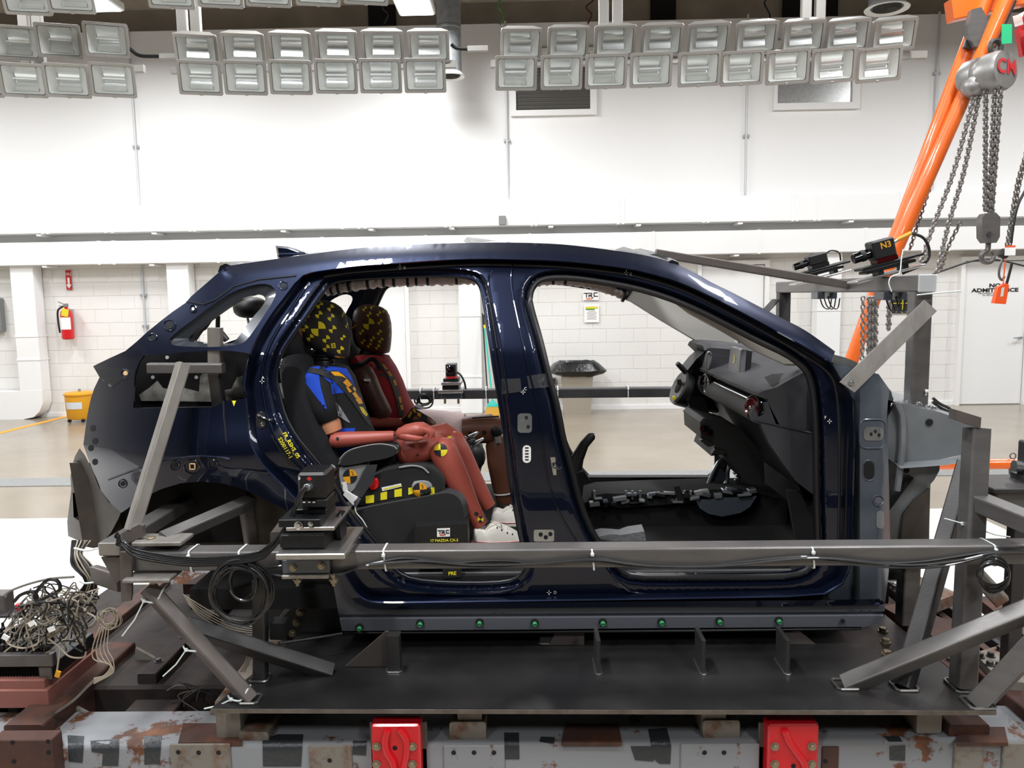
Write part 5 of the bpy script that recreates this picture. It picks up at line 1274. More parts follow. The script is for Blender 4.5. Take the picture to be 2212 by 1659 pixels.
# ---- far dummy
d2 = thing('crash_dummy', 'adult crash-test dummy with brown head in red shirt on the far seat', 'crash dummy', W(850, 960, 3.95))
YA = 3.95
h2 = head_mb([(657,797,790,.012,797),(659.5,812,780,.04,812),(664,825,772,.058,825),(671,835,766,.07,835),(682,841,763,.077,841),(700,845,761,.08,845),(720,846,762,.079,846),(736,845,765,.076,845),(746,844,770,.072,844),(753,843,780,.068,843),(758,842,796,.062,842),(762,840,815,.052,840),(763.5,834,824,.03,834)], YA)
hd2 = h2.build('head', 'vinyl_brown', d2, 'brown vinyl head with yellow quadrant targets', angle=80); bv2 = h2.bvh()
for zx, zy, zr in ((1255,312,50), (1395,275,48), (1338,420,54), (1520,402,52), (1540,555,55), (1200,742,54), (1528,750,54), (1400,870,55), (1556,895,54), (1230,920,48), (1345,985,52), (1495,1017,54), (1065,640,40), (1620,350,44)):
    x, y = zpt(zx, zy); target(bv2, x, y, zr/8.508, 'target_yellow', 'ink', hd2, 0, None, .9, .002, True)
x, y = zpt(1332, 594); target(bv2, x, y, 107/8.508, 'target_yellow', 'ink', hd2, 0, None, 1, .0022, True)
x, y = zpt(1302, 828); dec(bv2, epx(x, y, 3.4, 3.8), 'black_void', 'ear_hole', hd2, .002, 2.5)
for zy in (640, 800): x, y = zpt(1715, zy); target(bv2, x, y, 5, 'target_yellow', 'ink', hd2, 0, None, .4, .002, True)
MB().loft([(W(800,750,YA), .04, .045), (W(797,768,YA), .05, .06), (W(795,780,YA), .08, .1)], 14).build('neck', 'rubber', d2)
to2 = MB().loft([(W(795,766,YA), .06, .09), (W(796,778,YA), .1, .16), (W(806,810,YA), .118, .18), (W(822,845,YA), .12, .175), (W(840,880,YA), .11, .165), (W(858,910,YA), .11, .165), (W(872,930,YA), .09, .15)], 24, pw=2.4)
tor2 = to2.build('shirt', 'shirt_red', d2, 'red sleeveless shirt with black trim', angle=80); bvr = to2.bvh()
def zp(l): return [zpt(*q) for q in l]
dec(bvr, zp([(1500,1500),(1560,1490),(1640,1520),(1830,1640),(1780,1659),(1640,1580),(1540,1540)]), 'ink', 'shirt_trim', tor2, .002)
sc2 = MB().loft([(W(772,778,3.78), .045, .04), (W(778,792,3.76), .062, .05), (W(783,802,3.75), .068, .055), (W(785,806,3.75), .06, .05)], 16); sc2.build('shoulder_cap', 'shirt_red', d2)
MB().tube(catmull(zp3 := W3([(752,797),(765,789),(785,785),(800,776),(812,780),(820,800)], 3.69), 4), .011, 8).build('armhole_binding', 'shirt_black', d2)
MB().loft([(W(773,792,3.74), .03, .03), (W(779,803,3.73), .058, .05), (W(790,825,3.72), .058, .05), (W(806,855,3.72), .05, .046), (W(822,884,3.72), .047, .045), (W(830,898,3.72), .042, .042), (W(833,905,3.72), .02, .02)], 18).build('upper_arm', 'vinyl_brown', d2, angle=70)
MB().box(W(793, 821, 3.655), (.03, .003, .011), M4.Rotation(R(4), 3, 'Y')).build('arm_label', 'paper', d2)
MB().loft([(W(800,912,3.7), .025, .03), (W(812,913,3.7), .026, .032), (W(845,913,3.7), .024, .028), (W(875,913,3.7), .02, .024)], 14).build('forearm', 'vinyl_red', d2)
h_ = MB().loft([(W(872,912,3.7), .022, .026), (W(885,906,3.7), .03, .034), (W(905,903,3.7), .03, .036), (W(920,908,3.7), .024, .034)], 14)
for k, dy in enumerate((-.025, -.008, .009, .026)): h_.loft([(W(912,904,3.7) + V((0, dy, .004)), .012, .0085), (W(926,908,3.7) + V((0, dy, 0)), .011, .0085), (W(936,916,3.7) + V((0, dy, 0)), .01, .008), (W(937,924,3.7) + V((0, dy, 0)), .007, .007)], 8)
h_.loft([(W(885,914,3.7) + V((0, -.03, 0)), .012, .01), (W(900,917,3.7) + V((0, -.036, 0)), .011, .009), (W(912,918,3.7) + V((0, -.034, 0)), .006, .006)], 8)
h_.build('hand', 'vinyl_brown2', d2, angle=70)
MB().loft([(W(870,925,YA), .1, .17), (W(910,925,YA), .095, .17), (W(960,924,YA), .085, .165), (W(1002,926,YA), .075, .15), (W(1006,926,YA), .06, .13)], 20).build('shorts', 'shorts_pink', d2)
MB().loft([(W(1000,928,3.84), .06, .06), (W(1020,927,3.84), .072, .068), (W(1060,927,3.84), .07, .066), (W(1080,930,3.84), .062, .06), (W(1087,934,3.84), .03, .03)], 18).build('thigh', 'vinyl_brown2', d2)
MB().loft([(W(1000,926,4.06), .07, .065), (W(1060,922,4.06), .068, .064), (W(1086,928,4.06), .03, .03)], 14).build('thigh', 'vinyl_brown2', d2)
MB().bar(W(1020,903,3.77), W(1078,899,3.77), .012, .006).build('thigh_strip', 'shirt_black', d2)
MB().lathe([(.026, 0), (.026, .01), (.02, .014)], W(1072, 932, 3.775), (0, -1, 0), 16).build('knee_pivot', 'black_plastic', d2)
MB().bar(W(1073,940,3.77), W(1076,957,3.77), .03, .012).build('knee_plate', 'silver_plate', d2)
for x, y in ((1016, 936), (1046, 934)): MB().lathe([(.01, 0), (.01, .003)], W(x, y, 3.77), (0, -1, 0), 10).build('screw_hole', 'black_void', d2)
MB().loft([(W(1074,945,3.84), .045, .045), (W(1076,960,3.84), .062, .055), (W(1080,1000,3.84), .062, .055), (W(1085,1050,3.84), .05, .046), (W(1090,1085,3.84), .038, .036), (W(1091,1092,3.84), .03, .03)], 18).build('shin', 'vinyl_brown2', d2, angle=70)
MB().loft([(W(1074,945,4.06), .045, .045), (W(1080,1000,4.06), .06, .055), (W(1090,1085,4.06), .038, .036)], 14).build('shin', 'vinyl_brown2', d2)
MB().tube([W(1090, 1064, 3.84) + V((.05*math.cos(a*math.pi/8), .048*math.sin(a*math.pi/8), .006*math.cos(a*math.pi/8))) for a in range(16)], .004, 6, True).build('ankle_tie', 'paper', d2)
MB().loft([(W(1070,1096,3.84), .03, .04), (W(1090,1096,3.84), .035, .042), (W(1125,1100,3.84), .028, .045), (W(1150,1104,3.84), .012, .03)], 14).build('boot', 'rubber', d2)
# belts on the far dummy
b2 = thing('shoulder_belt', 'checkered shoulder and lap belt across the red shirt', 'seat belt', W(840, 850, 3.78))
dec(bvr, [(818,783),(826,784),(852,815),(862,845),(870,880),(873,900),(862,898),(858,872),(850,842),(838,812)], 'webbing', 'webbing', b2, .006)
for q in ([(824,786),(830,788),(838,797),(833,798)], [(836,803),(842,801),(848,811),(843,814)], [(849,822),(854,820),(858,832),(853,833)], [(860,858),(866,856),(869,868),(864,872)], [(864,876),(870,873),(872,884),(867,888)]): dec(bvr, q, 'straw', 'check_mark', b2, .008)
lapb = W3([(872,906),(890,880),(902,886),(925,900),(918,912),(895,896),(884,912)], 3.66)
MB().plate(lapb, (0, .006, 0)).build('lap_webbing', 'webbing', b2)
for q in ([(880,900),(887,888),(891,891),(885,903)], [(890,884),(896,883),(900,892),(894,891)], [(902,890),(910,894),(908,902),(901,897)]): MB().plate(W3(q, 3.655), (0, .002, 0)).build('check_mark', 'orange_mark', b2)
MB().box(W(905, 885, 4.0), (.06, .1, .03), M4.Rotation(R(25), 3, 'Y'), .008).build('lap_pad', 'webbing', b2)
# box sign on the sill
bx = thing('test_sign', 'black box sign reading TRC 17 MAZDA CX-3 on the rear door sill', 'sign', W(955, 1190, 2.9))
mat('sign_black', '#121314', .5, bump=.2, bscale=80)
P = W3([(896,1138),(1010,1131),(1012,1215),(896,1215)], 2.9)
MB().plate(P, (0, .1, 0)).build('box', 'sign_black', bx)
MB().plate(W3([(944,1142),(972,1141),(972,1159),(944,1160)], 2.897), (0, .002, 0)).build('logo_card', 'paper', bx)
trc_logo(W(958, 1150.5, 2.8955), .048, bx)
for s, x, y, sz in (('17 MAZDA CX-3', 959.5, 1167.5, .0145),): text_at(s, W(x, y, 2.8955), (1, 0, .012), (0, 0, 1), sz, bold=.0003).build('lettering', 'yellow_text', bx)
t = thing('test_sign_card', 'small black card reading PRE below the near rail', 'sign', W(977, 1248, 2.9))
MB().plate(W3([(956,1226),(998,1222),(996,1247),(957,1250)], 2.885), (0, .012, 0)).build('card', 'sign_black', t)
text_at('PRE', W(977, 1239, 2.882), (1, 0, .05), (0, 0, 1), .019, bold=.0004).build('lettering', 'yellow_text', t)
# rag and trim pieces on the sill
random.seed(2)
mat('foam_grey', '#5c5d5e', .8, bump=.4, bscale=60)
rg = MB(); P = W3([(1284,1160),(1300,1156),(1320,1152),(1340,1154),(1360,1151),(1391,1146),(1395,1166),(1360,1167),(1320,1167)], 3.0)
rg.rings([[p + V((0, -.01, 0)) for p in P], [p + V((0, .06, random.uniform(0, .01))) for p in P], [p + V((0, .12, -.03)) for p in P]]); o = rg.build('torn_foam', 'foam_grey'); tag(o, 'torn strip of grey foam on the front door sill', 'foam strip')
# ------------------------------------------------------------------ sled, rails, posts
mat('steel', '#5f5d5c', .34, .4, col2='#706d6b', scale=7, stretch=(1, 1, 4), bump=.05, bscale=120)
mat('steel_dark', '#3a3939', .42, .35, col2='#474545', scale=8, bump=.05, bscale=120)
mat('steel_light', '#9d9993', .34, .45, col2='#85807a', scale=10, stretch=(3, 1, 1))
mat('steel_brown', '#6b6460', .45, .3, col2='#544e4b', scale=7)
mat('plate_steel', '#2b2b2c', .36, .45, col2='#444140', scale=3, contrast=(.4, .75), bump=.04, bscale=40)
mat('plate_edge', '#7d766f', .4, .6, col2='#5d564f', scale=20)
mat('weld', '#9a9894', .3, .9)
mat('brass', '#9a8f78', .35, .7)
mat('alu', '#c3c1be', .3, .9, col2='#b0aeab', scale=30)
mat('black_anod', '#17181a', .4, .3)
mat('cable', '#151516', .4, coat=.2)
mat('cable_grey', '#6f6c66', .55)
mat('zip', '#dfe6e4', .35)
rust_mat('sled_paint', '#85878a', '#7a4a2a', '#4c2f20', .6, .565, .60, 5.5)
rust_mat('rusty', '#4a3029', '#5c3420', '#2f211c', .75, .4, .6, 5)
rust_mat('rust_dark', '#2a2422', '#3a2a22', '#181412', .8, .4, .6, 5)
rust_mat('rust_pale', '#7a756c', '#7d5136', '#4f3a2c', .7, .5, .62, 6)
mat('sled_red', '#cf1520', .38, coat=.2)
mat('duct_tape', '#2e3134', .38, bump=.25, bscale=70)
mat('pink_board', '#8d5a50', .7)
ZP = .45
sled = thing('test_sled', 'rusty grey-painted test sled frame under the car', 'sled', (0, 3.5, 0))
yb = WZ(1106, 1604, .30).y; yk = WZ(1106, 1566, .30).y
beam = MB(); r = rrect(yk + .12 - yb, .28, .02, 3); yc = (yb + yk + .12)/2
beam.rings([[V((x, yc + a, .16 + b)) for a, b in r] for x in (-3.2, 2.7)]); beam.build('side_beam', 'sled_paint', sled)
bvb = beam.bvh()
MB().rings([[V((x, 4.75 + a, .16 + b)) for a, b in r] for x in (-2.2, 2.3)]).build('side_beam', 'sled_paint', sled)
def ondec(poly, m, name, parent, off=.002, step=9): return decal(bvb, poly, off, step).build(name, m, parent, fixn=False, angle=50)
for P in ([(146,1588),(182,1590),(178,1648),(148,1645)], [(195,1600),(258,1596),(255,1655),(220,1655),(222,1628),(198,1624)], [(311,1590),(350,1588),(344,1650),(312,1652)], [(567,1596),(600,1586),(655,1586),(650,1656),(568,1656)], [(762,1600),(792,1600),(790,1632),(762,1630)], [(1089,1582),(1121,1582),(1122,1640),(1090,1640)], [(1168,1591),(1199,1592),(1196,1607),(1165,1602)], [(1400,1575),(1440,1572),(1450,1610),(1448,1650),(1425,1650),(1412,1640)], [(1362,1612),(1410,1612),(1412,1645),(1372,1642)], [(1584,1612),(1611,1610),(1608,1647),(1585,1643)], [(1922,1612),(1956,1610),(1955,1644),(1922,1642)], [(1908,1590),(1942,1590),(1950,1602),(1920,1602)], [(1262,1595),(1298,1593),(1297,1602),(1262,1604)]):
    ondec(P, 'duct_tape', 'tape_patch', sled, .003)
def proud(px0, py0, px1, m, name, th=.012, h=.2, holes=(), back=False):
    a, b = W(px0, py0, yb), W(px1, py0, yb)
    o = MB().box(((a.x+b.x)/2, yb - th/2, a.z - h/2), (b.x-a.x, th, h), bev=.003).build(name, m, sled)
    for hx, hy in holes:
        p = W(hx, hy, yb - th - .001); MB().lathe([(.008, 0), (.007, -.001), (.001, -.002)], p, (0, -1, 0), 10).build('bolt_hole', 'black_void', sled)
proud(958, 1608, 1090, 'sled_paint', 'access_plate', .008, .2, ((980,1626), (1024,1626), (1067,1626)))
proud(368, 1605, 498, 'rust_pale', 'access_plate', .008, .2, ((385,1625), (429,1626), (472,1626)))
proud(668, 1608, 760, 'rust_pale', 'access_plate', .008, .2, ((712,1643),))
proud(1470, 1605, 1640, 'sled_paint', 'access_plate', .008, .2, ((1522,1626), (1564,1626)))
proud(5, 1577, 134, 'rusty', 'end_block', .06, .3, ((27,1604), (104,1602), (105,1626), (30,1645)))
proud(2060, 1602, 2124, 'rust_pale', 'access_plate', .01, .2, ()); proud(2164, 1602, 2212, 'rust_pale', 'access_plate', .01, .2, ())
proud(1775, 1612, 1812, 'rusty', 'rust_scab_plate', .004, .2, ((1783,1645),))
def topplate(px0, px1, m, y0=1562, y1=1604, z=.306, name='top_plate'):
    P = [WZ(px0, y0, z), WZ(px1, y0, z), WZ(px1 + 8, y1, z), WZ(px0 - 10, y1, z)]; MB().plate(P, (0, 0, -.012)).build(name, m, sled)
topplate(395, 515, 'rusty'); topplate(1222, 1335, 'rusty'); topplate(20, 128, 'rusty'); topplate(2075, 2170, 'rusty', 1570)
# stringers running under the car
for x0, y0, x1, z, w_, m, zl in ((95, 1527, 150, .36, .13, 'rusty', 3.1), (300, 1560, 0, .28, .18, 'rust_dark', None), (560, 1560, 0, .33, .10, 'rust_pale', None), (1010, 1560, 0, .36, .12, 'rust_pale', None), (1560, 1560, 0, .36, .12, 'rust_pale', None), (2120, 1590, 0, .34, .13, 'rusty', 4.0), (2300, 1560, 0, .34, .16, 'rusty', 3.5), (-110, 1560, 0, .30, .14, 'rust_dark', 3.0)):
    p = WZ(x0, y0, z); MB().bar((p.x, yb + .02, z - .07), (p.x, zl or 4.8, z - .07), w_, .14, bev=.008).build('stringer', m, sled)
for Y in (3.5, 4.2): MB().bar((-1.5, Y, .24), (1.9, Y, .24), .1, .12).build('cross_beam', 'rusty', sled)
for P, Y, m in (([(127,1568),(152,1522),(245,1573)], 2.66, 'rust_pale'), ([(290,1450),(292,1400),(380,1448)], 3.0, 'rust_pale'), ([(40,1465),(75,1420),(75,1470)], 3.0, 'rusty')): MB().plate(W3(P, Y), (0, .015, 0)).build('gusset', m, sled)
for i, (poly, z, m) in enumerate((([(1935,1262),(1975,1240),(2070,1282),(2020,1300)], .42, 'rust_pale'), ([(2105,1410),(2165,1392),(2212,1432),(2212,1475),(2160,1470)], .37, 'rust_pale'), ([(2110,1290),(2150,1285),(2212,1330),(2212,1372)], .4, 'rusty'), ([(395,1262),(440,1238),(560,1240),(560,1262)], .42, 'rusty'), ([(1905,1310),(1950,1300),(2060,1345),(2060,1400)], .38, 'rusty'))):
    MB().plate([WZ(x, y, z) for x, y in poly], (0, 0, -.05)).build('bolted_plate', m, sled)
for x, y, z in ((1925,1266,.42), (1948,1260,.42), (1932,1272,.42), (1962,1272,.42), (2117,1420,.37), (2140,1418,.37), (2138,1437,.37), (2158,1440,.37), (2185,1445,.37), (2160,1405,.37)): MB().hexbolt(WZ(x, y, z), (0, 0, 1), .012, .018).build('bolt', 'steel_dark', sled)
for (xa, xb, ya, yb_, zz) in ((-2.1, -.75, 2.78, 3.85, .33), (-2.7, -2.1, 2.78, 3.3, .30), (1.5, 2.0, 2.8, 3.75, .30), (2.0, 2.6, 2.8, 3.25, .28)):
    MB().box(((xa+xb)/2, (ya+yb_)/2, zz/2), (xb-xa, yb_-ya, zz), bev=.01).build('sled_pan', 'rust_dark', sled)
    for k in range(3):
        x = xa + (xb-xa)*(.2 + .3*k); MB().bar((x, ya + .02, zz + .02), (x, yb_ - .02, zz + .02), .07, .04).build('pan_rib', ('rusty', 'rust_dark', 'steel_dark')[k], sled)
        for j in range(2): MB().hexbolt((x, ya + .12 + j*.22, zz + .04), (0, 0, 1), .012, .012).build('bolt', 'steel_dark', sled)
# red tow brackets
for x0, x1, lb, bend in ((801, 907, 'red painted steel bracket bolted to the sled beam, left one', -1), (1660, 1770, 'red painted steel bracket bolted to the sled beam, right one', 1)):
    Y = yb - .05; a, b = W(x0, 1566, Y), W(x1, 1566, Y); t = thing('sled_bracket', lb, 'bracket', ((a.x+b.x)/2, Y, a.z - .3))
    MB().box(((a.x+b.x)/2, Y + .03, a.z - .15), (b.x-a.x, .06, .3), bev=.006).build('bracket_plate', 'sled_red', t)
    MB().box(((a.x+b.x)/2 - .0, Y + .056, a.z - .17), (b.x-a.x + .03, .012, .3), bev=.003).build('backing_plate', 'steel_brown', t)
    for hx in (.12, .85):
        for hy in (1612, 1650):
            p = W(x0 + (x1-x0)*hx, hy, Y - .001); MB().hexbolt(p, (0, -1, 0), .0105, .012).build('bolt', 'brass', t)
    m_ = (x0+x1)/2
    pts = [(m_ - 17, 1578), (m_ - 22, 1600), (m_ - 18, 1625), (m_ - 4, 1650), (m_ - 2, 1680)] if bend < 0 else [(m_ - 20, 1578), (m_ - 12, 1600), (m_ + 5, 1625), (m_ + 22, 1650), (m_ + 25, 1680)]
    MB().tube(catmull(W3(pts, Y - .006), 5), .012, 10).build('weld_rod', 'sled_red', t)
    if bend < 0: MB().tube(catmull(W3([(m_ + 8, 1574), (m_ + 24, 1600), (m_ + 22, 1640), (m_ + 10, 1680)], Y - .003), 5), .012, 10).build('weld_rod', 'sled_red', t)
    for hy in (1616, 1655): p = W(m_ - 1, hy, Y - .001); MB().lathe([(.008, 0), (.001, .001)], p, (0, -1, 0), 10).build('bolt_hole', 'black_void', t)
# deck plate
PL = [(455,1531),(1100,1531.5),(2152,1535),(2045,1440),(1905,1322),(1500,1240),(760,1240),(700,1322),(565,1440)]
P = [WZ(x, y, ZP) for x, y in PL]
deck = thing('deck_plate', 'wide dark steel deck plate carrying the car on the sled', 'plate', (0, 3.3, ZP - .02))
MB().plate(P, (0, 0, -.015)).build('plate', 'plate_steel', deck)
MB().bar(P[0] + V((0, -.001, -.007)), P[2] + V((0, -.001, -.007)), .003, .0145, bev=.001).build('plate_front_edge', 'plate_edge', deck)
for x, y in ((1907,1364), (1913,1388), (1916,1414)): MB().hexbolt(WZ(x, y, ZP), (0, 0, 1), .014, .016).build('bolt', 'brass', deck)
for x in (-1.0, -.2, .6, 1.3):
    MB().bar((x, yb + .03, .37), (x, 4.9, .37), .08, .13).build('spacer_beam', 'rust_pale', deck)
# car stands: gussets and uprights between deck and body
def upright(px0, py0, w_, d_, ztop, m='steel_dark', nm='car_stand_post', h=None):
    p = WZ(px0, py0, ZP); ztop = W(px0, 1369, p.y).z; b = MB().bar(p, (p.x, p.y, ztop), d_, w_, (1, 0, 0), .005)
    o = b.build(nm, m, deck); MB().tube([p + V((x, y, .002)) for x, y in rrect(w_ + .006, d_ + .006, .006, 1)], .004, 6, True).build('weld_bead', 'weld', deck); return p
ztop = .66
upright(853, 1446, .045, .045, ztop); upright(1290, 1440, .014, .12, ztop); upright(1512, 1440, .014, .12, ztop); upright(1690, 1440, .014, .12, ztop)
upright(1700, 1380, .05, .05, ztop); upright(1180, 1385, .05, .05, ztop)
for P, Y in (([(746,1440),(832,1365),(838,1365),(838,1440)], WZ(800, 1441, ZP).y), ([(1186,1393),(1200,1366),(1262,1366),(1262,1393)], WZ(1220, 1394, ZP).y), ([(1762,1392),(1730,1366),(1690,1366),(1690,1392)], WZ(1720, 1393, ZP).y)): MB().plate(W3(P, Y), (0, .012, 0)).build('gusset', 'steel_brown', deck)
G = [(640,1302),(700,1250),(720,1258),(735,1340),(742,1372),(700,1385),(660,1392),(592,1352)]
MB().plate(W3(G, 2.98), (0, .012, 0)).build('gusset', 'steel_dark', deck)
for x, y in ((679,1281), (660,1301), (648,1322), (641,1345), (632,1368)): MB().hexbolt(W(x, y, 2.978), (0, -1, 0), .012, .014).build('bolt', 'brass', deck)
MB().tube(catmull([W(600, 1390, 2.7), W(680, 1378, 2.75), W(740, 1368, 2.78)], 5), .005, 6).build('deck_cable', 'cable', deck)
MB().bar(W(640, 1300, 3.2), W(1900, 1290, 3.2), .1, .08).build('cross_channel', 'steel_dark', deck)
MB().bar(W(640, 1300, 4.1), W(1900, 1290, 4.1), .1, .08).build('cross_channel', 'steel_dark', deck)
for x in (700, 1850):
    p = W(x, 1300, 3.2); MB().bar((p.x, 3.2, ZP), (p.x, 3.2, p.z), .06, .06).build('car_stand_post', 'steel_dark', deck); MB().bar((p.x, 4.1, ZP), (p.x, 4.1, p.z), .06, .06).build('car_stand_post', 'steel_dark', deck)
# ------------------------------------------------------------------ near camera rail with its posts
YR = 2.45
rl = thing('camera_rail', 'long horizontal steel tube rail in front of the car with welded posts', 'rail', W(1200, 1480, 2.5))
L0, L1 = W(268, 1215, YR), W(2290, 1198.5, YR)
MB().bar(L0 + V((0, .04, 0)), L1 + V((0, .04, 0)), .08, .064, bev=.009, n=3).build('rail_tube', 'steel', rl)
def bar(px0, py0, Y0, px1, py1, Y1, w_, h_, m='steel', up=(0, 0, 1), parent=None, name='post', bev=.006, weld=0):
    o = MB().bar(W(px0, py0, Y0), W(px1, py1, Y1), w_, h_, up, bev).build(name, m, parent or rl)
    if weld:
        p = W(px1, py1, Y1); MB().tube([p + V((x, y, .004)) for x, y in rrect(w_*1.3, h_*1.3, .008, 1)], .005, 6, True).build('weld_bead', 'weld', parent or rl)
    return o
E = (.7, -.72, .0)
zy = lambda x, y: WZ(x, y, ZP).y
bar(318, 1268, 2.46, 541, 1512, zy(541, 1512), .046, .046, 'steel_brown', (.55, -.6, .55), name='diagonal_leg', weld=1)
bar(402, 1352, 2.50, 715, 1452, zy(715, 1452), .05, .05, 'steel_dark', (0, -.5, .8), name='diagonal_brace')
bar(562, 1252, zy(562, 1466), 563, 1466, zy(562, 1466), .045, .045, 'steel_dark', name='post', weld=1)
MB().bar(W(562, 1380, zy(562, 1466) - .0) + V((.06, .02, 0)), W(562, 1345, zy(562, 1466)) + V((.06, .02, 0)), .05, .06).build('post_clip', 'black_void', rl)
# left end bracket
MB().plate(W3([(258,1193),(284,1193),(284,1285),(282,1298),(262,1300)], 2.425), (0, .012, 0)).build('end_plate', 'steel_brown', rl)
MB().bar(W(236, 1186, 2.45), W(236, 1186, 2.45) + V((0, .7, 0)), .07, .045).build('cross_tube', 'steel', rl)
MB().box(W(236, 1186, 2.447), (.068, .008, .043), bev=.003).build('end_cap', 'steel_light', rl)
MB().plate(W3([(218,1204),(260,1204),(262,1252),(248,1262),(236,1236)], 2.46), (0, .03, 0)).build('end_gusset', 'steel_brown', rl)
MB().bar(W(205, 1240, 2.6), W(262, 1258, 2.5), .03, .06).build('end_arm', 'steel_brown', rl)
MB().box(W(343, 1172, 2.47) + V((0, .03, 0)), (.16, .1, .014), bev=.003).build('clamp_plate', 'steel_light', rl)
MB().hexbolt(W(326, 1170, 2.49), (0, 0, 1), .016, .016).build('bolt', 'brass', rl)
MB().plate(W3([(262,1152),(300,1133),(308,1136),(308,1160),(264,1178)], 2.48), (0, .02, 0)).build('angle_bracket', 'steel_brown', rl)
MB().box(W(330, 1244, 2.45), (.15, .1, .012), bev=.003).build('clamp_plate', 'steel_light', rl)
MB().hexbolt(W(331, 1250, 2.43), (0, 0, -1), .012, .016).build('bolt', 'brass', rl)
bar(396, 786, 2.72, 285, 1146, 2.50, .042, .042, 'steel_light', (.72, -.7, .1), name='upper_brace')
MB().bar(W(322, 795, 2.80), W(483, 795, 2.80), .038, .036).build('cutout_beam', 'steel', rl)
bar(465, 708, 2.83, 466, 786, 2.83, .045, .045, 'steel_light', name='cutout_post')
bar(464, 806, 2.83, 474, 876, 2.86, .04, .05, 'steel_dark', name='cutout_post')
bar(471, 682, 3.1, 470, 720, 3.1, .015, .02, 'black_plastic', name='mast')
MB().cyl(W(478, 720, 2.9), W(490, 735, 2.9), .012, 10).build('mast_clamp', 'steel_dark', rl)
bar(545, 1082, 2.85, 352, 1166, 2.52, .045, .045, 'steel', (0, -.6, .7), name='arch_brace')
bar(528, 1075, 2.93, 545, 1180, 2.93, .045, .045, 'steel_brown', (.7, -.7, 0), name='arch_post')
bar(625, 1130, 2.8, 600, 1165, 2.6, .05, .05, 'steel_brown', name='arch_stub')
# right posts
bar(2110, 925, 2.66, 2080, 1483, zy(2080, 1483), .062, .07, 'steel', (0, 1, 0), name='post', weld=1)
MB().plate(W3([(2068,886),(2120,902),(2118,926),(2066,908)], 2.62), (0, .05, 0)).build('post_cap', 'steel_brown', rl)
bar(2090, 1000, 2.76, 1952, 1483, zy(1952, 1483), .055, .055, 'steel_dark', (.6, -.8, 0), name='diagonal_leg', weld=1)
bar(2240, 1312, 2.36, 1826, 1480, zy(1826, 1480), .055, .055, 'steel', (0, -.45, .9), name='diagonal_leg', weld=1)
bar(2260, 1365, 2.32, 2112, 1520, zy(2112, 1520), .06, .06, 'steel', (0, -.5, .8), name='diagonal_leg', weld=1)
bar(2098, 1078, 2.64, 2250, 1140, 2.36, .07, .055, 'steel', name='side_arm')
bar(2165, 1300, 2.7, 2090, 1220, 2.75, .05, .05, 'rust_pale', name='back_brace')
# boxes at the right edge
t = thing('equipment_box', 'grey flat equipment box at the right picture edge', 'box', W(2190, 1100, 2.75))
a = W(2170, 1065, 2.7); MB().box((a.x + .1, 2.78, a.z - .03), (.26, .16, .07), bev=.006).build('box', 'steel', t); MB().box((a.x + .1, 2.78, a.z + .012), (.3, .2, .016), bev=.003).build('lid', 'steel_dark', t)
MB().cyl(W(2190, 1006, 2.8), W(2240, 1010, 2.8), .02, 12).build('connector', 'silver_plate', t); MB().box(W(2225, 1012, 2.8), (.06, .06, .2), bev=.005).build('connector_block', 'steel_dark', t)
MB().box(W(2225, 1040, 2.8), (.08, .1, .05)).build('bracket', 'steel_dark', t)
MB().bar((a.x + .1, 2.78, a.z - .06), (a.x + .1, 2.78, .28), .05, .05).build('stand_post', 'steel_dark', t)
# zip ties
def ziptie(px, py, Y, w_, h_, label, lean=0, tail=None, axis='x'):
    p = W(px, py, Y); t = thing('zip_tie', label, 'zip tie', p, 'white zip ties')
    rr = rrect(w_ + .008, h_ + .008, .01, 2)
    P = [V((p.x + lean*y, p.y + w_/2 + x, p.z + y)) for x, y in rr]
    MB().rings([[q + V((-.0028, 0, 0)) for q in P], [q + V((.0028, 0, 0)) for q in P], [q*1 + V((.0028, 0, 0)) + (V((p.x, p.y + w_/2, p.z)) - q)*.03 for q in P], [q + V((-.0028, 0, 0)) + (V((p.x, p.y + w_/2, p.z)) - q)*.03 for q in P]], close=True).build('band', 'zip', t)
    MB().box((p.x + lean*h_*.4, p.y - .007, p.z + h_*.32), (.011, .009, .011), bev=.002).build('lock_head', 'zip', t)
    if tail: MB().tube(tail, .0022, 5).build('tail', 'zip', t)
    return t
for x, y, lb in ((411, 1214, 'first white zip tie from the left around the near rail'), (519, 1214, 'second white zip tie from the left around the near rail, above the coil'), (831, 1212, 'white zip tie around the near rail right of the camera mount'), (1281, 1210, 'white zip tie around the near rail below the centre pillar'), (1757, 1206, 'white zip tie around the near rail under the dashboard'), (2150, 1201, 'white zip tie around the near rail above the small coil')):
    ziptie(x, y, YR, .08, .064, lb, -.1)
for (ax, ay), (bx, by), tip, lb in (((311, 1298), (360, 1262), (264, 1374), 'white zip tie with long tail high on the left diagonal leg'), ((402, 1404), (446, 1384), (352, 1461), 'white zip tie with long tail midway down the left diagonal leg'), ((499, 1511), (541, 1480), (441, 1531), 'white zip tie with long tail at the foot of the left diagonal leg')):
    t = thing('zip_tie', lb, 'zip tie', W(ax, ay, 2.44), 'white zip ties')
    Yt = 2.45 if ay < 1450 else 2.44
    MB().tube(catmull([W(ax - 6, ay - 8, Yt + .03), W(ax, ay, Yt - .005), W((ax+bx)/2, ay + 2, Yt - .012), W(bx - 8, by + 12, Yt), W(bx, by, Yt + .03)], 5), .003, 6).build('band', 'zip', t)
    MB().box(W(ax, ay, Yt - .006), (.011, .01, .011), bev=.002).build('lock_head', 'zip', t)
    MB().tube([W(ax, ay, Yt - .006), W((ax + tip[0])/2 + 3, (ay + tip[1])/2 + 3, Yt - .012), W(tip[0], tip[1], Yt - .01)], .0024, 5).build('tail', 'zip', t)
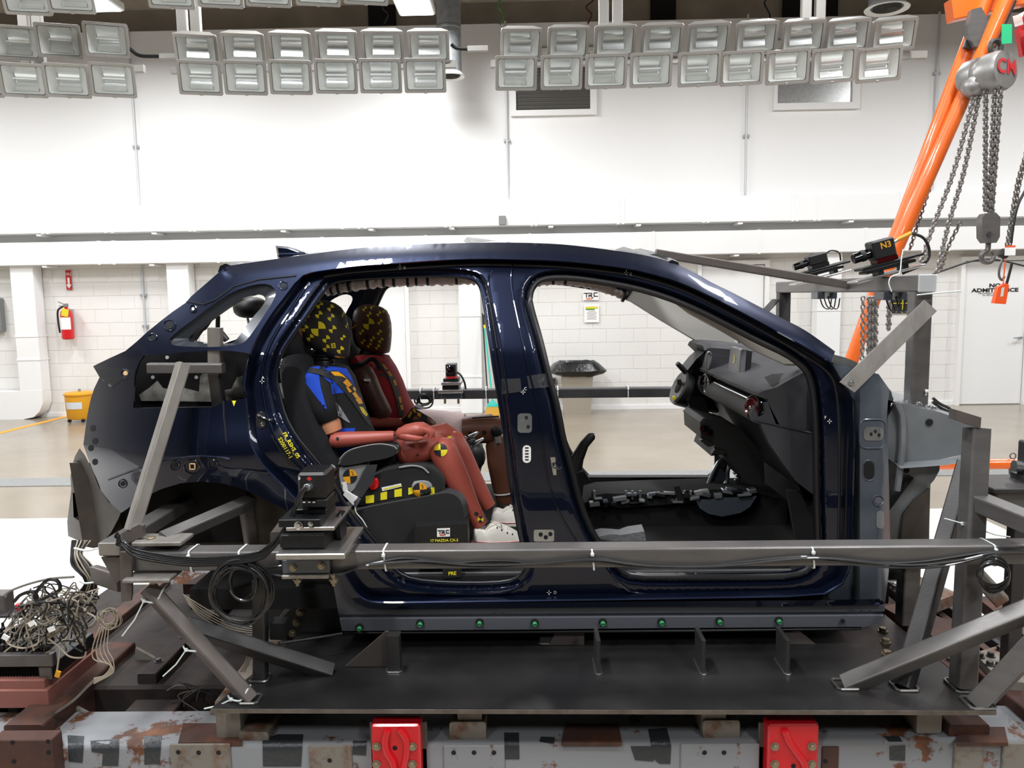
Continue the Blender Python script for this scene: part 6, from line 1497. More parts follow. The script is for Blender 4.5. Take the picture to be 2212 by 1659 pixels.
for x, y, lb in ((2095, 1130, 'white zip tie stretched between the right posts'),):
    t = thing('zip_tie', lb, 'zip tie', W(x, y, 2.6), 'white zip ties'); MB().tube(W3([(2040,1120),(2080,1131),(2150,1155),(2182,1160)], 2.6), .0025, 5).build('band', 'zip', t); MB().box(W(2080, 1131, 2.597), (.01, .01, .01)).build('lock_head', 'zip', t)
t = thing('zip_tie', 'white zip tie around the right leaning leg', 'zip tie', W(1990, 1350, 2.6), 'white zip ties'); MB().tube(catmull(W3([(1972,1336),(1978,1348),(1990,1354),(2003,1354)], 2.585), 4), .003, 6).build('band', 'zip', t); MB().box(W(1990, 1354, 2.58), (.01, .01, .01)).build('lock_head', 'zip', t)
# ------------------------------------------------------------------ near high-speed camera on its mount
cm = thing('high_speed_camera', 'black high-speed camera on an aluminium mount clamped to the near rail', 'camera', W(650, 1200, 2.45))
zb = W(650, 1197, 2.33).z
MB().box((-.661, 2.4725, zb - .0095), (.212, .285, .019), bev=.003).build('base_plate', 'alu', cm)
x0, x1 = W(603, 1170, 2.37).x, W(705, 1170, 2.37).x; z0, z1 = zb, W(650, 1152, 2.37).z
MB().box(((x0+x1)/2, 2.47, (z0+z1)/2), (x1-x0, .2, z1-z0), bev=.008).build('tilt_block', 'black_anod', cm)
zu = W(650, 1139, 2.36).z
MB().box((-.6655, 2.48, zu - .006), (.149, .24, .012), bev=.002).build('upper_plate', 'alu', cm)
MB().box(((x0+x1)/2, 2.48, (z1+zu-.012)/2), (.1, .18, zu - .012 - z1), bev=.004).build('pivot', 'black_anod', cm)
c = V((x1 + .012, 2.5, (z0 + zu)/2)); MB().lathe([(.05, 0), (.05, .012)], c, (1, 0, 0), 20).build('tilt_plate', 'black_anod', cm)
a, b = W(603, 1123, 2.37), W(694, 1139, 2.37)
MB().box(((a.x+b.x)/2, 2.46, zu + .012), (b.x-a.x, .2, .024), bev=.002).build('slide_base', 'black_anod', cm)
MB().hexbolt(W(645, 1135, 2.357), (0, -1, 0), .01, .012).build('knob', 'chrome', cm); MB().hexbolt(W(671, 1132, 2.357), (0, -1, 0), .006, .008).build('knob', 'chrome', cm)
MB().box((W(668, 1112, 2.42).x, 2.5, zu + .032), (.11, .16, .016), bev=.003).build('slide_plate', 'black_anod', cm)
a, b = W(641, 1022, 2.40), W(706, 1098, 2.40); zc = b.z
body_c = V(((a.x+b.x)/2, 2.46, (a.z + W(650, 1080, 2.40).z)/2)); bw, bh = b.x-a.x, a.z - W(650, 1080, 2.40).z
bd = MB().box(body_c, (bw, .12, bh), bev=.008); bdo = bd.build('camera_body', 'black_plastic', cm); bvc = bd.bvh()
MB().box((body_c.x + .004, 2.46, (W(650, 1080, 2.40).z + zc)/2), (bw*.92, .11, W(650, 1080, 2.40).z - zc), bev=.004).build('camera_foot', 'black_plastic', cm)
for k in range(8): MB().box(body_c + V((-bw*.38 + k*bw*.108, 0, bh/2 + .001)), (.003, .1, .005)).build('cooling_fin', 'black_anod', cm)
MB().cyl(body_c + V((0.005, .06, 0)), body_c + V((.005, .14, 0)), .03, 18, .003).build('lens', 'gloss_black', cm)
MB().cyl(W(670, 1052, 2.402), W(662, 1053, 2.365), .011, 12, .002).build('cable_plug', 'silver_plate', cm)
dec(bvc, [(668,1029),(674,1034),(668,1039),(662,1034)], 'red_sign', 'status_mark', bdo, .001); dec(bvc, epx(645, 1033, 4, 4), 'label_pale', 'badge', bdo, .001, 2.5)
for x in (647, 658, 668): MB().box(W(x + 10, 1085, 2.399), (.008, .002, .003)).build('port_print', 'white_mark', cm)
br = MB().box((W(660, 1225, 2.42).x, 2.432, W(660, 1225, 2.42).z), (.15, .02, .045), bev=.003); br.build('rail_clamp', 'primer', cm)
MB().box((W(660, 1246, 2.42).x, 2.45, W(660, 1246, 2.42).z), (.15, .07, .012), bev=.002).build('rail_clamp', 'steel_light', cm)
for x, y in ((633, 1227), (694, 1222)): MB().hexbolt(W(x, y, 2.42), (0, -1, 0), .009, .01).build('bolt', 'brass', cm)
for x in (642, 720): p = W(x, 1242, 2.42); MB().cyl(p, p + V((0, 0, -.035)), .006, 8).build('bolt', 'brass', cm); MB().hexbolt(p + V((0, 0, -.014)), (0, 0, -1), .011, .012).build('nut', 'brass', cm)
# cables -----------------------------------------------------------------
cb = thing('camera_cable', 'black cables running along the near rail from the camera', 'cable', W(650, 1060, 2.4))
main = [(662,1053),(652,1062),(645,1078),(640,1092),(632,1112),(618,1140),(598,1170),(580,1188),(560,1200),(520,1208),(470,1212),(420,1214),(370,1210),(320,1202),(284,1192),(262,1172),(252,1168),(258,1158)]
for k in range(5):
    pts = [W(x + (0 if i < 5 else random.uniform(-3, 3)), y + (k - 2)*(1.2 if i < 4 else 4.0), 2.372 if i < 1 else 2.40 - .002*k) for i, (x, y) in enumerate(main)]
    MB().tube(catmull(pts, 4), .0042, 6).build('cable', 'cable', cb)
MB().tube(catmull(W3([(664,1053),(652,1064),(645,1080),(641,1092)], 2.366), 4), .0085, 8).build('cable_sleeve', 'cable', cb)
for k, path in enumerate(([(500,1228),(560,1228),(620,1222),(690,1238),(750,1230),(835,1211),(885,1206),(980,1215),(1080,1211),(1180,1218),(1281,1206),(1340,1214),(1420,1222),(1500,1224),(1600,1214),(1700,1204),(1757,1203),(1880,1214),(1980,1214),(2080,1200),(2150,1190),(2220,1188)],
                        [(600,1208),(640,1224),(690,1234),(750,1229),(835,1214),(900,1216),(980,1222),(1080,1224),(1180,1216),(1281,1212),(1360,1222),(1450,1226),(1560,1220),(1660,1208),(1757,1207),(1860,1221),(1960,1226),(2040,1222),(2150,1195),(2220,1192)],
                        [(480,1228),(560,1238),(640,1246),(720,1244),(780,1224),(835,1216),(920,1212),(1020,1220),(1150,1218),(1281,1209),(1400,1222),(1560,1222),(1757,1205),(1950,1220),(2060,1212),(2150,1193),(2220,1190)])):
    MB().tube(catmull([W(x, y, YR - (.008 if k < 2 else .015)) for x, y in path], 5), .0042, 6).build('cable', 'cable', cb)
def coil(cx, cy, rx, ry, n, Y, r, label, seed, spread=.12):
    random.seed(seed); t = thing('cable_coil', label, 'cable', W(cx, cy + ry, Y)); 
    for k in range(n):
        kx, ky = rx*(1 - spread*random.random()), ry*(1 - spread*random.random()); ox, oy = random.uniform(-5, 5), random.uniform(-6, 4)*1.2; ph = random.uniform(0, 6)
        P = [W(cx + ox + kx*math.cos(a) * (1 + .04*math.sin(2*a + ph)), cy + oy + ky*math.sin(a) * (1 + .04*math.cos(3*a + ph)), Y + .012*math.sin(a + ph) + .004*(k % 5)) for a in (2*math.pi*i/26 for i in range(26))]
        MB().tube(P, r, 6, True).build('cable_turn', 'cable', t)
    return t
coil(519, 1280, 69, 70, 13, 2.40, .0042, 'large coil of black cable hanging from the near rail at left', 5, .22)
t = coil(524, 1262, 33, 45, 3, 2.405, .0042, 'small inner loop of black cable inside the left coil', 6, .2)
coil(2150, 1240, 36, 36, 5, 2.40, .0045, 'small coil of black cable hanging from the near rail at right', 8, .35)
# ------------------------------------------------------------------ far rail and camera
fr = thing('camera_rail', 'dark horizontal tube rail on the far side of the car', 'rail', W(1100, 849, 5.2))
a, b = W(700, 853, 5.2), W(1690, 844, 5.2); MB().bar(a, b, .08, .064, bev=.008).build('rail_tube', 'steel_dark', fr)
MB().bar(a, V((a.x, a.y, 0)), .07, .07).build('post', 'steel_dark', fr); MB().bar(b, V((b.x, b.y, 0)), .07, .07).build('post', 'steel_dark', fr)
for x, lb in ((908, 'zip tie on the far rail left of the far camera'), (937, 'zip tie on the far rail beside the far camera'), (1050, 'zip tie on the far rail by the broom'), (1205, 'zip tie on the far rail below the outlet'), (1357, 'zip tie on the far rail right of the bagged bin')): ziptie(x, 849 - (x-1106)*.009, 5.155, .09, .066, 'white ' + lb)
fc = thing('high_speed_camera', 'black high-speed camera facing us on the far rail', 'camera', W(973, 840, 5.18))
def fbox(x0, y0, x1, y1, Y0, Y1, m, nm, bev=.004):
    a, b = W(x0, y0, Y0), W(x1, y1, Y0); return MB().box(((a.x+b.x)/2, (Y0+Y1)/2, (a.z+b.z)/2), (b.x-a.x, Y1-Y0, a.z-b.z), bev=bev).build(nm, m, fc)
fbox(946, 843, 1000, 849, 5.1, 5.32, 'alu', 'base_plate', .002); fbox(955, 831, 991, 843, 5.12, 5.28, 'black_anod', 'tilt_block'); fbox(953, 826, 996, 832, 5.1, 5.3, 'alu', 'upper_plate', .002); fbox(957, 818, 990, 826, 5.12, 5.28, 'black_anod', 'slide_base')
fbox(962, 787, 985, 814, 5.12, 5.24, 'black_plastic', 'camera_body'); fbox(964, 812, 985, 818, 5.12, 5.24, 'red_sign', 'camera_foot', .002)
p = W(973, 798, 5.12); MB().lathe([(.027, 0), (.027, .03), (.021, .034), (.02, .02), (.001, .018)], p, (0, -1, 0), 20).build('lens', 'gloss_black', fc)
fbox(952, 850, 998, 862, 5.13, 5.17, 'primer', 'rail_clamp')
for x in (961, 990): p = W(x, 862, 5.15); MB().cyl(p, p + V((0, 0, -.03)), .008, 8).build('bolt', 'brass', fc)
MB().tube(catmull(W3([(985,803),(995,810),(1003,825),(1006,840)], 5.2), 5), .007, 6).build('cable', 'cable', fc)
coil(915, 868, 20, 14, 5, 5.15, .006, 'small coil of cable hanging under the far rail', 12, .4)
# ------------------------------------------------------------------ front camera beam
gb = thing('camera_beam', 'steel cross beam on posts at the car front carrying two cameras', 'beam', W(2000, 900, 3.0))
A, B = W(2003, 612, 2.97), W(1688, 622, 4.64); B.x = A.x; B.z = A.z
MB().bar(A, B, .064, .062, bev=.007, n=3).build('cross_beam', 'steel', gb)
MB().box(A + V((0, -.002, 0)), (.068, .01, .066), bev=.004).build('end_wrap', 'clear_plastic', gb)
MB().bar(V((A.x, 3.02, A.z - .03)), V((A.x - .0, 3.02, ZP)), .066, .066, bev=.007).build('post', 'steel', gb)
MB().bar(V((B.x, 4.6, B.z - .03)), V((B.x, 4.6, ZP)), .066, .066, bev=.007).build('post', 'steel_dark', gb)
fb = [W(1998,648,2.93), W(2024,672,2.93), W(1846,848,2.73), W(1815,826,2.73)]; MB().plate(fb, (0, .008, 0)).build('flat_brace', 'steel_light', gb)
MB().hexbolt(W(1838, 827, 2.733), (0, -1, 0), .008, .006).build('bolt', 'silver_plate', gb)
MB().bar(W(1676, 648, 4.58), W(1590, 740, 4.3), .05, .01).build('flat_brace', 'steel_dark', gb)
tb0, tb1 = W(1416, 547, 3.62), V((A.x - .02, 3.62, A.z + .0)); MB().bar(tb0, tb1, .05, .036, bev=.004).build('roof_strut', 'steel_brown', gb)
MB().box(tb0 + V((.0, 0, -.02)), (.05, .09, .03)).build('roof_mount', 'steel', gb)
ziptie(2000, 848, 2.985, .07, .02, 'white zip tie around the front post above the apron')
t = thing('zip_tie', 'white zip tie strip at the near end of the camera beam', 'zip tie', A, 'white zip ties'); MB().tube(catmull([A + V((-.04, -.01, -.042)), A + V((.04, -.015, -.035)), A + V((.12, -.01, -.03))], 4), .003, 5).build('band', 'zip', t)
t = thing('zip_tie', 'thin white zip tie with upright tail beside the large camera', 'zip tie', W(1945, 590, 3.1), 'white zip ties'); MB().tube(catmull(W3([(1951,538),(1947,560),(1943,590),(1925,598),(1920,612),(1926,630)], 3.05), 4), .0025, 5).build('band', 'zip', t)
def front_cam(Y, dx, s, label, n3):
    t = thing('high_speed_camera', label, 'camera', (A.x, Y, A.z + .03))
    rot = M4.Rotation(R(-14), 3, 'Y'); o = V((A.x, Y, A.z + .035))
    def pb(c, d, m, nm, bev=.003, par=None): return MB().box(o + rot @ V(c), d, rot, bev).build(nm, m, par or t)
    pb((-.02, 0, .012), (.28*s, .10, .01), 'alu', 'base_plate'); pb((-.01, 0, .038), (.2*s, .08, .012), 'black_anod', 'wedge_plate'); pb((.0, 0, .055), (.25*s, .085, .012), 'black_anod', 'slide_plate')
    for k in (-.05, .05): pb((k, 0, .025), (.02, .07, .02), 'black_anod', 'spacer')
    pb((-.015, 0, .072), (.085*s, .07, .022), 'vent_red' if n3 else 'black_anod', 'camera_foot')
    c = V((-.02, 0, .115 if n3 else .105)); b = pb(c, (.09*s, .075, .075 if n3 else .05), 'black_plastic', 'camera_body', .006)
    ls = o + rot @ (c + V((-.045*s, 0, -.006))); le = o + rot @ (c + V((-.115*s, 0, -.012)))
    MB().cyl(ls, le, .021 if n3 else .017, 16, .003).build('lens', 'gloss_black', t); MB().cyl(ls.lerp(le, .3), ls.lerp(le, .55), .0235 if n3 else .019, 16, .002).build('focus_ring', 'rubber', t)
    if n3:
        text_at('N3', o + rot @ (c + V((.006, -.0395, .012))), rot @ V((1, 0, 0)), rot @ V((0, 0, 1)), .034, bold=.0008).build('lettering', 'bin_yellow', t)
        MB().tube([o + rot @ (c + V((.045, 0, .01))), o + rot @ (c + V((.07, 0, .018)))], .008, 8).build('cable_plug', 'silver_plate', t)
        MB().tube([o + rot @ (c + V((.07, 0, .018))), o + rot @ (c + V((.13, 0, .03)))], .0085, 8).build('cable_sleeve', 'bin_yellow', t)
        st = o + rot @ (c + V((.13, 0, .03))); MB().tube(catmull([st, st + V((.05, 0, -.02)), st + V((.075, 0, -.07)), st + V((.06, 0, -.12)), st + V((-.02, .02, -.16))], 5), .006, 8).build('cable', 'cable', t)
    else: st = o + rot @ (c + V((.045, 0, .01))); MB().tube(catmull([st, st + V((.03, 0, .02)), st + V((.07, 0, .01)), st + V((.08, 0, -.03))], 5), .004, 6).build('cable', 'cable', t)
    for k in (-.03, .03): MB().box((A.x + k, Y, A.z - .045), (.035, .09, .035), bev=.003).build('beam_clamp', 'primer', t)
    random.seed(5)
    for k in range(3): a = V((A.x - .03 + .02*k, Y - .02, A.z - .05)); MB().tube(catmull([a, a + V((.02, 0, -.05)), a + V((.05, 0, -.06)), a + V((.06, 0, -.01))], 4), .003, 6).build('cable_loop', 'cable', t)
    return t
front_cam(3.26, 0, 1.0, 'black high-speed camera marked N3 with red foot on the front beam', True)
front_cam(3.98, 0, 1.0, 'smaller black high-speed camera on the far part of the front beam', False)
t = thing('post_cable', 'black cable loop running down behind the front post', 'cable', W(2050, 890, 3.1)); MB().tube(catmull(W3([(2015,860),(2030,872),(2050,882),(2066,897)], 3.1), 4), .006, 6).build('cable', 'cable', t); MB().tube(catmull(W3([(2014,868),(2030,880),(2050,890),(2062,900)], 3.1), 4), .006, 6).build('cable', 'cable', t)
# ------------------------------------------------------------------ orange gantry and chain hoist
mat('orange', '#e56a22', .35, coat=.3, col2='#d85f1c', scale=6)
mat('hoist_grey', '#9a9896', .4, .5, col2='#84827f', scale=15)
mat('chain', '#7d7976', .4, .5)
mat('chain_light', '#77736c', .4, .8)
mat('pendant_orange', '#e6541c', .45); mat('hoist_red', '#c81e22', .4); mat('tag_green', '#1fae73', .5)
YH = 5.3
g = thing('gantry_hoist_frame', 'orange tubular gantry frame standing behind the car front', 'gantry', V((W(1700, 1000, 5.5).x, 5.5, 0)))
MB().tube([W(2155, -70, YH), W(1925, 540, YH + .05), W(1760, 1000, YH + .2)], .046, 18).build('leg', 'orange', g)
MB().tube([W(2205, -70, YH - .12), W(1932, 545, YH - .02), W(1900, 620, YH)], .046, 18).build('leg', 'orange', g)
a, b = W(1690, 1008, 5.5), W(2400, 996, 5.5); b.z = a.z
MB().tube([a, b], .036, 16).build('base_tube', 'orange', g)
for q in (a, b): MB().tube([q, V((q.x, q.y, .1))], .03, 12).build('caster_stem', 'orange', g); MB().cyl((q.x, q.y - .02, .06), (q.x, q.y + .02, .06), .06, 16, .006).build('caster_wheel', 'rubber', g)
p = W(2188, 985, 5.5); MB().tube([p + V((.02*math.cos(i*math.pi/6), 0, .02*math.sin(i*math.pi/6))) for i in range(12)], .005, 6, True).build('eye_bolt', 'steel', g); MB().cyl(p + V((0, 0, -.07)), p + V((0, 0, -.018)), .008, 8).build('eye_bolt_shank', 'steel', g)
MB().cyl(W(2186, 1012, 5.48), W(2186, 1024, 5.48), .02, 10).build('base_fitting', 'steel_dark', g)
MB().bar(W(2050, 25, YH + .05), W(2300, -30, YH + .05), .09, .13).build('cross_head', 'orange', g)
MB().plate(W3([(2100,20),(2120,15),(2145,60),(2150,95),(2130,108),(2105,100),(2090,70)], YH - .1), (0, .05, 0)).build('head_plate', 'steel', g)
MB().bar(W(2185, 0, YH - .1), W(2140, 100, YH - .1), .03, .06).build('head_bar', 'steel_dark', g)
MB().bar(W(2112, 30, YH - .05), W(2088, 105, YH - .05), .03, .05).build('head_bar', 'steel_dark', g)
# hoist
h = thing('chain_hoist', 'grey chain hoist marked CM in red hanging from the gantry', 'hoist', W(2130, 200, 5.15))
c0, c1 = W(2090, 175, 5.25), W(2164, 152, 5.05)
ax = (c1 - c0); L = ax.length; r = .118
MB().lathe([(.03, -.03), (.09, -.02), (r, .02), (r, L*.4), (r*.82, L*.42), (r*.82, L*.6), (r*1.02, L*.62), (r*1.02, L), (r*.93, L + .025), (.02, L + .03)], c0, ax, 26).build('hoist_drum', 'hoist_grey', h)
MB().ell(W(2105, 188, 5.15), (.08, .08, .07), 14).build('chain_wheel_cover', 'hoist_grey', h)
nrm = ax.normalized(); up = V((0, 0, 1)); up = (up - nrm*up.dot(nrm)).normalized(); rt = up.cross(nrm)
text_at('CM', c1 + nrm*.033 + V((0, 0, .01)), rt, up, .12, bold=.003).build('lettering', 'red_sign', h)
MB().tube(catmull([W(2148, 120, 5.12), W(2140, 108, 5.12), W(2142, 92, 5.12), W(2154, 88, 5.12), W(2162, 98, 5.12), W(2160, 112, 5.12)], 4), .016, 8).build('top_hook', 'steel_dark', h)
MB().plate(W3([(2164,52),(2186,52),(2186,93),(2164,95)], 5.0), (0, .003, 0)).build('inspection_tag', 'tag_green', h)
def chain(pts, r, link, m, parent, name='chain'):
    """real interlocked links along a path, one part per run"""
    P = catmull(pts, 24) if len(pts) > 2 else [V(pts[0]).lerp(V(pts[1]), i/120) for i in range(121)]
    b = MB(); acc = 0; k = 0; pos = P[0]; i = 0; seglen = link*.72; d = 0; pts_out = [P[0]]
    last = P[0]; rem = seglen
    for q in P[1:]:
        while (q - last).length >= rem:
            last = last + (q - last).normalized()*rem; pts_out.append(last.copy()); rem = seglen
        rem -= (q - last).length; last = q
    for k in range(len(pts_out) - 1):
        a, z = pts_out[k], pts_out[k+1]; t = (z - a).normalized(); u = t.cross(V((0, 1, 0)) if k % 2 == 0 else V((1, 0, .01))).normalized()
        if k % 2: u = t.cross(u).normalized() if abs(u.dot(V((0, 1, 0)))) < .5 else u
        c = (a + z)/2; hl, hw = link*.5 - r, link*.3
        ring = []
        for j in range(10):
            an = 2*math.pi*j/10; cs, sn = math.cos(an), math.sin(an)
            ring.append(c + t*(cs*hl*.55 + math.copysign(hl*.45, cs)) + u*sn*hw)
        b.tube(ring, r, 5, True)
    return b.build(name, m, parent, stuff=True)
YC = 5.12
chain([W(2104,208,YC), W(2060,370,YC), W(2015,490,YC), W(1988,570,YC - .05)], .008, .036, 'chain', h)
chain([W(2115,205,YC), W(2082,370,YC), W(2050,480,YC), W(2024,590,YC - .05)], .008, .036, 'chain', h)
chain([W(2129,195,YC - .05), W(2128,460,YC)], .008, .036, 'chain', h); chain([W(2149,185,YC - .08), W(2136,460,YC)], .008, .036, 'chain', h); chain([W(2162,185,YC - .1), W(2142,460,YC)], .008, .036, 'chain', h)
chain([W(2057,265,YH + .1), W(2010,400,YH + .1), W(1965,540,YH)], .005, .034, 'chain_light', h); chain([W(2075,480,YC + .1), W(2050,530,YC + .1), W(2030,590,YC)], .005, .034, 'chain_light', h)
for x0, y0, x1, y1, rr in ((1864,640,1862,780,.005), (1878,640,1876,770,.008), (1884,640,1882,770,.008), (1892,640,1890,770,.008), (1921,640,1919,715,.009)): chain([W(x0, y0, 4.9), W(x1, y1, 4.9)], rr, .036, 'chain', h)
lb = MB(); lb.rings([[p + V((0, dy, 0)) for p in W3([(2122,462),(2144,460),(2154,470),(2153,512),(2146,525),(2124,525),(2116,514),(2115,472)], YC)] for dy in (-.035, .035)]); lb.build('hook_block', 'steel', h)
hk = [(2135,525),(2133,540),(2122,548),(2121,560),(2130,567),(2142,564),(2146,552),(2141,542)]
MB().tube(catmull(W3(hk, YC), 5), [.016]*20 + [.014]*10 + [.009]*6, 10).build('hook', 'steel', h)
MB().cyl(W(2137, 505, YC - .036), W(2137, 505, YC - .046), .014, 10).build('block_pin', 'steel_dark', h)
# electric hoist at the right edge with pendant
e = thing('electric_hoist', 'red electric hoist with chain at the top right picture edge', 'hoist', W(2215, 60, 5.6))
MB().box(W(2222, 42, 5.6), (.12, .14, .12), M4.Rotation(R(-25), 3, 'Y'), .03).build('motor_housing', 'hoist_red', e)
MB().box(W(2199, 44, 5.52), (.055, .004, .07), M4.Rotation(R(-15), 3, 'Y')).build('maker_label', 'paper', e)
MB().plate(W3([(2199,62),(2212,62),(2216,120),(2209,120)], 5.58), (0, .04, 0)).build('chain_guide', 'hoist_red', e)
chain([W(2228,70,5.55), W(2222,290,5.5), W(2196,400,5.5), W(2172,545,5.5)], .005, .03, 'chain_light', e); chain([W(2236,70,5.55), W(2230,290,5.5), W(2202,400,5.5), W(2180,540,5.5)], .005, .03, 'chain_light', e)
MB().tube(catmull(W3([(2232,80),(2240,240),(2225,380),(2200,440),(2190,480),(2184,525)], 5.48), 6), .009, 8).build('pendant_cable', 'cable', e)
pd = thing('pendant_control', 'orange handheld pendant control hanging from a black hook by the white door', 'pendant', W(2162, 655, 5.4))
MB().plate([p for p in W3([(2157,620),(2174,612),(2180,616),(2173,657),(2148,655)], 5.4)], (0, .04, 0)).build('pendant_body', 'pendant_orange', pd)
MB().plate(W3([(2164,622),(2170,620),(2167,640),(2161,641)], 5.398), (0, .002, 0)).build('pendant_label', 'label_pale', pd)
MB().box(W(2168, 548, 5.45), (.06, .05, .06), M4.Rotation(R(20), 3, 'Y'), .012).build('hook_block', 'black_plastic', pd)
MB().tube(catmull(W3([(2168,556),(2160,575),(2158,595),(2164,605),(2170,597)], 5.45), 5), .008, 8).build('hook', 'steel', pd)
MB().tube(W3([(2172,560),(2168,600),(2167,618)], 5.42), .004, 6).build('pendant_strap', 'pendant_orange', pd); MB().tube(W3([(2186,568),(2178,600),(2174,614)], 5.42), .009, 8).build('pendant_cable', 'cable', pd)
MB().box(W(2182, 542, 5.4), (.07, .003, .06)).build('warning_tag', 'paper', pd); MB().box(W(2182, 532, 5.398), (.07, .002, .012)).build('warning_stripe', 'orange_print', pd)
# ------------------------------------------------------------------ data acquisition box and wire tangle at left
mat('wire_beige', '#a79d8c', .55); mat('wire_grey', '#6e6a64', .5); mat('wire_black', '#131313', .45)
dq = thing('data_box', 'black finned data acquisition box at the left picture edge', 'electronics', W(50, 1470, 2.62))
YD = 2.62
def dbox(x0, y0, x1, y1, Y0, Y1, m, nm, bev=.003, par=None):
    a, b = W(x0, y0, Y0), W(x1, y1, Y0); return MB().box(((a.x+b.x)/2, (Y0+Y1)/2, (a.z+b.z)/2), (b.x-a.x, Y1-Y0, a.z-b.z), bev=bev).build(nm, m, par or dq)
dbox(-60, 1416, 114, 1441, YD, YD + .03, 'steel', 'front_rail'); dbox(-60, 1441, 112, 1470, YD + .02, YD + .3, 'black_anod', 'chassis')
for k in range(22):
    x = -20 + k*6
    if not 34 < x < 40: dbox(x, 1442, x + 2, 1469, YD + .012, YD + .02, 'black_anod', 'fin', .0005)
dbox(82, 1441, 112, 1470, YD + .008, YD + .02, 'steel', 'end_block'); dbox(-60, 1470, 97, 1492, YD - .01, YD + .3, 'pink_board', 'base_board')
dbox(-60, 1492, 105, 1530, YD - .02, YD + .3, 'pink_board', 'base_board')
random.seed(31)
for r_ in range(4):
    for k in range(11):
        p = W(-4 + k*10.6 + r_*4, 1412 - r_*13, YD + .03 + r_*.05); MB().cyl(p + V((0, 0, -.02)), p + V((0, 0, .035)), .0075, 8, .002).build('connector', 'black_plastic', dq)
        if k % 2 == 0: MB().cyl(p + V((0, 0, .035)), p + V((0, 0, .05)), .005, 6).build('connector_tip', 'black_anod', dq)
MB().box(W(2, 1300, 2.9), (.07, .06, .08), bev=.005).build('side_box', 'steel', dq)
for x, y in ((42, 1312), (60, 1312)): MB().cyl(W(x, y + 6, 2.9), W(x, y - 8, 2.9), .014, 10, .003).build('red_plug', 'red_print' if 'red_print' in MT else 'red_sign', dq)
zt_ = W(30, 1321, 2.9).z; xa, xb = W(-60, 1321, 2.9).x, W(78, 1321, 2.9).x
MB().box(((xa+xb)/2, 2.9, zt_), (xb-xa, .1, .012), bev=.002).build('side_tray', 'steel_dark', dq)
for x in (xa + .05, xb - .03): MB().bar((x, 2.9, zt_), (x, 2.9, .30), .03, .03).build('tray_leg', 'steel_dark', dq)
wt = thing('wire_bundle', 'tangle of beige and black sensor wires hanging from the car tail', 'wires', W(190, 1260, 2.6))
random.seed(77)
for k in range(34):
    m = ('wire_beige', 'wire_black', 'wire_grey', 'wire_beige', 'wire_black')[k % 5]; a = random.uniform(-1, 1)
    y0 = 2.66 + random.uniform(-.03, .03)
    pts = [W(176 + a*20, 1168, y0 + .1), W(166 + a*12, 1195, y0), W(178 + a*22, 1222, y0 - .02), W(196 + a*12, 1255, y0 - .02), W(186 + a*24, 1290 + random.uniform(-6, 6), y0), W(165 + a*34, 1320 + random.uniform(-8, 12), y0 - .02)]
    MB().tube(catmull(pts, 4), .0028 if m != 'wire_black' else .0036, 5).build('wire', m, wt)
for k in range(80):
    m = ('wire_beige', 'wire_grey', 'wire_beige', 'wire_black')[k % 4]
    x1, y1 = random.uniform(5, 190), random.uniform(1335, 1415); x0, y0 = random.uniform(60, 215), random.uniform(1270, 1335); Y = random.uniform(2.52, 2.68)
    pts = [W(x0, y0, Y)] + [W(x0 + (x1-x0)*t + random.uniform(-28, 28), y0 + (y1-y0)*t + random.uniform(-26, 26) - 18*math.sin(math.pi*t), Y + random.uniform(-.02, .02)) for t in (.2, .4, .6, .8)] + [W(x1, y1, Y)]
    MB().tube(catmull(pts, 5), .0026, 5).build('wire', m, wt)
for k in range(12):   # looped hank
    c = (236 + random.uniform(-6, 6), 1335 + random.uniform(-5, 5)); rx, ry, ph = random.uniform(16, 24), random.uniform(14, 22), random.uniform(0, 6)
    MB().tube([W(c[0] + rx*math.cos(a) + 4*math.sin(2*a + ph), c[1] + ry*math.sin(a), 2.55 + .01*math.sin(a + ph)) for a in (2*math.pi*i/18 for i in range(18))], .0018, 5, True).build('wire', 'wire_beige', wt)
for k in range(5): MB().tube(catmull(W3([(215 + 5*k, 1355), (200 + 8*k, 1400), (204 + 10*k, 1425), (238 + 2*k, 1436 + 3*k), (226 + 3*k, 1458), (203, 1465 + 3*k)], 2.5), 5), .0018, 5).build('wire', 'wire_beige', wt)
for k in range(3): MB().tube(catmull(W3([(205 + k*3, 1466), (190, 1480 + 2*k), (160, 1510 + 2*k), (120, 1540 + k)], 2.52), 4), .0022, 5).build('wire', 'wire_grey', wt)
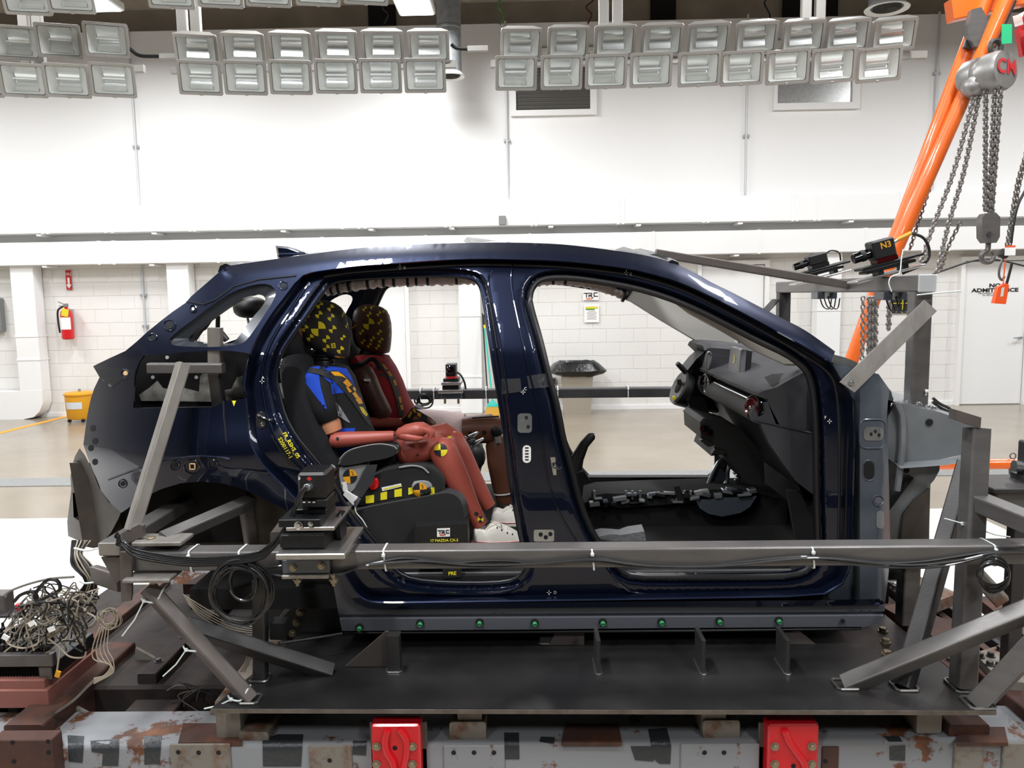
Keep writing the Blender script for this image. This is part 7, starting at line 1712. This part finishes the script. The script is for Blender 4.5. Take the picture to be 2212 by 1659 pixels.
for P, m, rr in (([(160,1246),(110,1250),(60,1262),(20,1278),(12,1290)], 'wire_grey', .004), ([(30,1300),(45,1285),(70,1278),(80,1290),(75,1300)], 'wire_black', .006), ([(72,1292),(85,1270),(105,1252),(125,1256),(128,1275),(100,1290)], 'wire_black', .006), ([(45,1310),(90,1306),(140,1302),(185,1322)], 'wire_black', .005), ([(10,1376),(20,1392),(50,1400),(80,1390),(110,1365),(135,1352)], 'wire_beige', .003), ([(105,1380),(125,1395),(150,1418),(180,1420),(186,1408)], 'wire_beige', .003), ([(130,1400),(126,1430),(122,1455)], 'wire_beige', .003)):
    MB().tube(catmull(W3(P, 2.56), 6), rr, 6).build('wire', m, wt)
for x, y, r_ in ((12, 1377, 30), (69, 1347, -30), (111, 1359, -20)): MB().box(W(x, y, 2.52), (.022, .006, .016), M4.Rotation(R(r_), 3, 'Y')).build('wire_tag', 'paper', wt)
MB().box(W(125, 1456, 2.52), (.016, .006, .022), M4.Rotation(R(20), 3, 'Y')).build('wire_tag', 'bin_yellow', wt)
for y, w_ in ((1258, 20), (1187, 14)): MB().tube(catmull(W3([(160 + (y > 1200)*12, y - 3), (186, y + 2), (212 + (y > 1200)*6, y - 3)], 2.58), 4), .0035, 6).build('bundle_tie', 'zip', wt)
random.seed(14)
lw = thing('loose_wires', 'thin loose wires lying under the left brace behind the leg', 'wires', W(560, 1450, 2.75))
for k in range(5): MB().tube(catmull(W3([(395 + 3*k, 1284 + 5*k), (440, 1312 + 6*k), (500, 1344 + 5*k), (555 + 4*k, 1355 + 5*k)], 2.72), 4), .0022, 5).build('wire', 'wire_beige', lw)
for k in range(4): MB().tube(catmull(W3([(536 + 4*k, 1410), (530 + 3*k, 1430), (516 + 4*k, 1452)], 2.6), 4), .002, 5).build('wire', 'wire_beige', lw)
for k in range(9): MB().tube(catmull(W3([(430, 1488), (430 + random.uniform(-55, 25), 1488 + random.uniform(-30, 35)), (430 + random.uniform(-80, 40), 1490 + random.uniform(-10, 50))], 2.75), 4), .0018, 4).build('wire', 'wire_black' if k % 2 else 'wire_grey', lw)
